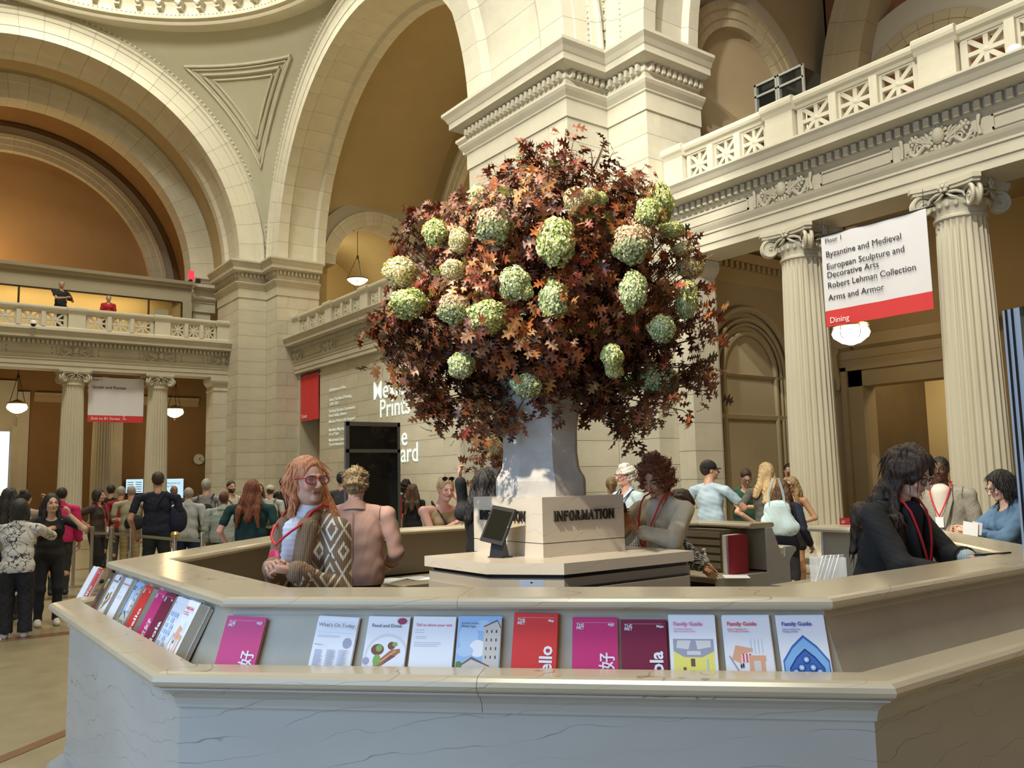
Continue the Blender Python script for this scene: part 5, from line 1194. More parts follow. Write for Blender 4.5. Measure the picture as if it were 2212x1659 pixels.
# ---- hydrangea heads
def hyd_mesh(seed, tint):
    r = np.random.RandomState(seed); V = []; C = []; F = []; nn = 1500
    petal = np.array([(0, 0, 0), (-.58, .62, .16), (0, 1.05, .05), (.58, .62, .16)])
    cols = {'green': [(.44, .50, .16), (.60, .62, .27), (.26, .33, .10), (.70, .64, .36)], 'cream': [(.72, .58, .30), (.60, .50, .24), (.44, .44, .20), (.78, .66, .42)],
            'pink': [(.58, .38, .26), (.50, .30, .20), (.58, .50, .30), (.40, .38, .20)], 'blue': [(.40, .46, .20), (.50, .54, .28), (.26, .32, .14), (.62, .60, .36)]}[tint]
    for i in range(nn):
        z = 1 - 2 * (i + .5) / nn; ph = i * 2.39996; rr = math.sqrt(1 - z * z)
        d = Vector((rr * math.cos(ph), rr * math.sin(ph), z)); k = (.80 + .20 * r.rand() + .07 * math.sin(3 * math.atan2(d.y, d.x) + 4 * z + seed) + .05 * math.sin(7 * z + seed * 2)) * (1 - .14 * max(0, z) ** 2 * (seed % 2))
        c0 = d * k; q = (d + Vector(r.normal(size=3)) * .42).normalized().to_track_quat('Z', 'Y'); s = r.uniform(.065, .10); a0 = r.rand() * PI
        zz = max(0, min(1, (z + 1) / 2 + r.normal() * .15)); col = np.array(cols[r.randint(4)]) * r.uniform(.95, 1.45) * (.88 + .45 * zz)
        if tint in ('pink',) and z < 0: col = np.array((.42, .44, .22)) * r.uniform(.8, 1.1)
        for kk in range(4):
            a = a0 + kk * PI / 2; ca, sa = math.cos(a), math.sin(a); b = len(V)
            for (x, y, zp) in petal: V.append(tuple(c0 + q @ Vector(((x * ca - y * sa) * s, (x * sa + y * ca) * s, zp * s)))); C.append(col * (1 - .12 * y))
            F.append((b, b + 3, b + 2, b + 1))
    return colmesh('hydrangea_head', V, F, np.clip(C, 0, 1), M_flor)
HM = {(t, s): hyd_mesh(s, t) for t, s in (('green', 1), ('green', 2), ('cream', 3), ('cream', 4), ('pink', 5), ('blue', 6), ('blue', 7))}
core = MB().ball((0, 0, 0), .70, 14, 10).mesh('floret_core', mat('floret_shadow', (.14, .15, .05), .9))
HY = [(1033, 428, 21, 27, 'cream', 3), (1069, 488, 37, 41, 'pink', 5), (942, 503, 25, 28, 'green', 1), (993, 520, 20, 24, 'cream', 4), (1200, 524, 37, 50, 'green', 2), (1243, 438, 24, 27, 'cream', 4), (1270, 428, 22, 18, 'cream', 3), (1296, 431, 14, 14, 'green', 1),
      (1423, 440, 26, 44, 'green', 1), (1395, 462, 24, 30, 'green', 2), (1447, 500, 26, 15, 'green', 2), (1362, 528, 37, 42, 'pink', 5), (1472, 540, 22, 13, 'cream', 4), (1488, 578, 27, 22, 'cream', 3), (867, 588, 34, 28, 'cream', 4), (980, 582, 23, 22, 'cream', 3),
      (1112, 612, 30, 34, 'blue', 6), (1135, 630, 16, 18, 'green', 2), (1366, 627, 27, 38, 'blue', 6), (1362, 655, 16, 20, 'green', 1), (1195, 648, 29, 36, 'blue', 6), (884, 655, 38, 30, 'green', 1), (982, 668, 32, 32, 'pink', 5), (1055, 684, 40, 34, 'green', 2), (1427, 708, 27, 28, 'blue', 7), (1480, 645, 22, 38, 'green', 2),
      (1478, 655, 20, 30, 'blue', 7), (1320, 768, 22, 26, 'green', 1), (1325, 800, 18, 14, 'green', 2), (1418, 818, 41, 32, 'blue', 7), (998, 788, 26, 26, 'blue', 6), (904, 806, 24, 24, 'cream', 4), (1138, 830, 30, 24, 'blue', 7)]
org = Vector((0, 0, EYE))
for k, (px, py, rw, rh, tn, sd) in enumerate(HY):
    d = Vector(ray(px, py)); w = Vector((1 / (BR[0] * 1.02), 1 / (BR[1] * 1.02), 1 / (BR[2] * 1.04))); o_ = Vector(((org - BC).x * w.x, (org - BC).y * w.y, (org - BC).z * w.z)); dd = Vector((d.x * w.x, d.y * w.y, d.z * w.z))
    a = dd.dot(dd); b = o_.dot(dd); c = o_.dot(o_) - 1; D = b * b - a * c
    t = (-b - math.sqrt(D)) / a if D > 0 else -b / a
    p = org + d * t; dep = (p - org).dot(Vector(FW)); sc = dep / FPX
    h = link('hydrangea_head', HM[(tn, sd)], fa_); out = (p - BC).normalized()
    h.matrix_basis = Matrix.Translation(p + out * .01) @ Matrix.Rotation(rng.uniform(0, 6), 4, 'Z') @ Matrix.Rotation(rng.uniform(-.15, .15), 4, 'X') @ Matrix.Diagonal((rw * sc * 1.12, rw * sc * 1.12, rh * sc * 1.12, 1))
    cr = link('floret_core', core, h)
# ---- the second arrangement standing beyond, glimpsed left of the vase
v = at(1066, 960, 9.6); f2 = thing('distant_flower_arrangement', (v.x, v.y, 0), 'small part of a second autumn arrangement glimpsed behind the vase', 'flowers', world=True)
Vb = []; Cb = []
for i in range(420):
    p = Vector((v.x, v.y, v.z + .12)) + Vector((rng.normal() * .15, rng.normal() * .15, rng.normal() * .26)); o = Vector(rng.normal(size=3)); o.z -= .4; o.normalize(); nz = Vector(rng.normal(size=3)); nz = (nz - o * nz.dot(o)).normalized(); x = o.cross(nz)
    R = np.array([[x.x, o.x, nz.x], [x.y, o.y, nz.y], [x.z, o.z, nz.z]]); Vb.append((LV * .12) @ R.T + np.array(p)); Cb.append(np.tile(PALL[rng.choice(len(PALL), p=PW)], (len(LV), 1)))
o = link('autumn_leaves', colmesh('autumn_leaves', np.concatenate(Vb), np.concatenate([LFa + k * len(LV) for k in range(len(Vb))]), np.concatenate(Cb), M_leaf), f2); o['kind'] = 'stuff'
for dx, dz in ((.03, -.03), (-.03, .02), (-.08, .30)):
    h = link('hydrangea_head', HM[('cream', 4)], f2); h.matrix_basis = Matrix.Translation((v.x + dx - .1, v.y - .12, v.z + dz)) @ Matrix.Scale(.10, 4)
for dx, dy in ((0, 0), (.13, -.05)): MB().lathe([(.0, .0), (.10, .0), (.09, .3), (.075, 1.0), (.10, 1.75), (0, 1.75)], 20, c=(v.x + dx, v.y + dy, 0)).build('vase_pillar', M_vase, f2)
# ------------------------------------------------------------------ people
class SDF:
    """smooth union of tapered capsules and ellipsoids, turned into one surface by surface nets"""
    def __init__(s, k=.03): s.p = []; s.k = k
    def cap(s, a, b, ra, rb=None, k=None): s.p.append(('c', np.array(a, float), np.array(b, float), ra, rb if rb is not None else ra, k or s.k, 1)); return s
    def ell(s, c, r, R=None, k=None, sub=False): s.p.append(('e', np.array(c, float), np.array(r, float), np.array(R, float) if R is not None else None, 0, k or s.k, -1 if sub else 1)); return s
    def bounds(s):
        lo = np.full(3, 1e9); hi = -lo
        for p in s.p:
            if p[6] < 0: continue
            if p[0] == 'c': r = max(p[3], p[4]); l, h = np.minimum(p[1], p[2]) - r, np.maximum(p[1], p[2]) + r
            else: r = p[2].max(); l, h = p[1] - r, p[1] + r
            lo = np.minimum(lo, l); hi = np.maximum(hi, h)
        return lo - .03, hi + .03
    def eval(s, lo, n, v):
        F = np.full(n, 1.0, dtype=np.float32)
        for p in s.p:
            m = .05 + p[5]
            if p[0] == 'c': r = max(p[3], p[4]) + m; l, h = np.minimum(p[1], p[2]) - r, np.maximum(p[1], p[2]) + r
            else: r = p[2].max() + m; l, h = p[1] - r, p[1] + r
            i0 = np.clip(np.floor((l - lo) / v).astype(int), 0, np.array(n) - 1); i1 = np.clip(np.ceil((h - lo) / v).astype(int) + 1, 1, n)
            if (i1 <= i0).any(): continue
            X, Y, Z = np.meshgrid(*[lo[d] + v * np.arange(i0[d], i1[d]) for d in range(3)], indexing='ij', sparse=True)
            if p[0] == 'c':
                a, b = p[1], p[2]; ab = b - a; L2 = max(ab @ ab, 1e-9)
                t = np.clip(((X - a[0]) * ab[0] + (Y - a[1]) * ab[1] + (Z - a[2]) * ab[2]) / L2, 0, 1)
                d = np.sqrt((X - a[0] - t * ab[0]) ** 2 + (Y - a[1] - t * ab[1]) ** 2 + (Z - a[2] - t * ab[2]) ** 2) - (p[3] + (p[4] - p[3]) * t)
            else:
                x, y, z = X - p[1][0], Y - p[1][1], Z - p[1][2]
                if p[3] is not None: R = p[3]; x, y, z = R[0][0] * x + R[1][0] * y + R[2][0] * z, R[0][1] * x + R[1][1] * y + R[2][1] * z, R[0][2] * x + R[1][2] * y + R[2][2] * z
                q = np.sqrt((x / p[2][0]) ** 2 + (y / p[2][1]) ** 2 + (z / p[2][2]) ** 2); q2 = np.sqrt((x / p[2][0] ** 2) ** 2 + (y / p[2][1] ** 2) ** 2 + (z / p[2][2] ** 2) ** 2)
                d = q * (q - 1) / np.maximum(q2, 1e-6)
            sl = tuple(slice(i0[d_], i1[d_]) for d_ in range(3)); f = F[sl]; k = p[5]
            if p[6] > 0:
                hh = np.clip(.5 + .5 * (f - d) / k, 0, 1); F[sl] = f * (1 - hh) + d * hh - k * hh * (1 - hh)
            else:
                hh = np.clip(.5 - .5 * (f + d) / k, 0, 1); F[sl] = f * (1 - hh) - d * hh + k * hh * (1 - hh)
        return F
    def surf(s, v, zmin=None):
        lo, hi = s.bounds()
        if zmin is not None: lo[2] = max(lo[2], zmin)
        n = tuple(int(q) for q in np.ceil((hi - lo) / v) + 1); F = s.eval(lo, n, v); return snet(F, lo, v)
def snet(F, o, v):
    S = F < 0; c = np.zeros(tuple(q - 1 for q in F.shape), dtype=np.int8)
    for i in (0, 1):
        for j in (0, 1):
            for k in (0, 1): c += S[i:S.shape[0] - 1 + i, j:S.shape[1] - 1 + j, k:S.shape[2] - 1 + k]
    m = (c > 0) & (c < 8); idx = np.full(c.shape, -1, dtype=np.int64); I, J, K = np.nonzero(m); idx[m] = np.arange(len(I))
    pos = np.zeros((len(I), 3)); cnt = np.zeros(len(I)); cs = [(i, j, k) for i in (0, 1) for j in (0, 1) for k in (0, 1)]
    for a in cs:
        for d in range(3):
            if a[d]: continue
            b = list(a); b[d] = 1; fa = F[I + a[0], J + a[1], K + a[2]]; fb = F[I + b[0], J + b[1], K + b[2]]; x = (fa < 0) != (fb < 0)
            t = np.where(x, fa / np.where(x, fa - fb, 1), 0); q = np.tile(np.array(a, float), (len(I), 1)); q[:, d] += t; pos += q * x[:, None]; cnt += x
    V = (pos / cnt[:, None] + np.c_[I, J, K]) * v + o; Q = []
    for d in range(3):
        e, f = [(1, 2), (2, 0), (0, 1)][d]
        A = np.moveaxis(S, d, 0)[:-1]; B = np.moveaxis(S, d, 0)[1:]; A = np.moveaxis(A, 0, d); B = np.moveaxis(B, 0, d)
        X = A != B; G = np.array(np.nonzero(X)).T
        ok = (G[:, e] > 0) & (G[:, f] > 0) & (G[:, e] < F.shape[e] - 1) & (G[:, f] < F.shape[f] - 1); G = G[ok]
        if not len(G): continue
        fl = A[tuple(G.T)]; q = []
        for (p, r) in ((0, 0), (1, 0), (1, 1), (0, 1)):
            H = G.copy(); H[:, e] -= p; H[:, f] -= r; q.append(idx[tuple(H.T)])
        q = np.stack(q, 1); q = np.where(fl[:, None], q, q[:, ::-1]); Q.append(q[(q >= 0).all(1)])
    return V, np.concatenate(Q)
def vnorm(V, F):
    n = np.zeros_like(V); a = V[F[:, 0]]; c = np.cross(V[F[:, 2]] - a, V[F[:, 3]] - V[F[:, 1]])
    for i in range(4): np.add.at(n, F[:, i], c)
    return n / np.maximum(np.linalg.norm(n, axis=1, keepdims=True), 1e-9)
def wob(V, amp, sc, seed=0):
    """cheap smooth noise for folds and hair"""
    r = np.random.RandomState(seed); out = np.zeros(len(V))
    for i in range(7):
        w = r.normal(size=3) * sc * (1 + .7 * i); out += np.sin(V @ w + r.rand() * 6.28) / (1 + .6 * i)
    return out * amp
def obj_from(name, V, F, m, parent, C=None):
    if C is None: C = np.full((len(V), 3), .5)
    return link(name, colmesh(name, V, F, C, m, True), parent)
def rotm(ax, a):
    return np.array(Matrix.Rotation(a, 3, ax))
M_skin = attr_mat('skin', .5)
M_skin.node_tree.nodes['Principled BSDF'].inputs['Subsurface Weight'].default_value = 0
def hairmat(name, c, c2):
    m, nt, b = _nodes(name); L = nt.links.new; tc = N(nt, 'ShaderNodeTexCoord'); mp = N(nt, 'ShaderNodeMapping'); mp.inputs['Scale'].default_value = (1, 1, .12); L(tc.outputs['Object'], mp.inputs[0])
    n = N(nt, 'ShaderNodeTexNoise', i_Scale=150.0, i_Detail=3.0); L(mp.outputs[0], n.inputs['Vector']); r = N(nt, 'ShaderNodeValToRGB'); L(n.outputs['Fac'], r.inputs[0])
    r.color_ramp.elements[0].position = .35; r.color_ramp.elements[1].position = .65; r.color_ramp.elements[0].color = rgba(c); r.color_ramp.elements[1].color = rgba(c2); L(r.outputs[0], b.inputs['Base Color'])
    bp = N(nt, 'ShaderNodeBump', i_Strength=.7, i_Distance=.01); L(n.outputs['Fac'], bp.inputs['Height']); L(bp.outputs[0], b.inputs['Normal']); b.inputs['Roughness'].default_value = .5; MATS[name] = m; return m
HAIR = {'ginger': hairmat('hair_ginger', (.38, .13, .05), (.66, .30, .15)), 'auburn': hairmat('hair_auburn', (.10, .025, .010), (.26, .075, .025)), 'black': hairmat('hair_black', (.006, .005, .005), (.022, .017, .015)),
        'brown': hairmat('hair_brown', (.04, .02, .01), (.13, .065, .03)), 'dbrown': hairmat('hair_dark_brown', (.015, .008, .005), (.06, .03, .016)), 'blonde': hairmat('hair_blonde', (.34, .22, .10), (.62, .45, .24)), 'grey': hairmat('hair_grey', (.22, .20, .17), (.46, .43, .38)),
        'white': hairmat('hair_white', (.52, .50, .46), (.80, .78, .74)), 'reddark': hairmat('hair_dark_red', (.05, .012, .008), (.14, .035, .02)), 'sandy': hairmat('hair_sandy', (.20, .13, .06), (.40, .28, .14))}
CLOTH = {}
def cloth(c, kind='plain', c2=None):
    key = (c, kind, c2)
    if key in CLOTH: return CLOTH[key]
    nm = 'fabric_%s_%d' % (kind, len(CLOTH)); m, nt, b = _nodes(nm); L = nt.links.new
    b.inputs['Roughness'].default_value = .85; b.inputs['Base Color'].default_value = rgba(c)
    tc = N(nt, 'ShaderNodeTexCoord'); co = tc.outputs['Object']
    def noise(sc, det=3): n = N(nt, 'ShaderNodeTexNoise', i_Scale=sc, i_Detail=det); L(co, n.inputs['Vector']); return n.outputs['Fac']
    def mathn(op, a, bb=None):
        n = N(nt, 'ShaderNodeMath', operation=op)
        for i, q in enumerate((a, bb)):
            if q is None: continue
            if isinstance(q, (int, float)): n.inputs[i].default_value = q
            else: L(q, n.inputs[i])
        return n.outputs[0]
    bumpsrc = None; fac = None
    if kind == 'knit' or kind == 'diamond':
        sx = N(nt, 'ShaderNodeSeparateXYZ'); L(co, sx.inputs[0])
        h = mathn('ADD', mathn('MULTIPLY', sx.outputs[0], 1.0), mathn('MULTIPLY', sx.outputs[1], .85))
        if kind == 'diamond':
            # lozenge lattice outlines with small filled squares at their centres
            P = .155; Q = .20
            u = mathn('ABSOLUTE', mathn('SUBTRACT', mathn('FRACT', mathn('MULTIPLY', h, 1 / P)), .5)); w = mathn('ABSOLUTE', mathn('SUBTRACT', mathn('FRACT', mathn('MULTIPLY', sx.outputs[2], 1 / Q)), .5))
            dd = mathn('ADD', u, w); l1 = mathn('LESS_THAN', mathn('ABSOLUTE', mathn('SUBTRACT', dd, .5)), .045); l2 = mathn('LESS_THAN', mathn('ABSOLUTE', mathn('SUBTRACT', dd, .17)), .055)
            l3 = mathn('LESS_THAN', mathn('ABSOLUTE', mathn('SUBTRACT', dd, .78)), .05); f = mathn('MAXIMUM', mathn('MAXIMUM', l1, l2), l3); n = noise(30); fac = mathn('MULTIPLY', f, mathn('GREATER_THAN', n, .36))
        bumpsrc = mathn('SINE', mathn('MULTIPLY', h, 500.0))
    elif kind == 'floral':
        n = noise(9, 4); a = mathn('ABSOLUTE', mathn('SUBTRACT', n, .5)); n2 = noise(4, 2); f = mathn('LESS_THAN', a, .013); fac = mathn('MULTIPLY', f, mathn('GREATER_THAN', n2, .44))
        vo = N(nt, 'ShaderNodeTexVoronoi', i_Scale=11.0, feature='DISTANCE_TO_EDGE'); L(co, vo.inputs['Vector']); fac = mathn('MAXIMUM', fac, mathn('MULTIPLY', mathn('LESS_THAN', vo.outputs['Distance'], .022), mathn('GREATER_THAN', noise(5, 1), .52)))
    elif kind == 'speckle': fac = mathn('GREATER_THAN', noise(110, 2), .52)
    elif kind == 'lattice':
        sx = N(nt, 'ShaderNodeSeparateXYZ'); L(co, sx.inputs[0]); h = mathn('ADD', sx.outputs[0], sx.outputs[1])
        fac = mathn('LESS_THAN', mathn('ABSOLUTE', mathn('SUBTRACT', mathn('FRACT', mathn('MULTIPLY', mathn('ADD', h, sx.outputs[2]), 28.0)), .5)), .12)
        f2 = mathn('LESS_THAN', mathn('ABSOLUTE', mathn('SUBTRACT', mathn('FRACT', mathn('MULTIPLY', mathn('SUBTRACT', h, sx.outputs[2]), 28.0)), .5)), .12); fac = mathn('MAXIMUM', fac, f2)
    elif kind == 'stripe':
        sx = N(nt, 'ShaderNodeSeparateXYZ'); L(co, sx.inputs[0]); fac = mathn('GREATER_THAN', mathn('SINE', mathn('MULTIPLY', mathn('ADD', sx.outputs[0], sx.outputs[1]), 700.0)), .3)
    mx = N(nt, 'ShaderNodeMix', data_type='RGBA'); mx.inputs['A'].default_value = rgba(c); mx.inputs['B'].default_value = rgba(c2 or sh(c, .8))
    if fac is None:
        r = N(nt, 'ShaderNodeMapRange'); L(noise(6, 3), r.inputs[0]); r.inputs[1].default_value = .35; r.inputs[2].default_value = .65; fac = r.outputs[0]
        mx.inputs['B'].default_value = rgba(sh(c, .88)) if not c2 else rgba(c2)
    L(fac, mx.inputs['Factor']); L(mx.outputs['Result'], b.inputs['Base Color'])
    bp = N(nt, 'ShaderNodeBump', i_Strength=.35, i_Distance=.004); L(bumpsrc if bumpsrc is not None else noise(220, 2), bp.inputs['Height']); L(bp.outputs[0], b.inputs['Normal'])
    CLOTH[key] = m; return m
SKINS = {'pale': (.62, .38, .28), 'fair': (.56, .33, .23), 'tan': (.46, .25, .15), 'pink': (.66, .36, .28), 'brown': (.22, .10, .055), 'dark': (.085, .035, .02), 'asian': (.60, .38, .25), 'worn': (.50, .29, .205)}
M_eye = mat('eye_white', (.75, .72, .68), .2); M_iris = mat('iris_dark', (.03, .02, .012), .15)
M_lens = mat('lens', (.6, .6, .62), .05, alpha=.18)
def hand_tubes(mb, wrist, fdir, pdir, side, s, curl):
    """palm plus four unequal fingers and a thumb; fdir = towards the fingertips, pdir = out of the back of the hand, side = thumb side"""
    f = Vector(fdir).normalized(); n = Vector(pdir); n = (n - f * n.dot(f)).normalized(); x = f.cross(n) * side; w = Vector(wrist)
    mb.tube([w - f * .02 * s, w + f * .012 * s, w + f * .045 * s, w + f * .085 * s, w + f * .098 * s], [.024 * s, .027 * s, .034 * s, .036 * s, .022 * s], 10, sx=.52 if abs(n.dot(Vector((0, 0, 1)))) > .0 else .52)
    # flat palm block so that the knuckles have something to leave from
    c = w + f * .055 * s; vs = []
    for i, (ff, ww, tt) in enumerate(((-.045, .020, .015), (-.01, .032, .015), (.03, .038, .013), (.042, .034, .010))):
        for k in range(10):
            a = 2 * PI * k / 10; vs.append(c + f * ff * s + x * math.cos(a) * ww * s + n * math.sin(a) * tt * s)
    mb.add(vs, [(i * 10 + k, i * 10 + (k + 1) % 10, (i + 1) * 10 + (k + 1) % 10, (i + 1) * 10 + k) for i in range(3) for k in range(10)] + [tuple(reversed(range(10))), tuple(30 + k for k in range(10))], 0, True)
    for k, (off, L, r) in enumerate(((.027, .070, .0082), (.009, .079, .0085), (-.009, .073, .0082), (-.027, .058, .0072))):
        p = w + f * .092 * s + x * off * s; pts = [p - f * .02 * s, p]; a = 0; rr = [r * 1.1 * s, r * 1.08 * s]
        cc = curl + .10 * k
        for seg, fr in enumerate((.44, .32, .24)):
            a += cc * (1.0 if seg else .8); dd = (f * math.cos(a) - n * math.sin(a) + x * off * 1.5).normalized(); p = p + dd * L * fr * s; pts.append(p); rr.append(r * (1.0 - .12 * seg) * s)
        pts.append(p + dd * .003 * s); rr.append(r * .45 * s); mb.tube(pts, rr, 7)
    p = w + f * .028 * s + x * .024 * s; d1 = (f * .70 + x * .62 - n * .25).normalized(); d2 = (f * .88 + x * .10 - n * .45).normalized()
    mb.tube([p - d1 * .01 * s, p, p + d1 * .036 * s, p + d1 * .036 * s + d2 * .028 * s, p + d1 * .036 * s + d2 * .050 * s, p + d1 * .036 * s + d2 * .054 * s], [.012 * s, .0125 * s, .0105 * s, .0095 * s, .008 * s, .004 * s], 7)
def person(px, ytop, dist, face, label, skin='fair', hair=('short', 'brown'), top=((.1, .1, .1), 'tee'), legs=((.03, .03, .04), 'trousers'), shoe=(.02, .02, .02), lean=0, yaw=0, nod=0, tilt=0, hands=None, vox=.014, hscale=1.0, female=False,
           height=None, extra=(), turn=0, wide=1.0, twist=0, z0=0, group=None, xy=None, detail=0, hat=None, glasses=None, step=0, sink=0):
    """face: heading in degrees seen from the camera (0 towards it, 90 to the viewer's right, 180 away)"""
    P0 = at(px, ytop, dist)
    loc = Vector((P0.x, P0.y, z0)) if xy is None else Vector((xy[0], xy[1], z0)); h = height or (P0.z - z0); h = h / (1 - .0) 
    lean_r = math.radians(lean)
    base = math.atan2(loc.y, loc.x)           # direction away from the camera
    head_az = base + PI + math.radians(face)  # world azimuth of the person's front
    t = thing('person', tuple(loc), label, 'person', group, rz=head_az - PI / 2)
    # local frame: x to the person's right, y forward, z up
    if lean: h = h / (.53 + .47 * math.cos(lean_r)) 
    wS = (.112 if female else .128) * h * wide; hl = (.075 if female else .068) * h
    sc = h / 1.7
    J = {}
    rotL = lambda v: Vector((v[0], v[1] * math.cos(lean_r) + (v[2] - .53 * h) * math.sin(lean_r), .53 * h + (v[2] - .53 * h) * math.cos(lean_r) - v[1] * math.sin(lean_r)))
    tw = math.radians(twist)
    def up(v):
        v = Vector(v); v = Vector((v.x * math.cos(tw) - v.y * math.sin(tw), v.x * math.sin(tw) + v.y * math.cos(tw), v.z)); return rotL(v)
    neck = up((0, -.01 * h, .825 * h)); chest = up((0, 0, .72 * h)); belly = up((0, 0, .61 * h)); pel = Vector((0, 0, .53 * h)) if not lean else rotL((0, -.0, .53 * h))
    sh_ = {1: up((wS, -.008 * h, .785 * h)), -1: up((-wS, -.008 * h, .785 * h))}
    Hs = .132 * h * hscale; hc = up((0, .012 * h, .825 * h + .096 * h)) 
    hR = Matrix.Rotation(-lean_r * .75, 3, 'X') @ Matrix.Rotation(math.radians(-yaw), 3, 'Z') @ Matrix.Rotation(math.radians(-nod), 3, 'X') @ Matrix.Rotation(math.radians(tilt), 3, 'Y')
    hc = neck + (hc - neck) + (hR @ Vector((0, .0, .02 * h)) - Vector((0, 0, .02 * h)))
    if nod: hc = hc + Vector((0, math.sin(math.radians(nod)) * .035 * h, -.01 * h * abs(math.sin(math.radians(nod)))))
    HR = np.array(hR)
    def hp(x, y, z): return np.array(hc + hR @ Vector((x * Hs, y * Hs, z * Hs)))       # head frame in head heights
    # limbs
    arms = {}
    for sd in (1, -1):
        tgt = (hands or {}).get(sd)
        if tgt is None: wr = Vector((sd * (wS + .03 * h), .03 * h, .475 * h)); pole = Vector((sd * .3, -1, -.2)); fd = Vector((0, .25, -1)); cu = .35
        else: wr = Vector([q * h for q in tgt[0]]); pole = Vector(tgt[1]) if len(tgt) > 1 and tgt[1] else Vector((sd * .35, -.3, -1)); fd = Vector(tgt[2]) if len(tgt) > 2 and tgt[2] else None; cu = tgt[3] if len(tgt) > 3 else .45
        S_ = sh_[sd]; a, b = .172 * h, .150 * h; D = wr - S_; L = min(D.length, (a + b) * .995); Dn = D.normalized(); wr = S_ + Dn * L
        ca = (a * a + L * L - b * b) / (2 * a * L); pp = pole - Dn * pole.dot(Dn); pp.normalize(); el = S_ + Dn * a * ca + pp * a * math.sqrt(max(0, 1 - ca * ca))
        if fd is None: fd = (wr - el)
        pd = (tgt[4] if tgt and len(tgt) > 4 else None); pd = Vector(pd) if pd else Vector((sd * .9, .2, .5)); arms[sd] = (S_, el, wr, fd, cu, pd)
    stepv = step * h
    leg = {}
    for sd in (1, -1):
        hip = Vector((sd * .052 * h, 0, .50 * h)); an = Vector((sd * hl * .85, sd * stepv, .045 * h)); kn = hip.lerp(an, .49) + Vector((sd * .004 * h, .018 * h + abs(stepv) * .12, 0)); leg[sd] = (hip, kn, an)
    A = np.array
    # ---------------- skin
    b = SDF(.022 * sc)
    bare_legs = legs[1] in ('shorts', 'none')
    b.ell(chest, (.088 * h * wide, .058 * h, .105 * h), HR * 0 + np.array(Matrix.Rotation(-lean_r, 3, 'X'))).ell(belly, (.075 * h * wide, .055 * h, .09 * h)).ell(pel, (.082 * h * wide, .062 * h, .065 * h))
    b.cap(up((0, 0, .78 * h)), A(neck) * .4 + A(hc) * .6, .034 * h, .030 * h)
    for sd in (1, -1):
        S_, el, wr, *_ = arms[sd]; b.cap(up((0, 0, .80 * h)), S_, .026 * h, (.022 if top[1] != 'tank' else .029) * h); b.cap(S_, el, (.023 if top[1] != 'tank' else .029) * h, .023 * h); b.cap(el, wr, .022 * h, .0155 * h, k=.012)
        hip, kn, an = leg[sd]; b.cap(hip, kn, .048 * h, .032 * h); b.cap(kn + Vector((0, -.005, 0)), kn.lerp(an, .35) + Vector((0, -.01 * h, 0)), .030 * h, .030 * h); b.cap(kn.lerp(an, .35) + Vector((0, -.01 * h, 0)), an, .028 * h, .019 * h)
        b.cap(an + Vector((0, -.01 * h, -.01 * h)), an + Vector((0, .065 * h, -.022 * h)), .020 * h, .016 * h)
    V, F = b.surf(max(vox, .010), None)
    base_c = np.array(SKINS[skin]); C = np.tile(base_c, (len(V), 1)) * (1 + wob(V, .015, 30)[:, None])
    # head, finer
    H = SDF(.010 * sc); rr = Hs
    H.ell(hp(0, -.06, .12), (.318 * rr, .395 * rr, .37 * rr), HR).ell(hp(0, .07, -.05), (.262 * rr, .34 * rr, .41 * rr), HR, k=.02).ell(hp(0, .12, -.34), (.175 * rr, .19 * rr, .14 * rr), HR, k=.03)
    H.cap(hp(-.15, .02, -.27), hp(.15, .02, -.27), .095 * rr, .095 * rr, k=.03)
    H.cap(hp(0, -.02, -.20), A(neck), .235 * rr, .25 * rr, k=.012)
    for sd in (1, -1):
        H.ell(hp(sd * .14, .43, .035), (.085 * rr, .075 * rr, .055 * rr), HR, k=.010, sub=True)
        H.ell(hp(sd * .14, .355, .03), (.062 * rr, .045 * rr, .040 * rr), HR, k=.004)
        H.cap(hp(sd * .05, .405, .115), hp(sd * .20, .36, .115), .026 * rr, .022 * rr, k=.012)
        H.ell(hp(sd * .15, .32, -.12), (.09 * rr, .07 * rr, .07 * rr), HR, k=.02)
        H.ell(hp(sd * .315, -.03, -.02), (.030 * rr, .065 * rr, .105 * rr), HR, k=.006)
    H.cap(hp(0, .395, .08), hp(0, .50, -.10), .028 * rr, .046 * rr, k=.010); H.ell(hp(0, .50, -.115), (.055 * rr, .045 * rr, .036 * rr), HR, k=.006)
    for sd in (1, -1): H.ell(hp(sd * .045, .46, -.125), (.030 * rr, .034 * rr, .026 * rr), HR, k=.006)
    H.cap(hp(-.075, .385, -.215), hp(.075, .385, -.215), .022 * rr, .022 * rr, k=.006); H.cap(hp(-.06, .38, -.258), hp(.06, .38, -.258), .026 * rr, .026 * rr, k=.007)
    H.ell(hp(0, .345, -.36), (.09 * rr, .065 * rr, .065 * rr), HR, k=.015)
    hv = min(vox * .55, .0062) if not detail else .0032
    V2, F2 = H.surf(hv); loc2 = (V2 - A(hc)) @ HR / Hs; C2 = np.tile(base_c, (len(V2), 1)); x, y, z = loc2.T
    lip = (np.abs(x) < .10 - .4 * np.abs(z + .236)) & (np.abs(z + .237) < .042) & (y > .30); C2[lip] = base_c * np.array([.80, .52, .50])
    line = lip & (np.abs(z + .237) < .009); C2[line] = base_c * .35
    brow = (np.abs(z - .145 + .25 * (np.abs(x) - .13) ** 2 * 4) < .018) & (np.abs(x) > .055) & (np.abs(x) < .235) & (y > .25); hb = {'white': .8, 'blonde': .65, 'grey': .6, 'ginger': .7}.get(hair[1], .25); C2[brow] = base_c * hb
    eye = (((np.abs(x) - .14) / .058) ** 2 + ((z - .030) / .022) ** 2 < 1) & (y > .25); C2[eye] = (.055, .04, .035) if not detail else base_c * .5
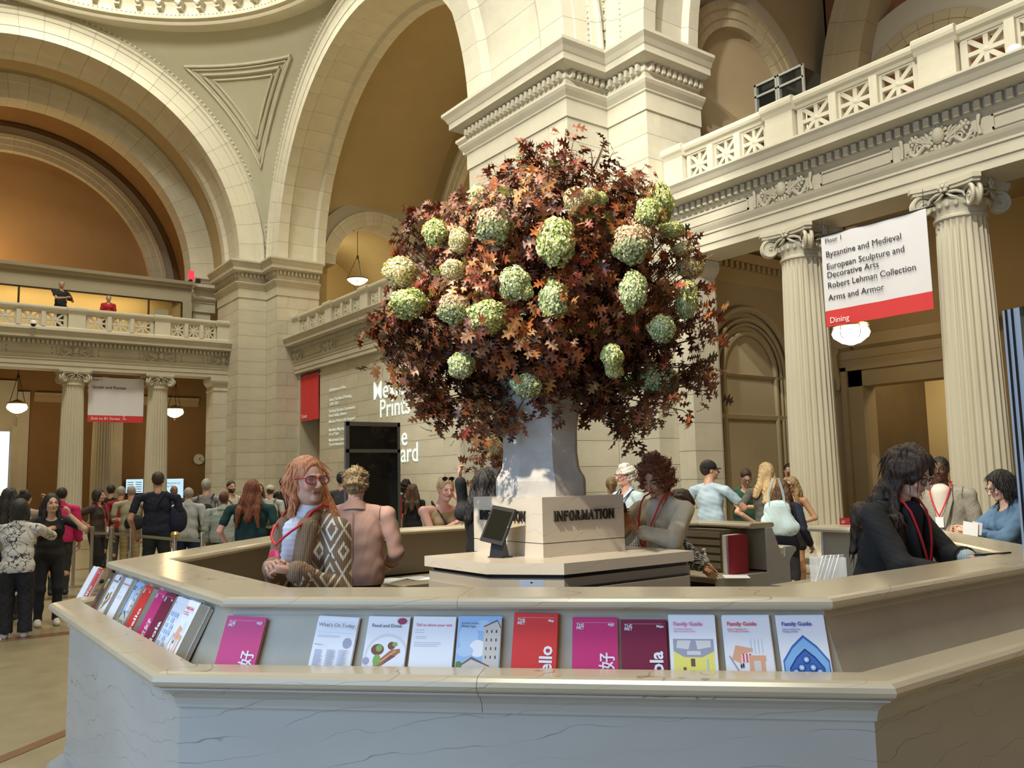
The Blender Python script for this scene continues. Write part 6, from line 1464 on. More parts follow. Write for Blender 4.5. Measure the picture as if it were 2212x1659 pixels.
    cheek = (((np.abs(x) - .17) / .10) ** 2 + ((z + .10) / .09) ** 2 < 1) & (y > .15); C2[cheek] = C2[cheek] * np.array([1.06, .92, .90])
    C2 = C2 * (1 + wob(V2, .02, 45, 3)[:, None])
    if 'beard' in hair: 
        bd = (y > -.02) & (z < -.14) & ~lip & (z > -.50); C2[bd] = np.array((.03, .018, .01))
    hb_ = MB()
    for sd in (1, -1):
        S_, el, wr, fd, cu, pd = arms[sd]; hand_tubes(hb_, wr, fd, pd, -sd, sc * (.92 if female else 1.0), cu)
    tri = []
    for f in hb_.f:
        if len(f) == 4: tri.append(f)
        else:
            for q in range(1, len(f) - 1, 2): tri.append((f[0], f[q], f[q + 1], f[min(q + 2, len(f) - 1)]))
    V3 = np.array(hb_.v); F3 = np.array(tri); C3 = np.tile(base_c * np.array([1.03, .95, .93]), (len(V3), 1))
    cutz = neck.z - .02
    body_name = 'body'
    obj_from(body_name, np.concatenate([V, V2, V3]), np.concatenate([F, F2 + len(V), F3 + len(V) + len(V2)]), M_skin, t, np.clip(np.concatenate([C, C2, C3]), 0, 1))
    if detail:
        for sd in (1, -1):
            eo = MB(); c = hp(sd * .14, .352, .032); eo.ball(c, (.062 * rr, .045 * rr, .034 * rr), 12, 8, rot=hR); e_ = eo.build('eye', M_eye, t)
            io = MB(); gz = hp(sd * .14 + detail * .018, .392, .032); io.ball(gz, (.022 * rr, .010 * rr, .022 * rr), 10, 6, rot=hR); io.build('iris', M_iris, e_)
            lo_ = MB(); lo_.tube([hp(sd * (.14 + .068 * math.cos(a)), .398 - .02 * abs(math.cos(a)), .034 + .034 * math.sin(a)) for a in np.linspace(0.1, PI - .1, 9)], .006 * rr, 5); lo_.build('eyelash_line', mat('lash', (.05, .02, .015), .8), e_)
    # ---------------- clothes
    tc_, tk = top[0], top[1]; tm = cloth(tc_, top[2] if len(top) > 2 else 'plain', top[3] if len(top) > 3 else None)
    infl = {'tee': .010, 'blazer': .022, 'cardigan': .018, 'blouse': .018, 'tank': .006, 'sweater': .018}[tk] * sc
    hem = {'tee': .50, 'blazer': .478, 'cardigan': .46, 'blouse': .47, 'tank': .53, 'sweater': .47}[tk] * h
    g = SDF(.030 * sc); RX = np.array(Matrix.Rotation(-lean_r, 3, 'X')); RZ = np.array(Matrix.Rotation(tw, 3, 'Z')); RR = RX @ RZ
    bw = .083 if female else .092
    g.ell(chest, (.090 * h * wide + infl, .060 * h + infl, .108 * h), RR).ell(belly, (bw * h * wide + infl, .062 * h + infl, .10 * h), RR).ell(Vector((0, 0, .53 * h)), (.088 * h * wide + infl, .068 * h + infl, .075 * h))
    hz = hem + .03 * h; g.cap((-.045 * h, 0, hz), (.045 * h, 0, hz), .058 * h + infl, .058 * h + infl)
    if female and tk in ('tee', 'cardigan', 'sweater', 'tank', 'blouse'):
        for sd in (1, -1): g.ell(up((sd * .042 * h, .052 * h, .725 * h)), (.036 * h, .030 * h + infl * .4, .034 * h), RR)
    [g.cap(up((sd * .02 * h, -.01 * h, .815 * h)), up((sd * wS * .92, -.01 * h, .787 * h)), .026 * h + infl * .4, .028 * h + infl * .5) for sd in (1, -1)] if tk != 'tank' else None
    if tk == 'blazer': g.ell(up((0, -.005 * h, .68 * h)), (.104 * h * wide + infl, .066 * h + infl, .15 * h), RR).ell(Vector((0, 0, .545 * h)), (.108 * h * wide + infl, .076 * h + infl, .14 * h))
    for sd in (1, -1):
        S_, el, wr, *_ = arms[sd]
        if tk == 'tee': g.cap(S_, S_.lerp(el, .60), .028 * h + infl * .7, .027 * h + infl * .9, k=.015)
        elif tk in ('blazer', 'cardigan', 'sweater', 'blouse'):
            q = top[4] if len(top) > 4 else .90
            g.cap(S_, el, .029 * h + infl * .8, .026 * h + infl * .8, k=.018)
            if q > 0: g.cap(el, el.lerp(wr, q), .025 * h + infl * .8, .021 * h + infl * .8, k=.016)
    if tk in ('blazer', 'cardigan', 'sweater') or (tk == 'blouse'):
        g.cap(up((0, -.018 * h, .81 * h)), up((0, -.012 * h, .842 * h)), .043 * h, .036 * h, k=.02)
    else: g.cap(up((0, -.012 * h, .80 * h)), up((0, -.008 * h, .818 * h)), .040 * h, .034 * h, k=.015) if tk == 'tee' else None
    V, F = g.surf(vox if not detail else .0075); nn = vnorm(V, F); V = V + nn * (wob(V, .0028 * sc, 22, int(px)) if tk != 'blazer' else wob(V * np.array([.8, .8, 1.2]), .0020 * sc, 20, int(px) + 2))[:, None]
    # cut the hem clean
    keep = (V[F][:, :, 2].min(1) > hem); F = F[keep]
    # open neckline
    nk = A(up((0, .035 * h, .835 * h))); rad = {'tee': .050, 'tank': .07, 'blazer': .045, 'cardigan': .05, 'blouse': .045, 'sweater': .052}[tk] * h
    if tk != 'blazer' or True:
        cen = V[F].mean(1); F = F[~((np.linalg.norm((cen - nk) * np.array([1, 1, 1.0]), axis=1) < rad) & (cen[:, 2] > nk[2] - .05 * h))]
    nmg = {'tee': 'shirt', 'blazer': 'jacket', 'cardigan': 'cardigan', 'blouse': 'blouse', 'tank': 'tank_top', 'sweater': 'sweater'}[tk]
    go_ = obj_from(nmg, V, F, tm, t)
    if tk in ('blazer', 'blouse'):
        mb = MB(); R_ = .044 * h if tk == 'blazer' else .040 * h; vs = []; na_ = 25
        rows_ = ((1.02, .030), (1.10, .033), (1.22, .020), (1.40, .004), (1.46, -.004), (1.42, -.006))
        for a in np.linspace(-2.45, 2.45, na_):
            for rad_, dz in rows_: vs.append(up((math.sin(a) * R_ * rad_, -.010 * h - math.cos(a) * R_ * rad_ * .92, (.822 + dz) * h - .016 * h * (1 - math.cos(a)))))
        nr_ = len(rows_); mb.add(vs, [(q * nr_ + w_, (q + 1) * nr_ + w_, (q + 1) * nr_ + w_ + 1, q * nr_ + w_ + 1) for q in range(na_ - 1) for w_ in range(nr_ - 1)], 0, True)
        mb.build('collar', tm, go_)
    if tk == 'blazer':
        mb = MB(); mb.tube([up((0, -.062 * h - infl - .0, .80 * h)), up((0, -.075 * h - infl, .72 * h)), up((0, -.073 * h - infl, .60 * h)), up((0, -.078 * h - infl, .47 * h))], .0022, 4)
        for sd in (1, -1):
            S_, el, wr, *_ = arms[sd]; c_ = S_.lerp(up((sd * .06 * h, 0, .79 * h)), .38); R_ = .034 * h + infl * .5
            mb.tube([c_ + Vector((sd * .006 * math.cos(a), R_ * math.sin(a) * 1.02, R_ * math.cos(a))) for a in np.linspace(-2.2, 2.2, 17)], .0022, 4)
            c_ = el.lerp(wr, .86); d_ = (wr - el).normalized(); a_ = d_.orthogonal().normalized(); b_ = d_.cross(a_); R_ = .022 * h + infl * .8
            mb.tube([c_ + (a_ * math.cos(a) + b_ * math.sin(a)) * R_ for a in np.linspace(0, 6.28, 17)], .003, 4)
        mb.build('back_seam', cloth(sh(tc_, .35)), go_)
        for sd in (1, -1): MB().tube([up((sd * .045 * h, .045 * h, .82 * h)), up((sd * .050 * h, .078 * h, .76 * h)), up((sd * .028 * h, .092 * h + infl, .66 * h)), up((sd * .010 * h, .090 * h + infl, .58 * h))], [.02 * sc, .028 * sc, .022 * sc, .006], 6, sx=.35).build('lapel', tm, go_)
    lm = cloth(legs[0], legs[2] if len(legs) > 2 else 'plain'); g = SDF(.03 * sc); g.ell((0, 0, .52 * h), (.088 * h * wide, .068 * h, .075 * h))
    if legs[1] == 'skirt': g.cap((-.03 * h, 0, .48 * h), (-.03 * h, 0, .30 * h), .075 * h, .09 * h).cap((.03 * h, 0, .48 * h), (.03 * h, 0, .30 * h), .075 * h, .09 * h)
    for sd in (1, -1):
        hip, kn, an = leg[sd]
        if legs[1] in ('trousers', 'skirt'): g.cap(hip, kn, .058 * h, .040 * h); g.cap(kn, an + Vector((0, -.004 * h, .0)), .038 * h, .030 * h)
        elif legs[1] == 'wide': g.cap(hip, kn, .062 * h, .050 * h); g.cap(kn, an + Vector((0, -.004 * h, .0)), .050 * h, .048 * h)
        elif legs[1] == 'shorts': g.cap(hip, hip.lerp(kn, .45), .062 * h, .056 * h)
    V, F = g.surf(max(vox, .012)); nn = vnorm(V, F); V = V + nn * wob(V, .0035 * sc, 14, int(px) + 5)[:, None]; zc = .035 * h if legs[1] != 'shorts' else .0
    F = F[V[F][:, :, 2].min(1) > zc]; obj_from({'shorts': 'shorts', 'skirt': 'skirt'}.get(legs[1], 'trousers'), V, F, lm, t)
    for sd in (1, -1):
        an = leg[sd][2]; g = SDF(.012); g.cap(an + Vector((0, -.018 * h, -.022 * h)), an + Vector((0, .065 * h, -.026 * h)), .026 * h, .021 * h); g.cap(an + Vector((0, -.005 * h, .0)), an + Vector((0, .02 * h, -.01 * h)), .026 * h, .022 * h)
        V, F = g.surf(.010); V[:, 2] = np.maximum(V[:, 2], .002); obj_from('shoe', V, F, mat('shoe_%02d_%02d_%02d' % tuple(int(q * 99) for q in shoe), shoe, .6), t)
    # ---------------- hair
    hs, hcol = hair[0], hair[1]; hm = HAIR[hcol]
    if hs != 'bald':
        g = SDF(.02 * sc); th = {'short': .05, 'crop': .025, 'curly': .17, 'bob': .09, 'long': .045, 'bun': .05, 'pony': .05, 'tuft': .10, 'wavy': .10, 'volume': .13}[hs]
        g.ell(hp(0, -.09, .14), ((.320 + th * .8) * rr, (.40 + th) * rr, (.385 + th) * rr), HR)
        if hs in ('curly',): g.ell(hp(0, -.14, -.08), ((.42 + th * .6) * rr, .42 * rr, .40 * rr), HR)
        if hs in ('bob',):
            g.ell(hp(0, -.14, -.12), (.42 * rr, .40 * rr, .42 * rr), HR); [g.cap(hp(sd * .33, .0, .10), hp(sd * .34, .04, -.42), .10 * rr, .09 * rr) for sd in (1, -1)]; g.cap(hp(0, -.25, 0), hp(0, -.22, -.50), .26 * rr, .20 * rr)
        if hs in ('long', 'wavy', 'volume'):
            w_ = 1.25 if hs != 'long' else .80
            for sd in (1, -1):
                hx = .27 if hs == 'long' else .33; g.cap(hp(sd * hx, -.02, .12), hp(sd * (hx + .05), .0, -.40), .10 * rr * w_, .10 * rr * w_); e_ = A(up((sd * (.060 if hs == 'long' else .075) * h, .035 * h, .76 * h))); g.cap(hp(sd * (hx + .05), .0, -.35), e_, .12 * rr * w_, .075 * rr * w_)
                g.cap(hp(sd * .25, -.2, 0), A(up((sd * .07 * h, -.055 * h, .76 * h))), .22 * rr, .15 * rr * w_)
            g.cap(hp(0, -.30, .05), A(up((0, -.075 * h, .72 * h))), .26 * rr, .20 * rr * w_)
            if hs == 'volume':
                for sd in (1, -1): g.cap(A(up((sd * .075 * h, .045 * h, .78 * h))), A(up((sd * .07 * h, .06 * h, .66 * h))), .16 * rr, .07 * rr); g.cap(A(up((sd * .06 * h, -.07 * h, .78 * h))), A(up((sd * .08 * h, -.08 * h, .66 * h))), .24 * rr, .10 * rr)
        if hs == 'bun': g.ell(hp(0, -.42, .42), (.17 * rr, .17 * rr, .16 * rr), HR)
        if hs == 'pony': g.ell(hp(0, -.50, .10), (.12 * rr, .12 * rr, .12 * rr), HR); g.cap(hp(0, -.56, .08), hp(0, -.62, -.55), .12 * rr, .06 * rr)
        # carve the face out
        g.ell(hp(0, .52, -.03), ((.285 if hs != 'curly' else .26) * rr, .36 * rr, .46 * rr), HR, k=.012, sub=True); g.ell(hp(0, .30, -.30), (.24 * rr, .34 * rr, .36 * rr), HR, k=.012, sub=True)
        if hs in ('short', 'crop', 'tuft', 'bun', 'pony'):
            for sd in (1, -1): g.ell(hp(sd * .40, .06, -.16), (.16 * rr, .20 * rr, .23 * rr), HR, k=.01, sub=True)
            g.cap(hp(0, -.10, -.60), hp(0, -.45, -.62), .30 * rr, .30 * rr, k=.01); g.p[-1] = g.p[-1][:6] + (-1,)
        V, F = g.surf(min(vox * .7, .009) if not detail else .006); nn = vnorm(V, F)
        amp = {'curly': .010, 'wavy': .006, 'volume': .007, 'tuft': .007}.get(hs, .0025) * sc; frq = {'curly': 75, 'tuft': 60}.get(hs, 34); Vs = V * np.array([1, 1, .35 if hs not in ('curly', 'tuft') else 1])
        V = V + nn * wob(Vs, amp, frq, 9)[:, None]; obj_from('hair', V, F, hm, t)
        if dist < 9 or detail:
            r = np.random.RandomState(int(px)); pick = r.choice(len(V), min(len(V), 420 if dist < 7 else 160), replace=False); mb = MB()
            for q in pick:
                p = Vector(V[q]); n_ = Vector(nn[q]); lp = (np.array(V[q]) - A(hc)) @ HR / Hs
                if lp[1] > .16 and abs(lp[0]) < .36 and lp[2] > -.2: continue
                if hs == 'curly':
                    a_ = n_.orthogonal().normalized(); b_ = n_.cross(a_); mb.tube([p + n_ * (.004 + .020 * u) + a_ * .010 * math.sin(u * 7) + b_ * .010 * math.cos(u * 7) for u in np.linspace(0, 1, 7)], [.0028, .0028, .0026, .0024, .002, .0016, .001], 4, caps=False)
                elif hs in ('long', 'wavy', 'volume', 'bob'):
                    d_ = (Vector((0, 0, -1)) + n_ * .05); d_ = (d_ - n_ * d_.dot(n_) * .9).normalized(); L = r.uniform(.05, .14); s_ = n_.cross(d_)
                    mb.tube([p - n_ * .001 + d_ * L * u + n_ * (.003 * math.sin(u * 3) - .004 * u) + s_ * .004 * math.sin(u * 6 + q) for u in np.linspace(0, 1, 5)], [.0022, .003, .003, .0022, .0006], 4, caps=False)
                else:
                    d_ = (n_ * .6 + Vector(r.normal(size=3)) * .5).normalized(); mb.tube([p, p + d_ * .012, p + d_ * .02 + Vector((0, 0, -.004))], [.003, .0022, .0006], 4, caps=False)
            o = mb.build('loose_strands', hm, t); o['kind'] = 'stuff'
    elif hcol in HAIR:
        g = SDF(.01); g.ell(hp(0, -.13, .03), (.345 * rr, .36 * rr, .30 * rr), HR); g.ell(hp(0, .05, .40), (.30 * rr, .45 * rr, .28 * rr), HR, k=.01, sub=True); g.ell(hp(0, .45, -.10), (.40 * rr, .42 * rr, .6 * rr), HR, k=.01, sub=True); g.ell(hp(0, -.1, -.42), (.6 * rr, .6 * rr, .25 * rr), HR, k=.01, sub=True)
        V, F = g.surf(.009); obj_from('hair', V, F, hm, t)
    if hat:
        g = SDF(.012); g.ell(hp(0, -.07, .20), (.385 * rr, .44 * rr, .36 * rr), HR); g.ell(hp(0, 0, -.28), (.7 * rr, .8 * rr, .42 * rr), HR, k=.008, sub=True); V, F = g.surf(.008); obj_from('cap', V, F, cloth(hat[0]), t)
        fb2 = 1 if hat[1] == 'front' else -1; mb = MB(); vs = []
        for i in range(7):
            for j in range(5):
                a = (i / 6 - .5) * 1.9; r_ = (.36 + .30 * j / 4) * (1 if fb2 > 0 else .9); vs.append(hp(math.sin(a) * r_ * .85, fb2 * math.cos(a) * r_ * 1.05 - .05, .17 - .05 * (j / 4) - .10 * abs(a) ** 2 * .35))
        n1 = len(vs); vs += [Vector(v_) + Vector((0, 0, -.006)) for v_ in vs]; fs = [(i * 5 + j, i * 5 + j + 1, (i + 1) * 5 + j + 1, (i + 1) * 5 + j) for i in range(6) for j in range(4)]; mb.add(vs, fs + [tuple(n1 + q for q in reversed(f)) for f in fs], 0, True); mb.build('cap_brim', cloth(hat[0]), t)
    if glasses:
        gm = mat('frame_%02d_%02d' % (int(glasses[0][0] * 99), int(glasses[0][1] * 99)), glasses[0], .3); g_ = MB(); zc = .035 if glasses[1] != 'up' else .50; yo = .445 if glasses[1] != 'up' else .24
        for sd in (1, -1):
            g_.tube([hp(sd * (.150 + .115 * math.cos(a)), yo - .03 * abs(math.cos(a)), zc - .01 + .085 * math.sin(a)) for a in np.linspace(0, 2 * PI, 21)], .016 * rr, 6)
            g_.tube([hp(sd * .262, yo - .035, zc + .03), hp(sd * .33, .18, zc + .03), hp(sd * .335, .0, zc + .02)], .013 * rr, 5)
        g_.tube([hp(-.045, yo + .01, zc + .02), hp(0, yo + .03, zc + .03), hp(.045, yo + .01, zc + .02)], .014 * rr, 5); go = g_.build('glasses', gm, t)
        for sd in (1, -1): l_ = MB(); l_.ball(hp(sd * .150, yo - .012, zc - .01), (.108 * rr, .006 * rr, .080 * rr), 14, 6, rot=hR); l_.build('lens', M_lens if glasses[1] == 'clear' else M_glassblk, go)
    info = dict(t=t, h=h, up=up, hp=hp, arms=arms, wS=wS, sc=sc, rr=rr, neck=neck, hR=hR)
    for e in extra: e(info)
    return info
# ---- things worn or carried (children of the wearer when worn)
def lanyard(col=(.62, .02, .03), badge='card', z=.60, off=0.0, side=0, out_=.112):
    def f(i):
        h, up = i['h'], i['up']; m = mat('lanyard_red', col, .6); mb = MB()
        for sd in (1, -1):
            a_, b_, c_ = Vector((sd * .050, .072, .812)), Vector((sd * .034 + off * .4, out_ + .004, .812 * .45 + (z + .03) * .55)), Vector((off, out_ + .006, z + .032))
            bz = [a_ * (1 - q) ** 2 + b_ * 2 * q * (1 - q) + c_ * q * q for q in np.linspace(0, 1, 8)]
            mb.tube([up((sd * .030 * h, -.050 * h, .850 * h)), up((sd * .050 * h, .0, .856 * h)), up((sd * .052 * h, .045 * h, .840 * h))] + [up(p_ * h) for p_ in bz], .0065, 6)
        mb.build('lanyard', m, i['t'])
        b_ = MB()
        if badge == 'round': b_.ball(up((off * h, (out_ + .010) * h, z * h)), (.040, .010, .040), 20, 8)
        else: b_.obox(up((off * h, (out_ + .006) * h, z * h)), (.035, 0, 0), (0, .003, 0), (0, 0, .048))
        b_.build('badge', mat('badge_red', (.72, .04, .12), .25) if badge == 'round' else M_white, i['t'])
    return f
def phone(sd, col=M_black, up_=.5, label='black phone held by'):
    def f(i):
        S_, el, wr, fd, cu, pd = i['arms'][sd]; d = Vector(fd).normalized(); c = wr + d * .11 * i['sc'] + Vector((0, 0, .015)); s_ = d.cross(Vector((0, 0, 1))).normalized(); n = s_.cross(d)
        M4 = i['t'].matrix_basis @ Matrix.Translation(c)
        t = thing('phone', (0, 0, 0), label, 'phone'); R = Matrix((s_, d, n)).transposed().to_4x4(); t.matrix_basis = Matrix.Translation(i['t'].location) @ i['t'].rotation_euler.to_matrix().to_4x4() @ Matrix.Translation(c) @ R
        MB().box(-.037, .037, -.06, .09, -.004, .004).build('phone_body', col, t); MB().box(-.033, .033, -.055, .085, .004, .0046).build('phone_screen', M_glassblk, t)
    return f
def strap_bag(col, size=(.16, .06, .22), pos=(0, -.12, .66), two=True, name='backpack'):
    def f(i):
        h, up = i['h'], i['up']; g = SDF(.03); c = up((pos[0] * h, pos[1] * h, pos[2] * h)); g.ell(c, size); g.ell(c + Vector((0, 0, -size[2] * .4)), (size[0] * .95, size[1] * 1.0, size[2] * .7)); V, F = g.surf(.016); m = cloth(col)
        W4 = Matrix.Translation(i['t'].location) @ i['t'].rotation_euler.to_matrix().to_4x4()
        r = obj_from(name, V, F, m, i['t'])
        mb = MB()
        if two:
            for sd in (1, -1): mb.tube([up((sd * .06 * h, -.09 * h, .80 * h)), up((sd * .07 * h, -.0 * h, .845 * h)), up((sd * .07 * h, .07 * h, .78 * h)), up((sd * .09 * h, .05 * h, .66 * h)), up((sd * .09 * h, -.06 * h, .60 * h))], .014, 6, sx=.5)
        else: mb.tube([up((.07 * h, -.02 * h, .842 * h)), up((.02 * h, .085 * h, .74 * h)), up((-.09 * h, .05 * h, .60 * h)), c], .012, 6, sx=.5); mb.tube([up((.07 * h, -.02 * h, .842 * h)), up((.0, -.09 * h, .74 * h)), c], .012, 6, sx=.5)
        mb.build('strap', m, i['t'])
    return f
def watch(sd, m=M_steel):
    def f(i):
        S_, el, wr, *_ = i['arms'][sd]; d = (wr - el).normalized(); c = wr - d * .025; MB().tube([c - d * .012, c + d * .012], .0245 * i['sc'] * 1.08, 14).build('wristwatch', m, i['t'])
    return f
# ------------------------------------------------------------------ the people, nearest first
BLK = (.010, .010, .012)
def vneck(col, w=.05, zb=.70):
    """light insert of another garment seen in the jacket's opening"""
    def f(i):
        h, up = i['h'], i['up']; mb = MB(); pts = [up((-w * h, .082 * h, .80 * h)), up((w * h, .082 * h, .80 * h)), up((w * .5 * h, .118 * h, .70 * h)), up((w * .35 * h, .120 * h, .55 * h)), up((-w * .35 * h, .120 * h, .55 * h)), up((-w * .5 * h, .118 * h, .70 * h))]
        g = SDF(.02); g.cap(up((0, .040 * h, .795 * h)), up((0, .062 * h, .58 * h)), w * h * .95, w * h * .75); V, F = g.surf(.008); obj_from('inner_top', V, F, cloth(col), i['t'])
    return f
def turtleneck(col):
    def f(i):
        h, up = i['h'], i['up']; g = SDF(.015); nk = i['neck']; hc = Vector(i['hp'](0, -.05, -.42)); g.cap(up((0, .01 * h, .80 * h)), nk.lerp(hc, .55), .041 * h, .037 * h); g.cap(up((0, .052 * h, .79 * h)), up((0, .066 * h, .58 * h)), .036 * h, .034 * h); V, F = g.surf(.006); nn = vnorm(V, F); V = V + nn * (np.sin(V[:, 2] * 260) * .0012)[:, None]; obj_from('turtleneck', V, F, cloth(col), i['t'])
    return f
def cuffs(col, kind='plain', c2=None, q0=.80, q1=.97, r=.031):
    def f(i):
        for sd in (1, -1):
            S_, el, wr, *_ = i['arms'][sd]; g = SDF(.01); g.cap(el.lerp(wr, q0), el.lerp(wr, q1), r * i['h'], r * i['h'] * .92); V, F = g.surf(.007); nn = vnorm(V, F); V = V + nn * (np.sin(np.arctan2(V[:, 0] - el.x, V[:, 1] - el.y) * 90) * .001)[:, None]; obj_from('cuff', V, F, cloth(col, kind, c2), i['t'])
    return f
def ribfront(col):
    def f(i):
        h, up = i['h'], i['up']
        for sd in (1, -1):
            g = SDF(.02); g.cap(up((sd * .045 * h, .050 * h, .80 * h)), up((sd * .050 * h, .080 * h, .68 * h)), .028 * h, .026 * h); g.cap(up((sd * .050 * h, .080 * h, .68 * h)), up((sd * .045 * h, .082 * h, .50 * h)), .026 * h, .028 * h); g.cap(up((sd * .04 * h, .03 * h, .825 * h)), up((0, -.05 * h, .84 * h)), .02 * h, .02 * h)
            V, F = g.surf(.007); nn = vnorm(V, F); V = V + nn * (np.sin(V[:, 0] * 520) * .0016)[:, None]; obj_from('ribbed_front', V, F, cloth(col, 'knit'), i['t'])
    return f
def earrings(i):
    for sd in (1, -1): MB().ball(i['hp'](sd * .325, .0, -.17), .006, 10, 7).build('pearl_earring', M_white, i['t'])
def lash(i): pass
# inside the desk
person(672, 980, 4.2, -48, 'person with ginger hair and red glasses in a brown diamond cardigan with red lanyard', 'worn', ('long', 'ginger'), ((.20, .125, .075), 'cardigan', 'diamond', (.62, .60, .52), .86), female=True, vox=.010, yaw=-76, nod=-2, wide=.86,
       hands={1: ((-.055, .175, .705), (.3, -.5, -1), (-.65, .65, .25), .75, (.3, .5, .9)), -1: ((-.135, .170, .698), (-.3, -.4, -1), (.55, .7, .25), .75, (-.2, .6, .9))}, glasses=((.42, .015, .02), 'clear'), detail=-1, hscale=1.0,
       extra=(ribfront((.26, .17, .10)), turtleneck((.68, .70, .80)), lanyard(badge='round', z=.725, off=-.012, out_=.125), cuffs((.26, .165, .10), 'knit', (.2, .12, .07)), earrings, watch(-1)))
person(768, 1010, 6.7, 172, 'person seen from behind in a salmon pink jacket and black trousers inside the desk', 'fair', ('tuft', 'sandy'), ((.40, .235, .185), 'blazer'), (BLK, 'trousers'), vox=.012, hands={1: ((.14, .14, .56), (.5, -1, -.2)), -1: ((-.12, .14, .56), (-.5, -1, -.2))}, wide=1.12, hscale=1.05)
person(1047, 1016, 7.3, 165, 'person with long wavy black hair and black top at the far counter, back turned', 'fair', ('wavy', 'black'), (BLK, 'sweater'), (BLK, 'trousers'), female=True, vox=.012, hands={1: ((.15, .20, .69),), -1: ((-.16, .10, .955), (-.2, 1, -.2), (-.1, .2, 1), .6)}, hscale=1.1, wide=1.1)
person(1424, 990, 6.3, -38, 'person with curly auburn hair and cream cardigan reading a phone beside the plinth', 'tan', ('curly', 'auburn'), ((.52, .45, .33), 'cardigan', 'plain', (.47, .40, .29), .80), ((.10, .11, .08), 'wide'), female=True, vox=.010, yaw=-12, nod=28, hscale=1.08,
       hands={1: ((.03, .20, .735), (1, -.3, -.7), (-.35, .65, .65), .5, (.6, .3, -.5)), -1: ((-.04, .215, .71), (-1, -.3, -.8), (.15, .75, .65), .5, (-.6, .3, -.6))}, detail=-1, extra=(vneck((.60, .55, .45), .04), lanyard(z=.60, out_=.125), watch(1), phone(1, label='dark purple phone in the hands of the curly haired woman', col=mat('purple_case', (.05, .015, .03), .4))), wide=1.05)
person(1893, 966, 4.75, 62, 'person with long dark wavy hair and glasses in a black blazer holding a phone', 'pale', ('volume', 'dbrown'), ((.012, .012, .012), 'blazer', 'plain', (.02, .02, .02), .80), (BLK, 'trousers'), female=True, vox=.010, yaw=0, nod=20, hscale=1.02, lean=10, wide=1.06,
       hands={1: ((.08, .26, .615), (.8, -.6, -.5), (.1, 1, -.05), .35, (.2, -.2, 1)), -1: ((-.02, .245, .66), (-.9, -.5, -.5), (.15, 1, .12), .40, (-.2, -.2, 1))}, glasses=((.02, .02, .025), 'clear'), detail=1,
       extra=(vneck((.012, .012, .03), .045), lanyard(z=.62), cuffs((.62, .66, .62), 'stripe', (.18, .28, .30), .74, .98, .027), phone(-1, label='black phone held by the woman in the black blazer')))
person(1362, 1075, 7.2, 75, 'person in black and white lattice sleeves bending over the inner worktop', 'tan', ('wavy', 'dbrown'), ((.015, .015, .02), 'blouse', 'lattice', (.40, .40, .38), .92), (BLK, 'trousers'), female=True, lean=34, height=1.50, nod=20, hands={1: ((.06, .36, .545), (1, -.2, -.5), (.1, .8, -.6), .25), -1: ((-.02, .36, .55), (-1, -.2, -.3), (.1, .8, -.6), .25)}, vox=.012)
# at the outside of the desk
person(944, 1030, 8.9, 30, 'person with blonde hair and sunglasses on her head leaning an elbow on the far counter', 'pink', ('pony', 'blonde'), ((.44, .31, .16), 'tank'), ((.05, .05, .06), 'trousers'), female=True, lean=14, yaw=10, nod=-4, wide=1.15, vox=.012, hscale=1.08,
       hands={1: ((-.02, .16, .70), (.6, .3, -1)), -1: ((-.03, .13, .885), (-.7, .8, -1), (.25, -.1, 1), .55, (0, 1, .2))}, glasses=((.02, .012, .01), 'up'), extra=(strap_bag((.02, .03, .03), (.05, .03, .08), (-.12, .0, .55), False, 'shoulder_bag'), watch(-1, M_white)))
person(1352, 1002, 9.6, -60, 'person with white hair in a pale blue shirt with navy braces beyond the plinth', 'pink', ('tuft', 'white'), ((.46, .56, .60), 'blouse', 'plain', (.40, .50, .55), .5), ((.06, .06, .08), 'trousers'), vox=.012, yaw=-10, glasses=((.05, .05, .05), 'clear'), wide=1.1,
       extra=(lambda i: [MB().tube([i['up']((s_ * .075 * i['h'], -.05 * i['h'], .80 * i['h'])), i['up']((s_ * .078 * i['h'], .0, .838 * i['h'])), i['up']((s_ * .065 * i['h'], .085 * i['h'], .76 * i['h'])), i['up']((s_ * .06 * i['h'], .095 * i['h'], .55 * i['h']))], .016, 6, sx=.4).build('brace_strap', cloth((.01, .02, .12)), i['t']) for s_ in (1, -1)],))
person(1320, 1028, 11.5, 178, 'person with a blonde ponytail and black shirt seen from behind beside the vase', 'fair', ('pony', 'sandy'), (BLK, 'tee'), (BLK, 'trousers'), female=True)
person(2172, 1004, 6.7, -62, 'person in a denim shirt with dark short hair and glasses holding a white paper', 'pale', ('bob', 'black'), ((.06, .12, .22), 'blouse', 'plain', (.09, .17, .28), .8), ((.02, .03, .06), 'trousers'), female=True, nod=22, vox=.011, glasses=((.03, .02, .02), 'clear'), height=1.62,
       hands={1: ((-.01, .24, .70), (1, -.2, -.8), (-.2, .9, .3), .5), -1: ((-.06, .23, .70), (-1, -.2, -.8), (.2, .9, .3), .5)})
v = at(2096, 1150, 6.45); t = thing('folded_paper', (v.x, v.y, v.z), 'white folded paper held over the counter by the denim shirt', 'paper', rz=-.9); MB().obox((0, 0, 0), (.05, 0, -.01), (0, .001, 0), (.008, 0, .075)).build('sheet', M_white, t); MB().obox((.05, .01, .03), (.035, .01, -.01), (0, .001, 0), (.008, 0, .045)).build('sheet', M_white, t)
person(2030, 984, 8.3, -12, 'person in a grey tweed jacket with red lanyard standing beyond the counter', 'dark', ('crop', 'black'), ((.33, .31, .26), 'blazer', 'speckle', (.24, .225, .19)), ((.13, .12, .11), 'trousers'), vox=.013, extra=(vneck((.66, .62, .56), .055), lanyard(z=.64)), wide=1.0)
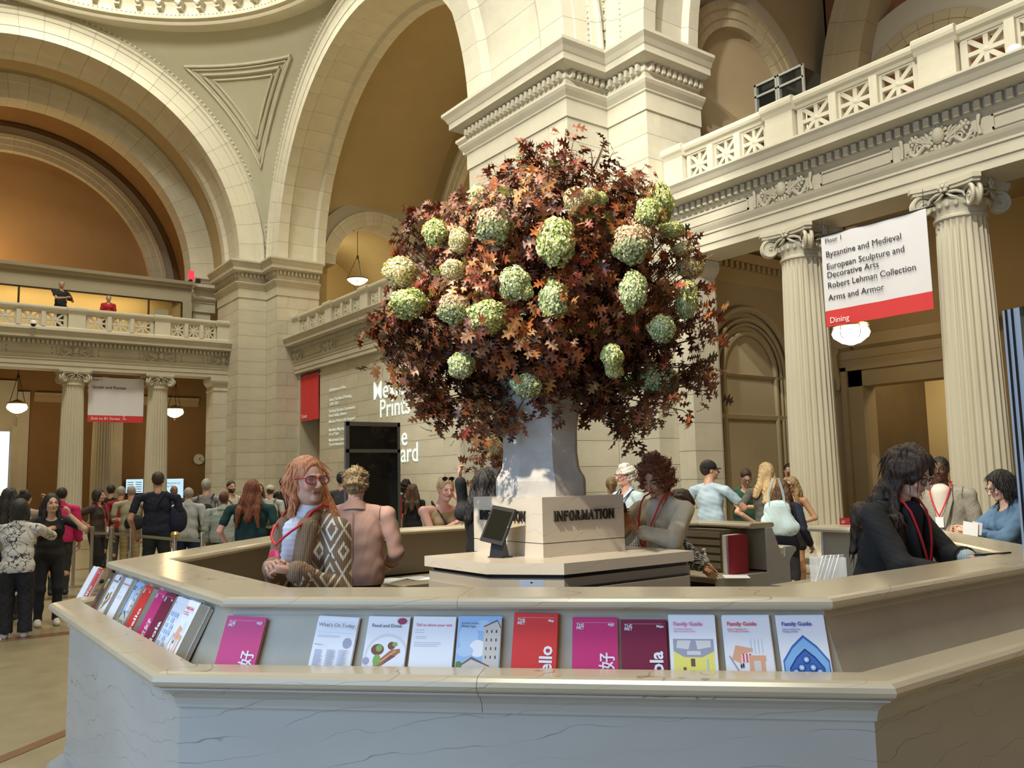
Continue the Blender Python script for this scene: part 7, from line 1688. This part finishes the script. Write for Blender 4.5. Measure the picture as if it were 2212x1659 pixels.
person(1981, 966, 10.2, 175, 'person with short brown hair mostly hidden behind the black blazer', 'fair', ('short', 'brown'), ((.10, .08, .06), 'tee'))
# the group by the west columns
G = 'visitors by the west columns'
person(1530, 992, 10.6, 150, 'person in a black cap and pale blue T-shirt seen from behind', 'fair', ('short', 'dbrown'), ((.42, .55, .68), 'tee'), ((.03, .03, .04), 'trousers'), yaw=40, hat=(BLK, 'front'), hands={1: ((.13, .22, .66), (1, -.5, -.6)), -1: ((-.16, .04, .50),)})
person(1608, 1010, 12.2, 12, 'person in a dark green T-shirt and glasses looking down at his hands', 'fair', ('short', 'dbrown'), ((.012, .06, .035), 'tee', 'plain', (.02, .08, .05)), ((.36, .24, .11), 'trousers'), nod=28, glasses=((.03, .02, .02), 'clear'), hands={1: ((-.03, .20, .68), (1, -.5, -.8)), -1: ((-.20, .14, .66),)}, wide=1.2)
person(1652, 1000, 11.0, 178, 'person with long blonde hair and charcoal T-shirt, hand on hip, back turned', 'fair', ('wavy', 'blonde'), ((.075, .075, .07), 'tee', 'plain', (.10, .10, .09)), ((.05, .08, .15), 'trousers'), female=True, yaw=-40, hands={-1: ((-.085, -.04, .56), (-1, -.1, 0)), 1: ((.15, .05, .5),)})
person(1688, 1036, 10.3, 160, 'person in a navy top carrying the pale blue tote bag', 'tan', ('wavy', 'brown'), ((.008, .012, .035), 'sweater'), ((.02, .02, .03), 'trousers'), female=True, hands={1: ((.18, .05, .50),)})
person(1704, 1000, 14.8, -15, 'person in a mustard top with a hand raised to his face', 'fair', ('short', 'black'), ((.55, .30, .02), 'tee'), ((.10, .08, .05), 'trousers'), glasses=((.03, .03, .03), 'clear'), hands={1: ((.0, .10, .86), (1, .2, -1), (0, .2, 1), .8)})
person(1726, 1027, 12.6, -40, 'person in a grey patterned sleeveless top and black shorts, hands on hips', 'tan', ('wavy', 'sandy'), ((.28, .29, .25), 'tank', 'speckle', (.08, .09, .08)), ((.012, .012, .012), 'shorts'), female=True, shoe=(.02, .02, .05), xy=(10.20, 7.28), height=1.57, glasses=((.02, .02, .02), 'dark'), hands={1: ((.085, .05, .59), (1, -.6, .1), (-.6, .6, -.3), .4), -1: ((-.085, .05, .59), (-1, -.6, .1), (.6, .6, -.3), .4)})
v = at(1680, 1118, 9.9); tb_ = thing('tote_bag', (v.x, v.y, v.z), 'pale blue tote bag hanging at the side of the navy top', 'bag', rz=-.75)
g = SDF(.03); g.ell((0, 0, -.05), (.19, .075, .16)).ell((0, 0, .08), (.16, .06, .12)).ell((.1, 0, -.12), (.14, .07, .10)); V, F = g.surf(.012); V = V + vnorm(V, F) * wob(V, .006, 20, 4)[:, None]; obj_from('bag_body', V, F, cloth((.55, .72, .80)), tb_)
for y in (-.04, .04): MB().tube([(-.10, y, .12), (-.09, y, .30), (-.03, y, .45), (.03, y, .45), (.07, y, .30), (.09, y, .12)], .010, 6, sx=.5).build('bag_handle', cloth((.55, .72, .80)), tb_)
# left: full figures
person(52, 1078, 9.5, 172, 'person with a black bob and a cream blouse with black leaf drawings, back turned', 'asian', ('bob', 'black'), ((.58, .54, .46), 'blouse', 'floral', (.03, .03, .03), .85), ((.010, .010, .012), 'wide'), shoe=(.62, .60, .55), female=True, vox=.012, hscale=1.14, wide=1.15, height=1.50, hands={1: ((.10, .24, .76), (1, -.3, -.5), (-.6, .7, .3), .5), -1: ((-.14, .05, .50),)}, xy=tuple(at(44, 1078, 9.5))[:2])
person(112, 1064, 10.3, 8, 'person with long black hair and black top touching her ear, white striped sneakers', 'asian', ('long', 'black'), (BLK, 'tee'), ((.012, .014, .022), 'trousers'), shoe=(.66, .64, .58), female=True, vox=.011, hscale=1.12, wide=1.05, detail=1, yaw=-8, tilt=4, hands={-1: ((-.115, .10, .83), (-1, .3, -1), (.25, .1, 1), .6), 1: ((.06, .14, .72), (1, -.2, -.8))}, extra=(watch(-1, M_steel),), height=1.56)
person(22, 1052, 10.8, 155, 'person with black ponytail and khaki shirt at the left edge', 'asian', ('wavy', 'black'), ((.16, .13, .075), 'tee'), (BLK, 'trousers'), female=True)
person(55, 1057, 12.2, 150, 'person with black hair up and one hand raised behind the leaf blouse', 'fair', ('bun', 'black'), ((.35, .28, .22), 'tee'), (BLK, 'trousers'), female=True, hands={1: ((.13, .12, .89), (1, .2, -1), (-.2, -.2, 1), .5)})
person(134, 1051, 13.2, 170, 'person in a magenta jacket behind the black haired girl', 'fair', ('short', 'black'), ((.55, .02, .12), 'blazer'), ((.03, .03, .03), 'trousers'))
person(222, 1065, 14.8, 62, 'person in black with red lanyard walking past the queue', 'fair', ('bob', 'black'), ((.035, .025, .02), 'blouse', 'speckle', (.07, .05, .04), .2), (BLK, 'wide'), female=True, step=.05, height=1.60, hands={-1: ((-.06, .19, .66), (-1, -1, -.4)), 1: ((.12, -.06, .62), (.6, -1, .2))}, extra=(lanyard(z=.56),), xy=tuple(at(212, 1065, 14.8))[:2])
# the queue
person(342, 1017, 12.6, 178, 'tall person in a navy T-shirt and dark trousers in the queue, seen from behind', 'tan', ('short', 'dbrown'), ((.006, .008, .022), 'tee'), ((.012, .018, .015), 'trousers'), wide=1.13, height=1.84, hands={-1: ((-.16, .03, .50),), 1: ((.13, .12, .57),)}, extra=(strap_bag((.008, .010, .028), (.14, .12, .20), (.15, .02, .62), False, 'shoulder_bag'),))
person(284, 1047, 15.3, 175, 'person in a beige T-shirt with a black sling bag in the queue', 'tan', ('crop', 'grey'), ((.42, .38, .26), 'tee'), ((.36, .27, .14), 'trousers'), wide=1.15, extra=(strap_bag((.012, .014, .02), (.17, .08, .13), (.05, -.07, .60), False, 'sling_bag'),))
person(262, 1049, 16.4, 165, 'person in a dark red shirt behind the beige T-shirt', 'tan', ('short', 'grey'), ((.30, .012, .02), 'tee'), ((.05, .05, .05), 'trousers'))
person(240, 1046, 17.5, 170, 'person in a dark cap far back in the queue', 'tan', ('short', 'black'), (BLK, 'tee'), hat=((.015, .015, .015), 'front'))
person(376, 1047, 18.2, 20, 'balding person in dark clothes in front of the bright screen', 'brown', ('bald', 'dbrown'), ((.03, .03, .03), 'blazer'), ((.02, .02, .02), 'trousers'))
person(407, 1043, 13.8, 175, 'person with grey brown hair and light grey hooded top in the queue', 'fair', ('short', 'grey'), ((.42, .46, .48), 'sweater'), ((.015, .025, .08), 'trousers'), height=1.60, lean=6)
person(446, 1025, 14.4, 172, 'person with grey hair and grey shirt wearing a black backpack', 'fair', ('short', 'grey'), ((.26, .25, .26), 'tee'), ((.05, .05, .05), 'trousers'), extra=(strap_bag((.012, .012, .014), (.13, .08, .20), (.02, -.10, .64)),), height=1.74)
person(484, 1059, 13.4, 160, 'short person with dark red hair and pale grey green jacket', 'brown', ('short', 'reddark'), ((.36, .40, .34), 'blazer'), (BLK, 'trousers'), height=1.52, wide=1.2)
person(499, 1037, 16.2, 25, 'bearded person in a white T-shirt facing the desk from the queue', 'fair', ('short', 'dbrown', 'beard'), ((.62, .60, .54), 'tee'), ((.03, .03, .04), 'trousers'), extra=(strap_bag(BLK, (.04, .03, .05), (.12, .0, .56), False, 'camera_bag'),))
person(543, 1032, 10.4, 162, 'person with long reddish brown hair and dark green T-shirt in the queue', 'pink', ('volume', 'auburn'), ((.006, .038, .035), 'tee'), ((.03, .05, .02), 'trousers'), female=True, wide=1.35, yaw=-30, height=1.68, hands={1: ((.17, .05, .52),), -1: ((-.17, .04, .52),)})
person(584, 1046, 15.8, 168, 'person in a beige cap worn backwards with green backpack straps', 'fair', ('crop', 'brown'), ((.55, .54, .50), 'tee'), ((.03, .03, .03), 'trousers'), hat=((.52, .48, .38), 'front'), extra=(strap_bag((.10, .14, .08), (.10, .07, .16), (0, -.10, .64)),))
person(612, 1030, 17.0, 172, 'person in a black shirt at the back of the queue near the pier', 'fair', ('short', 'black'), (BLK, 'tee'))
person(560, 1044, 18.5, 20, 'dark haired person glimpsed between queue heads by the pier', 'fair', ('wavy', 'brown'), ((.25, .22, .20), 'tee'), female=True)
person(738, 1016, 14.0, 170, 'person in a dark grey shirt half hidden by the pink jacket', 'fair', ('short', 'black'), ((.05, .05, .055), 'tee'), height=1.80)
person(876, 1038, 16.4, 40, 'person with black curly hair and black top beside the kiosk', 'brown', ('curly', 'black'), (BLK, 'tee'))
person(892, 1046, 15.6, 170, 'person with long brown hair beside the dark haired companion near the kiosk', 'fair', ('volume', 'brown'), (BLK, 'tee'), female=True)
# on the south balcony
a = U(133, 606, y=30.75); person(133, 606, 1, 40, 'person in a black shirt with a camera at the south balustrade', 'tan', ('crop', 'grey'), ((.012, .018, .022), 'tee'), (BLK, 'trousers'), xy=(a.x, a.y), z0=6.6, height=a.z - 6.6, yaw=40, nod=-8, wide=1.2, hands={1: ((.04, .17, .66), (1, -.2, -.9)), -1: ((-.06, .17, .67), (-1, -.2, -.9))}, extra=(lambda i: MB().obox((-.02, .36, 1.16), (.07, 0, 0), (0, .04, 0), (0, 0, .045)).tube([(-.02, .38, 1.16), (-.02, .47, 1.16)], .04, 10).build('camera', M_black, i['t']),))
a = U(235, 638, y=31.2); person(235, 638, 1, 5, 'person in a red top and headscarf on the south balcony', 'fair', ('short', 'grey'), ((.42, .015, .03), 'blouse'), (BLK, 'trousers'), xy=(a.x, a.y), z0=6.6, height=max(1.3, a.z - 6.6), female=True)
# ------------------------------------------------------------------ queue posts
def post(px, py, dist, label, head=False):
    v = at(px, py, dist); t = thing('queue_post', (v.x, v.y, 0), label, 'queue post', 'steel queue posts'); hgt = .95
    MB().lathe([(0, 0), (.17, 0), (.17, .015), (.03, .03), (0, .03)], 24).build('base', M_steel, t); MB().tube([(0, 0, .02), (0, 0, hgt)], .025, 12).build('pole', M_steel, t)
    MB().lathe([(0, hgt), (.035, hgt), (.035, hgt + .05), (0, hgt + .06)] if not head else [(0, hgt - .04), (.05, hgt - .03), (.06, hgt + .02), (.04, hgt + .05), (0, hgt + .06)], 16).build('belt_head', M_brass if head else M_steel, t); return v
pts = [post(160, 1180, 14.2, 'steel queue post beside the magenta jacket'), post(198, 1180, 13.6, 'steel queue post left of the walking lanyard person'), post(240, 1180, 13.4, 'steel queue post right behind the walking lanyard person'), post(284, 1130, 12.8, 'steel queue post before the beige T-shirt'), post(378, 1160, 11.6, 'brass headed queue post right of the navy T-shirt', True), post(437, 1150, 11.2, 'steel queue post in front of the pale grey green jacket')]
M_belt = mat('queue_belt', (.25, .26, .20), .6)
for a, b in ((1, 2), (2, 3), (3, 4), (4, 5)):
    p, q = pts[a], pts[b]; tag(MB().bar((p.x, p.y, .90), (q.x, q.y, .90), .004, .04).build('queue_belt', M_belt), 'retractable belt strung between queue posts %s' % ('by the walking person', 'before the beige T-shirt', 'in front of the navy T-shirt', 'in front of the grey green jacket')[a - 1], 'belt')
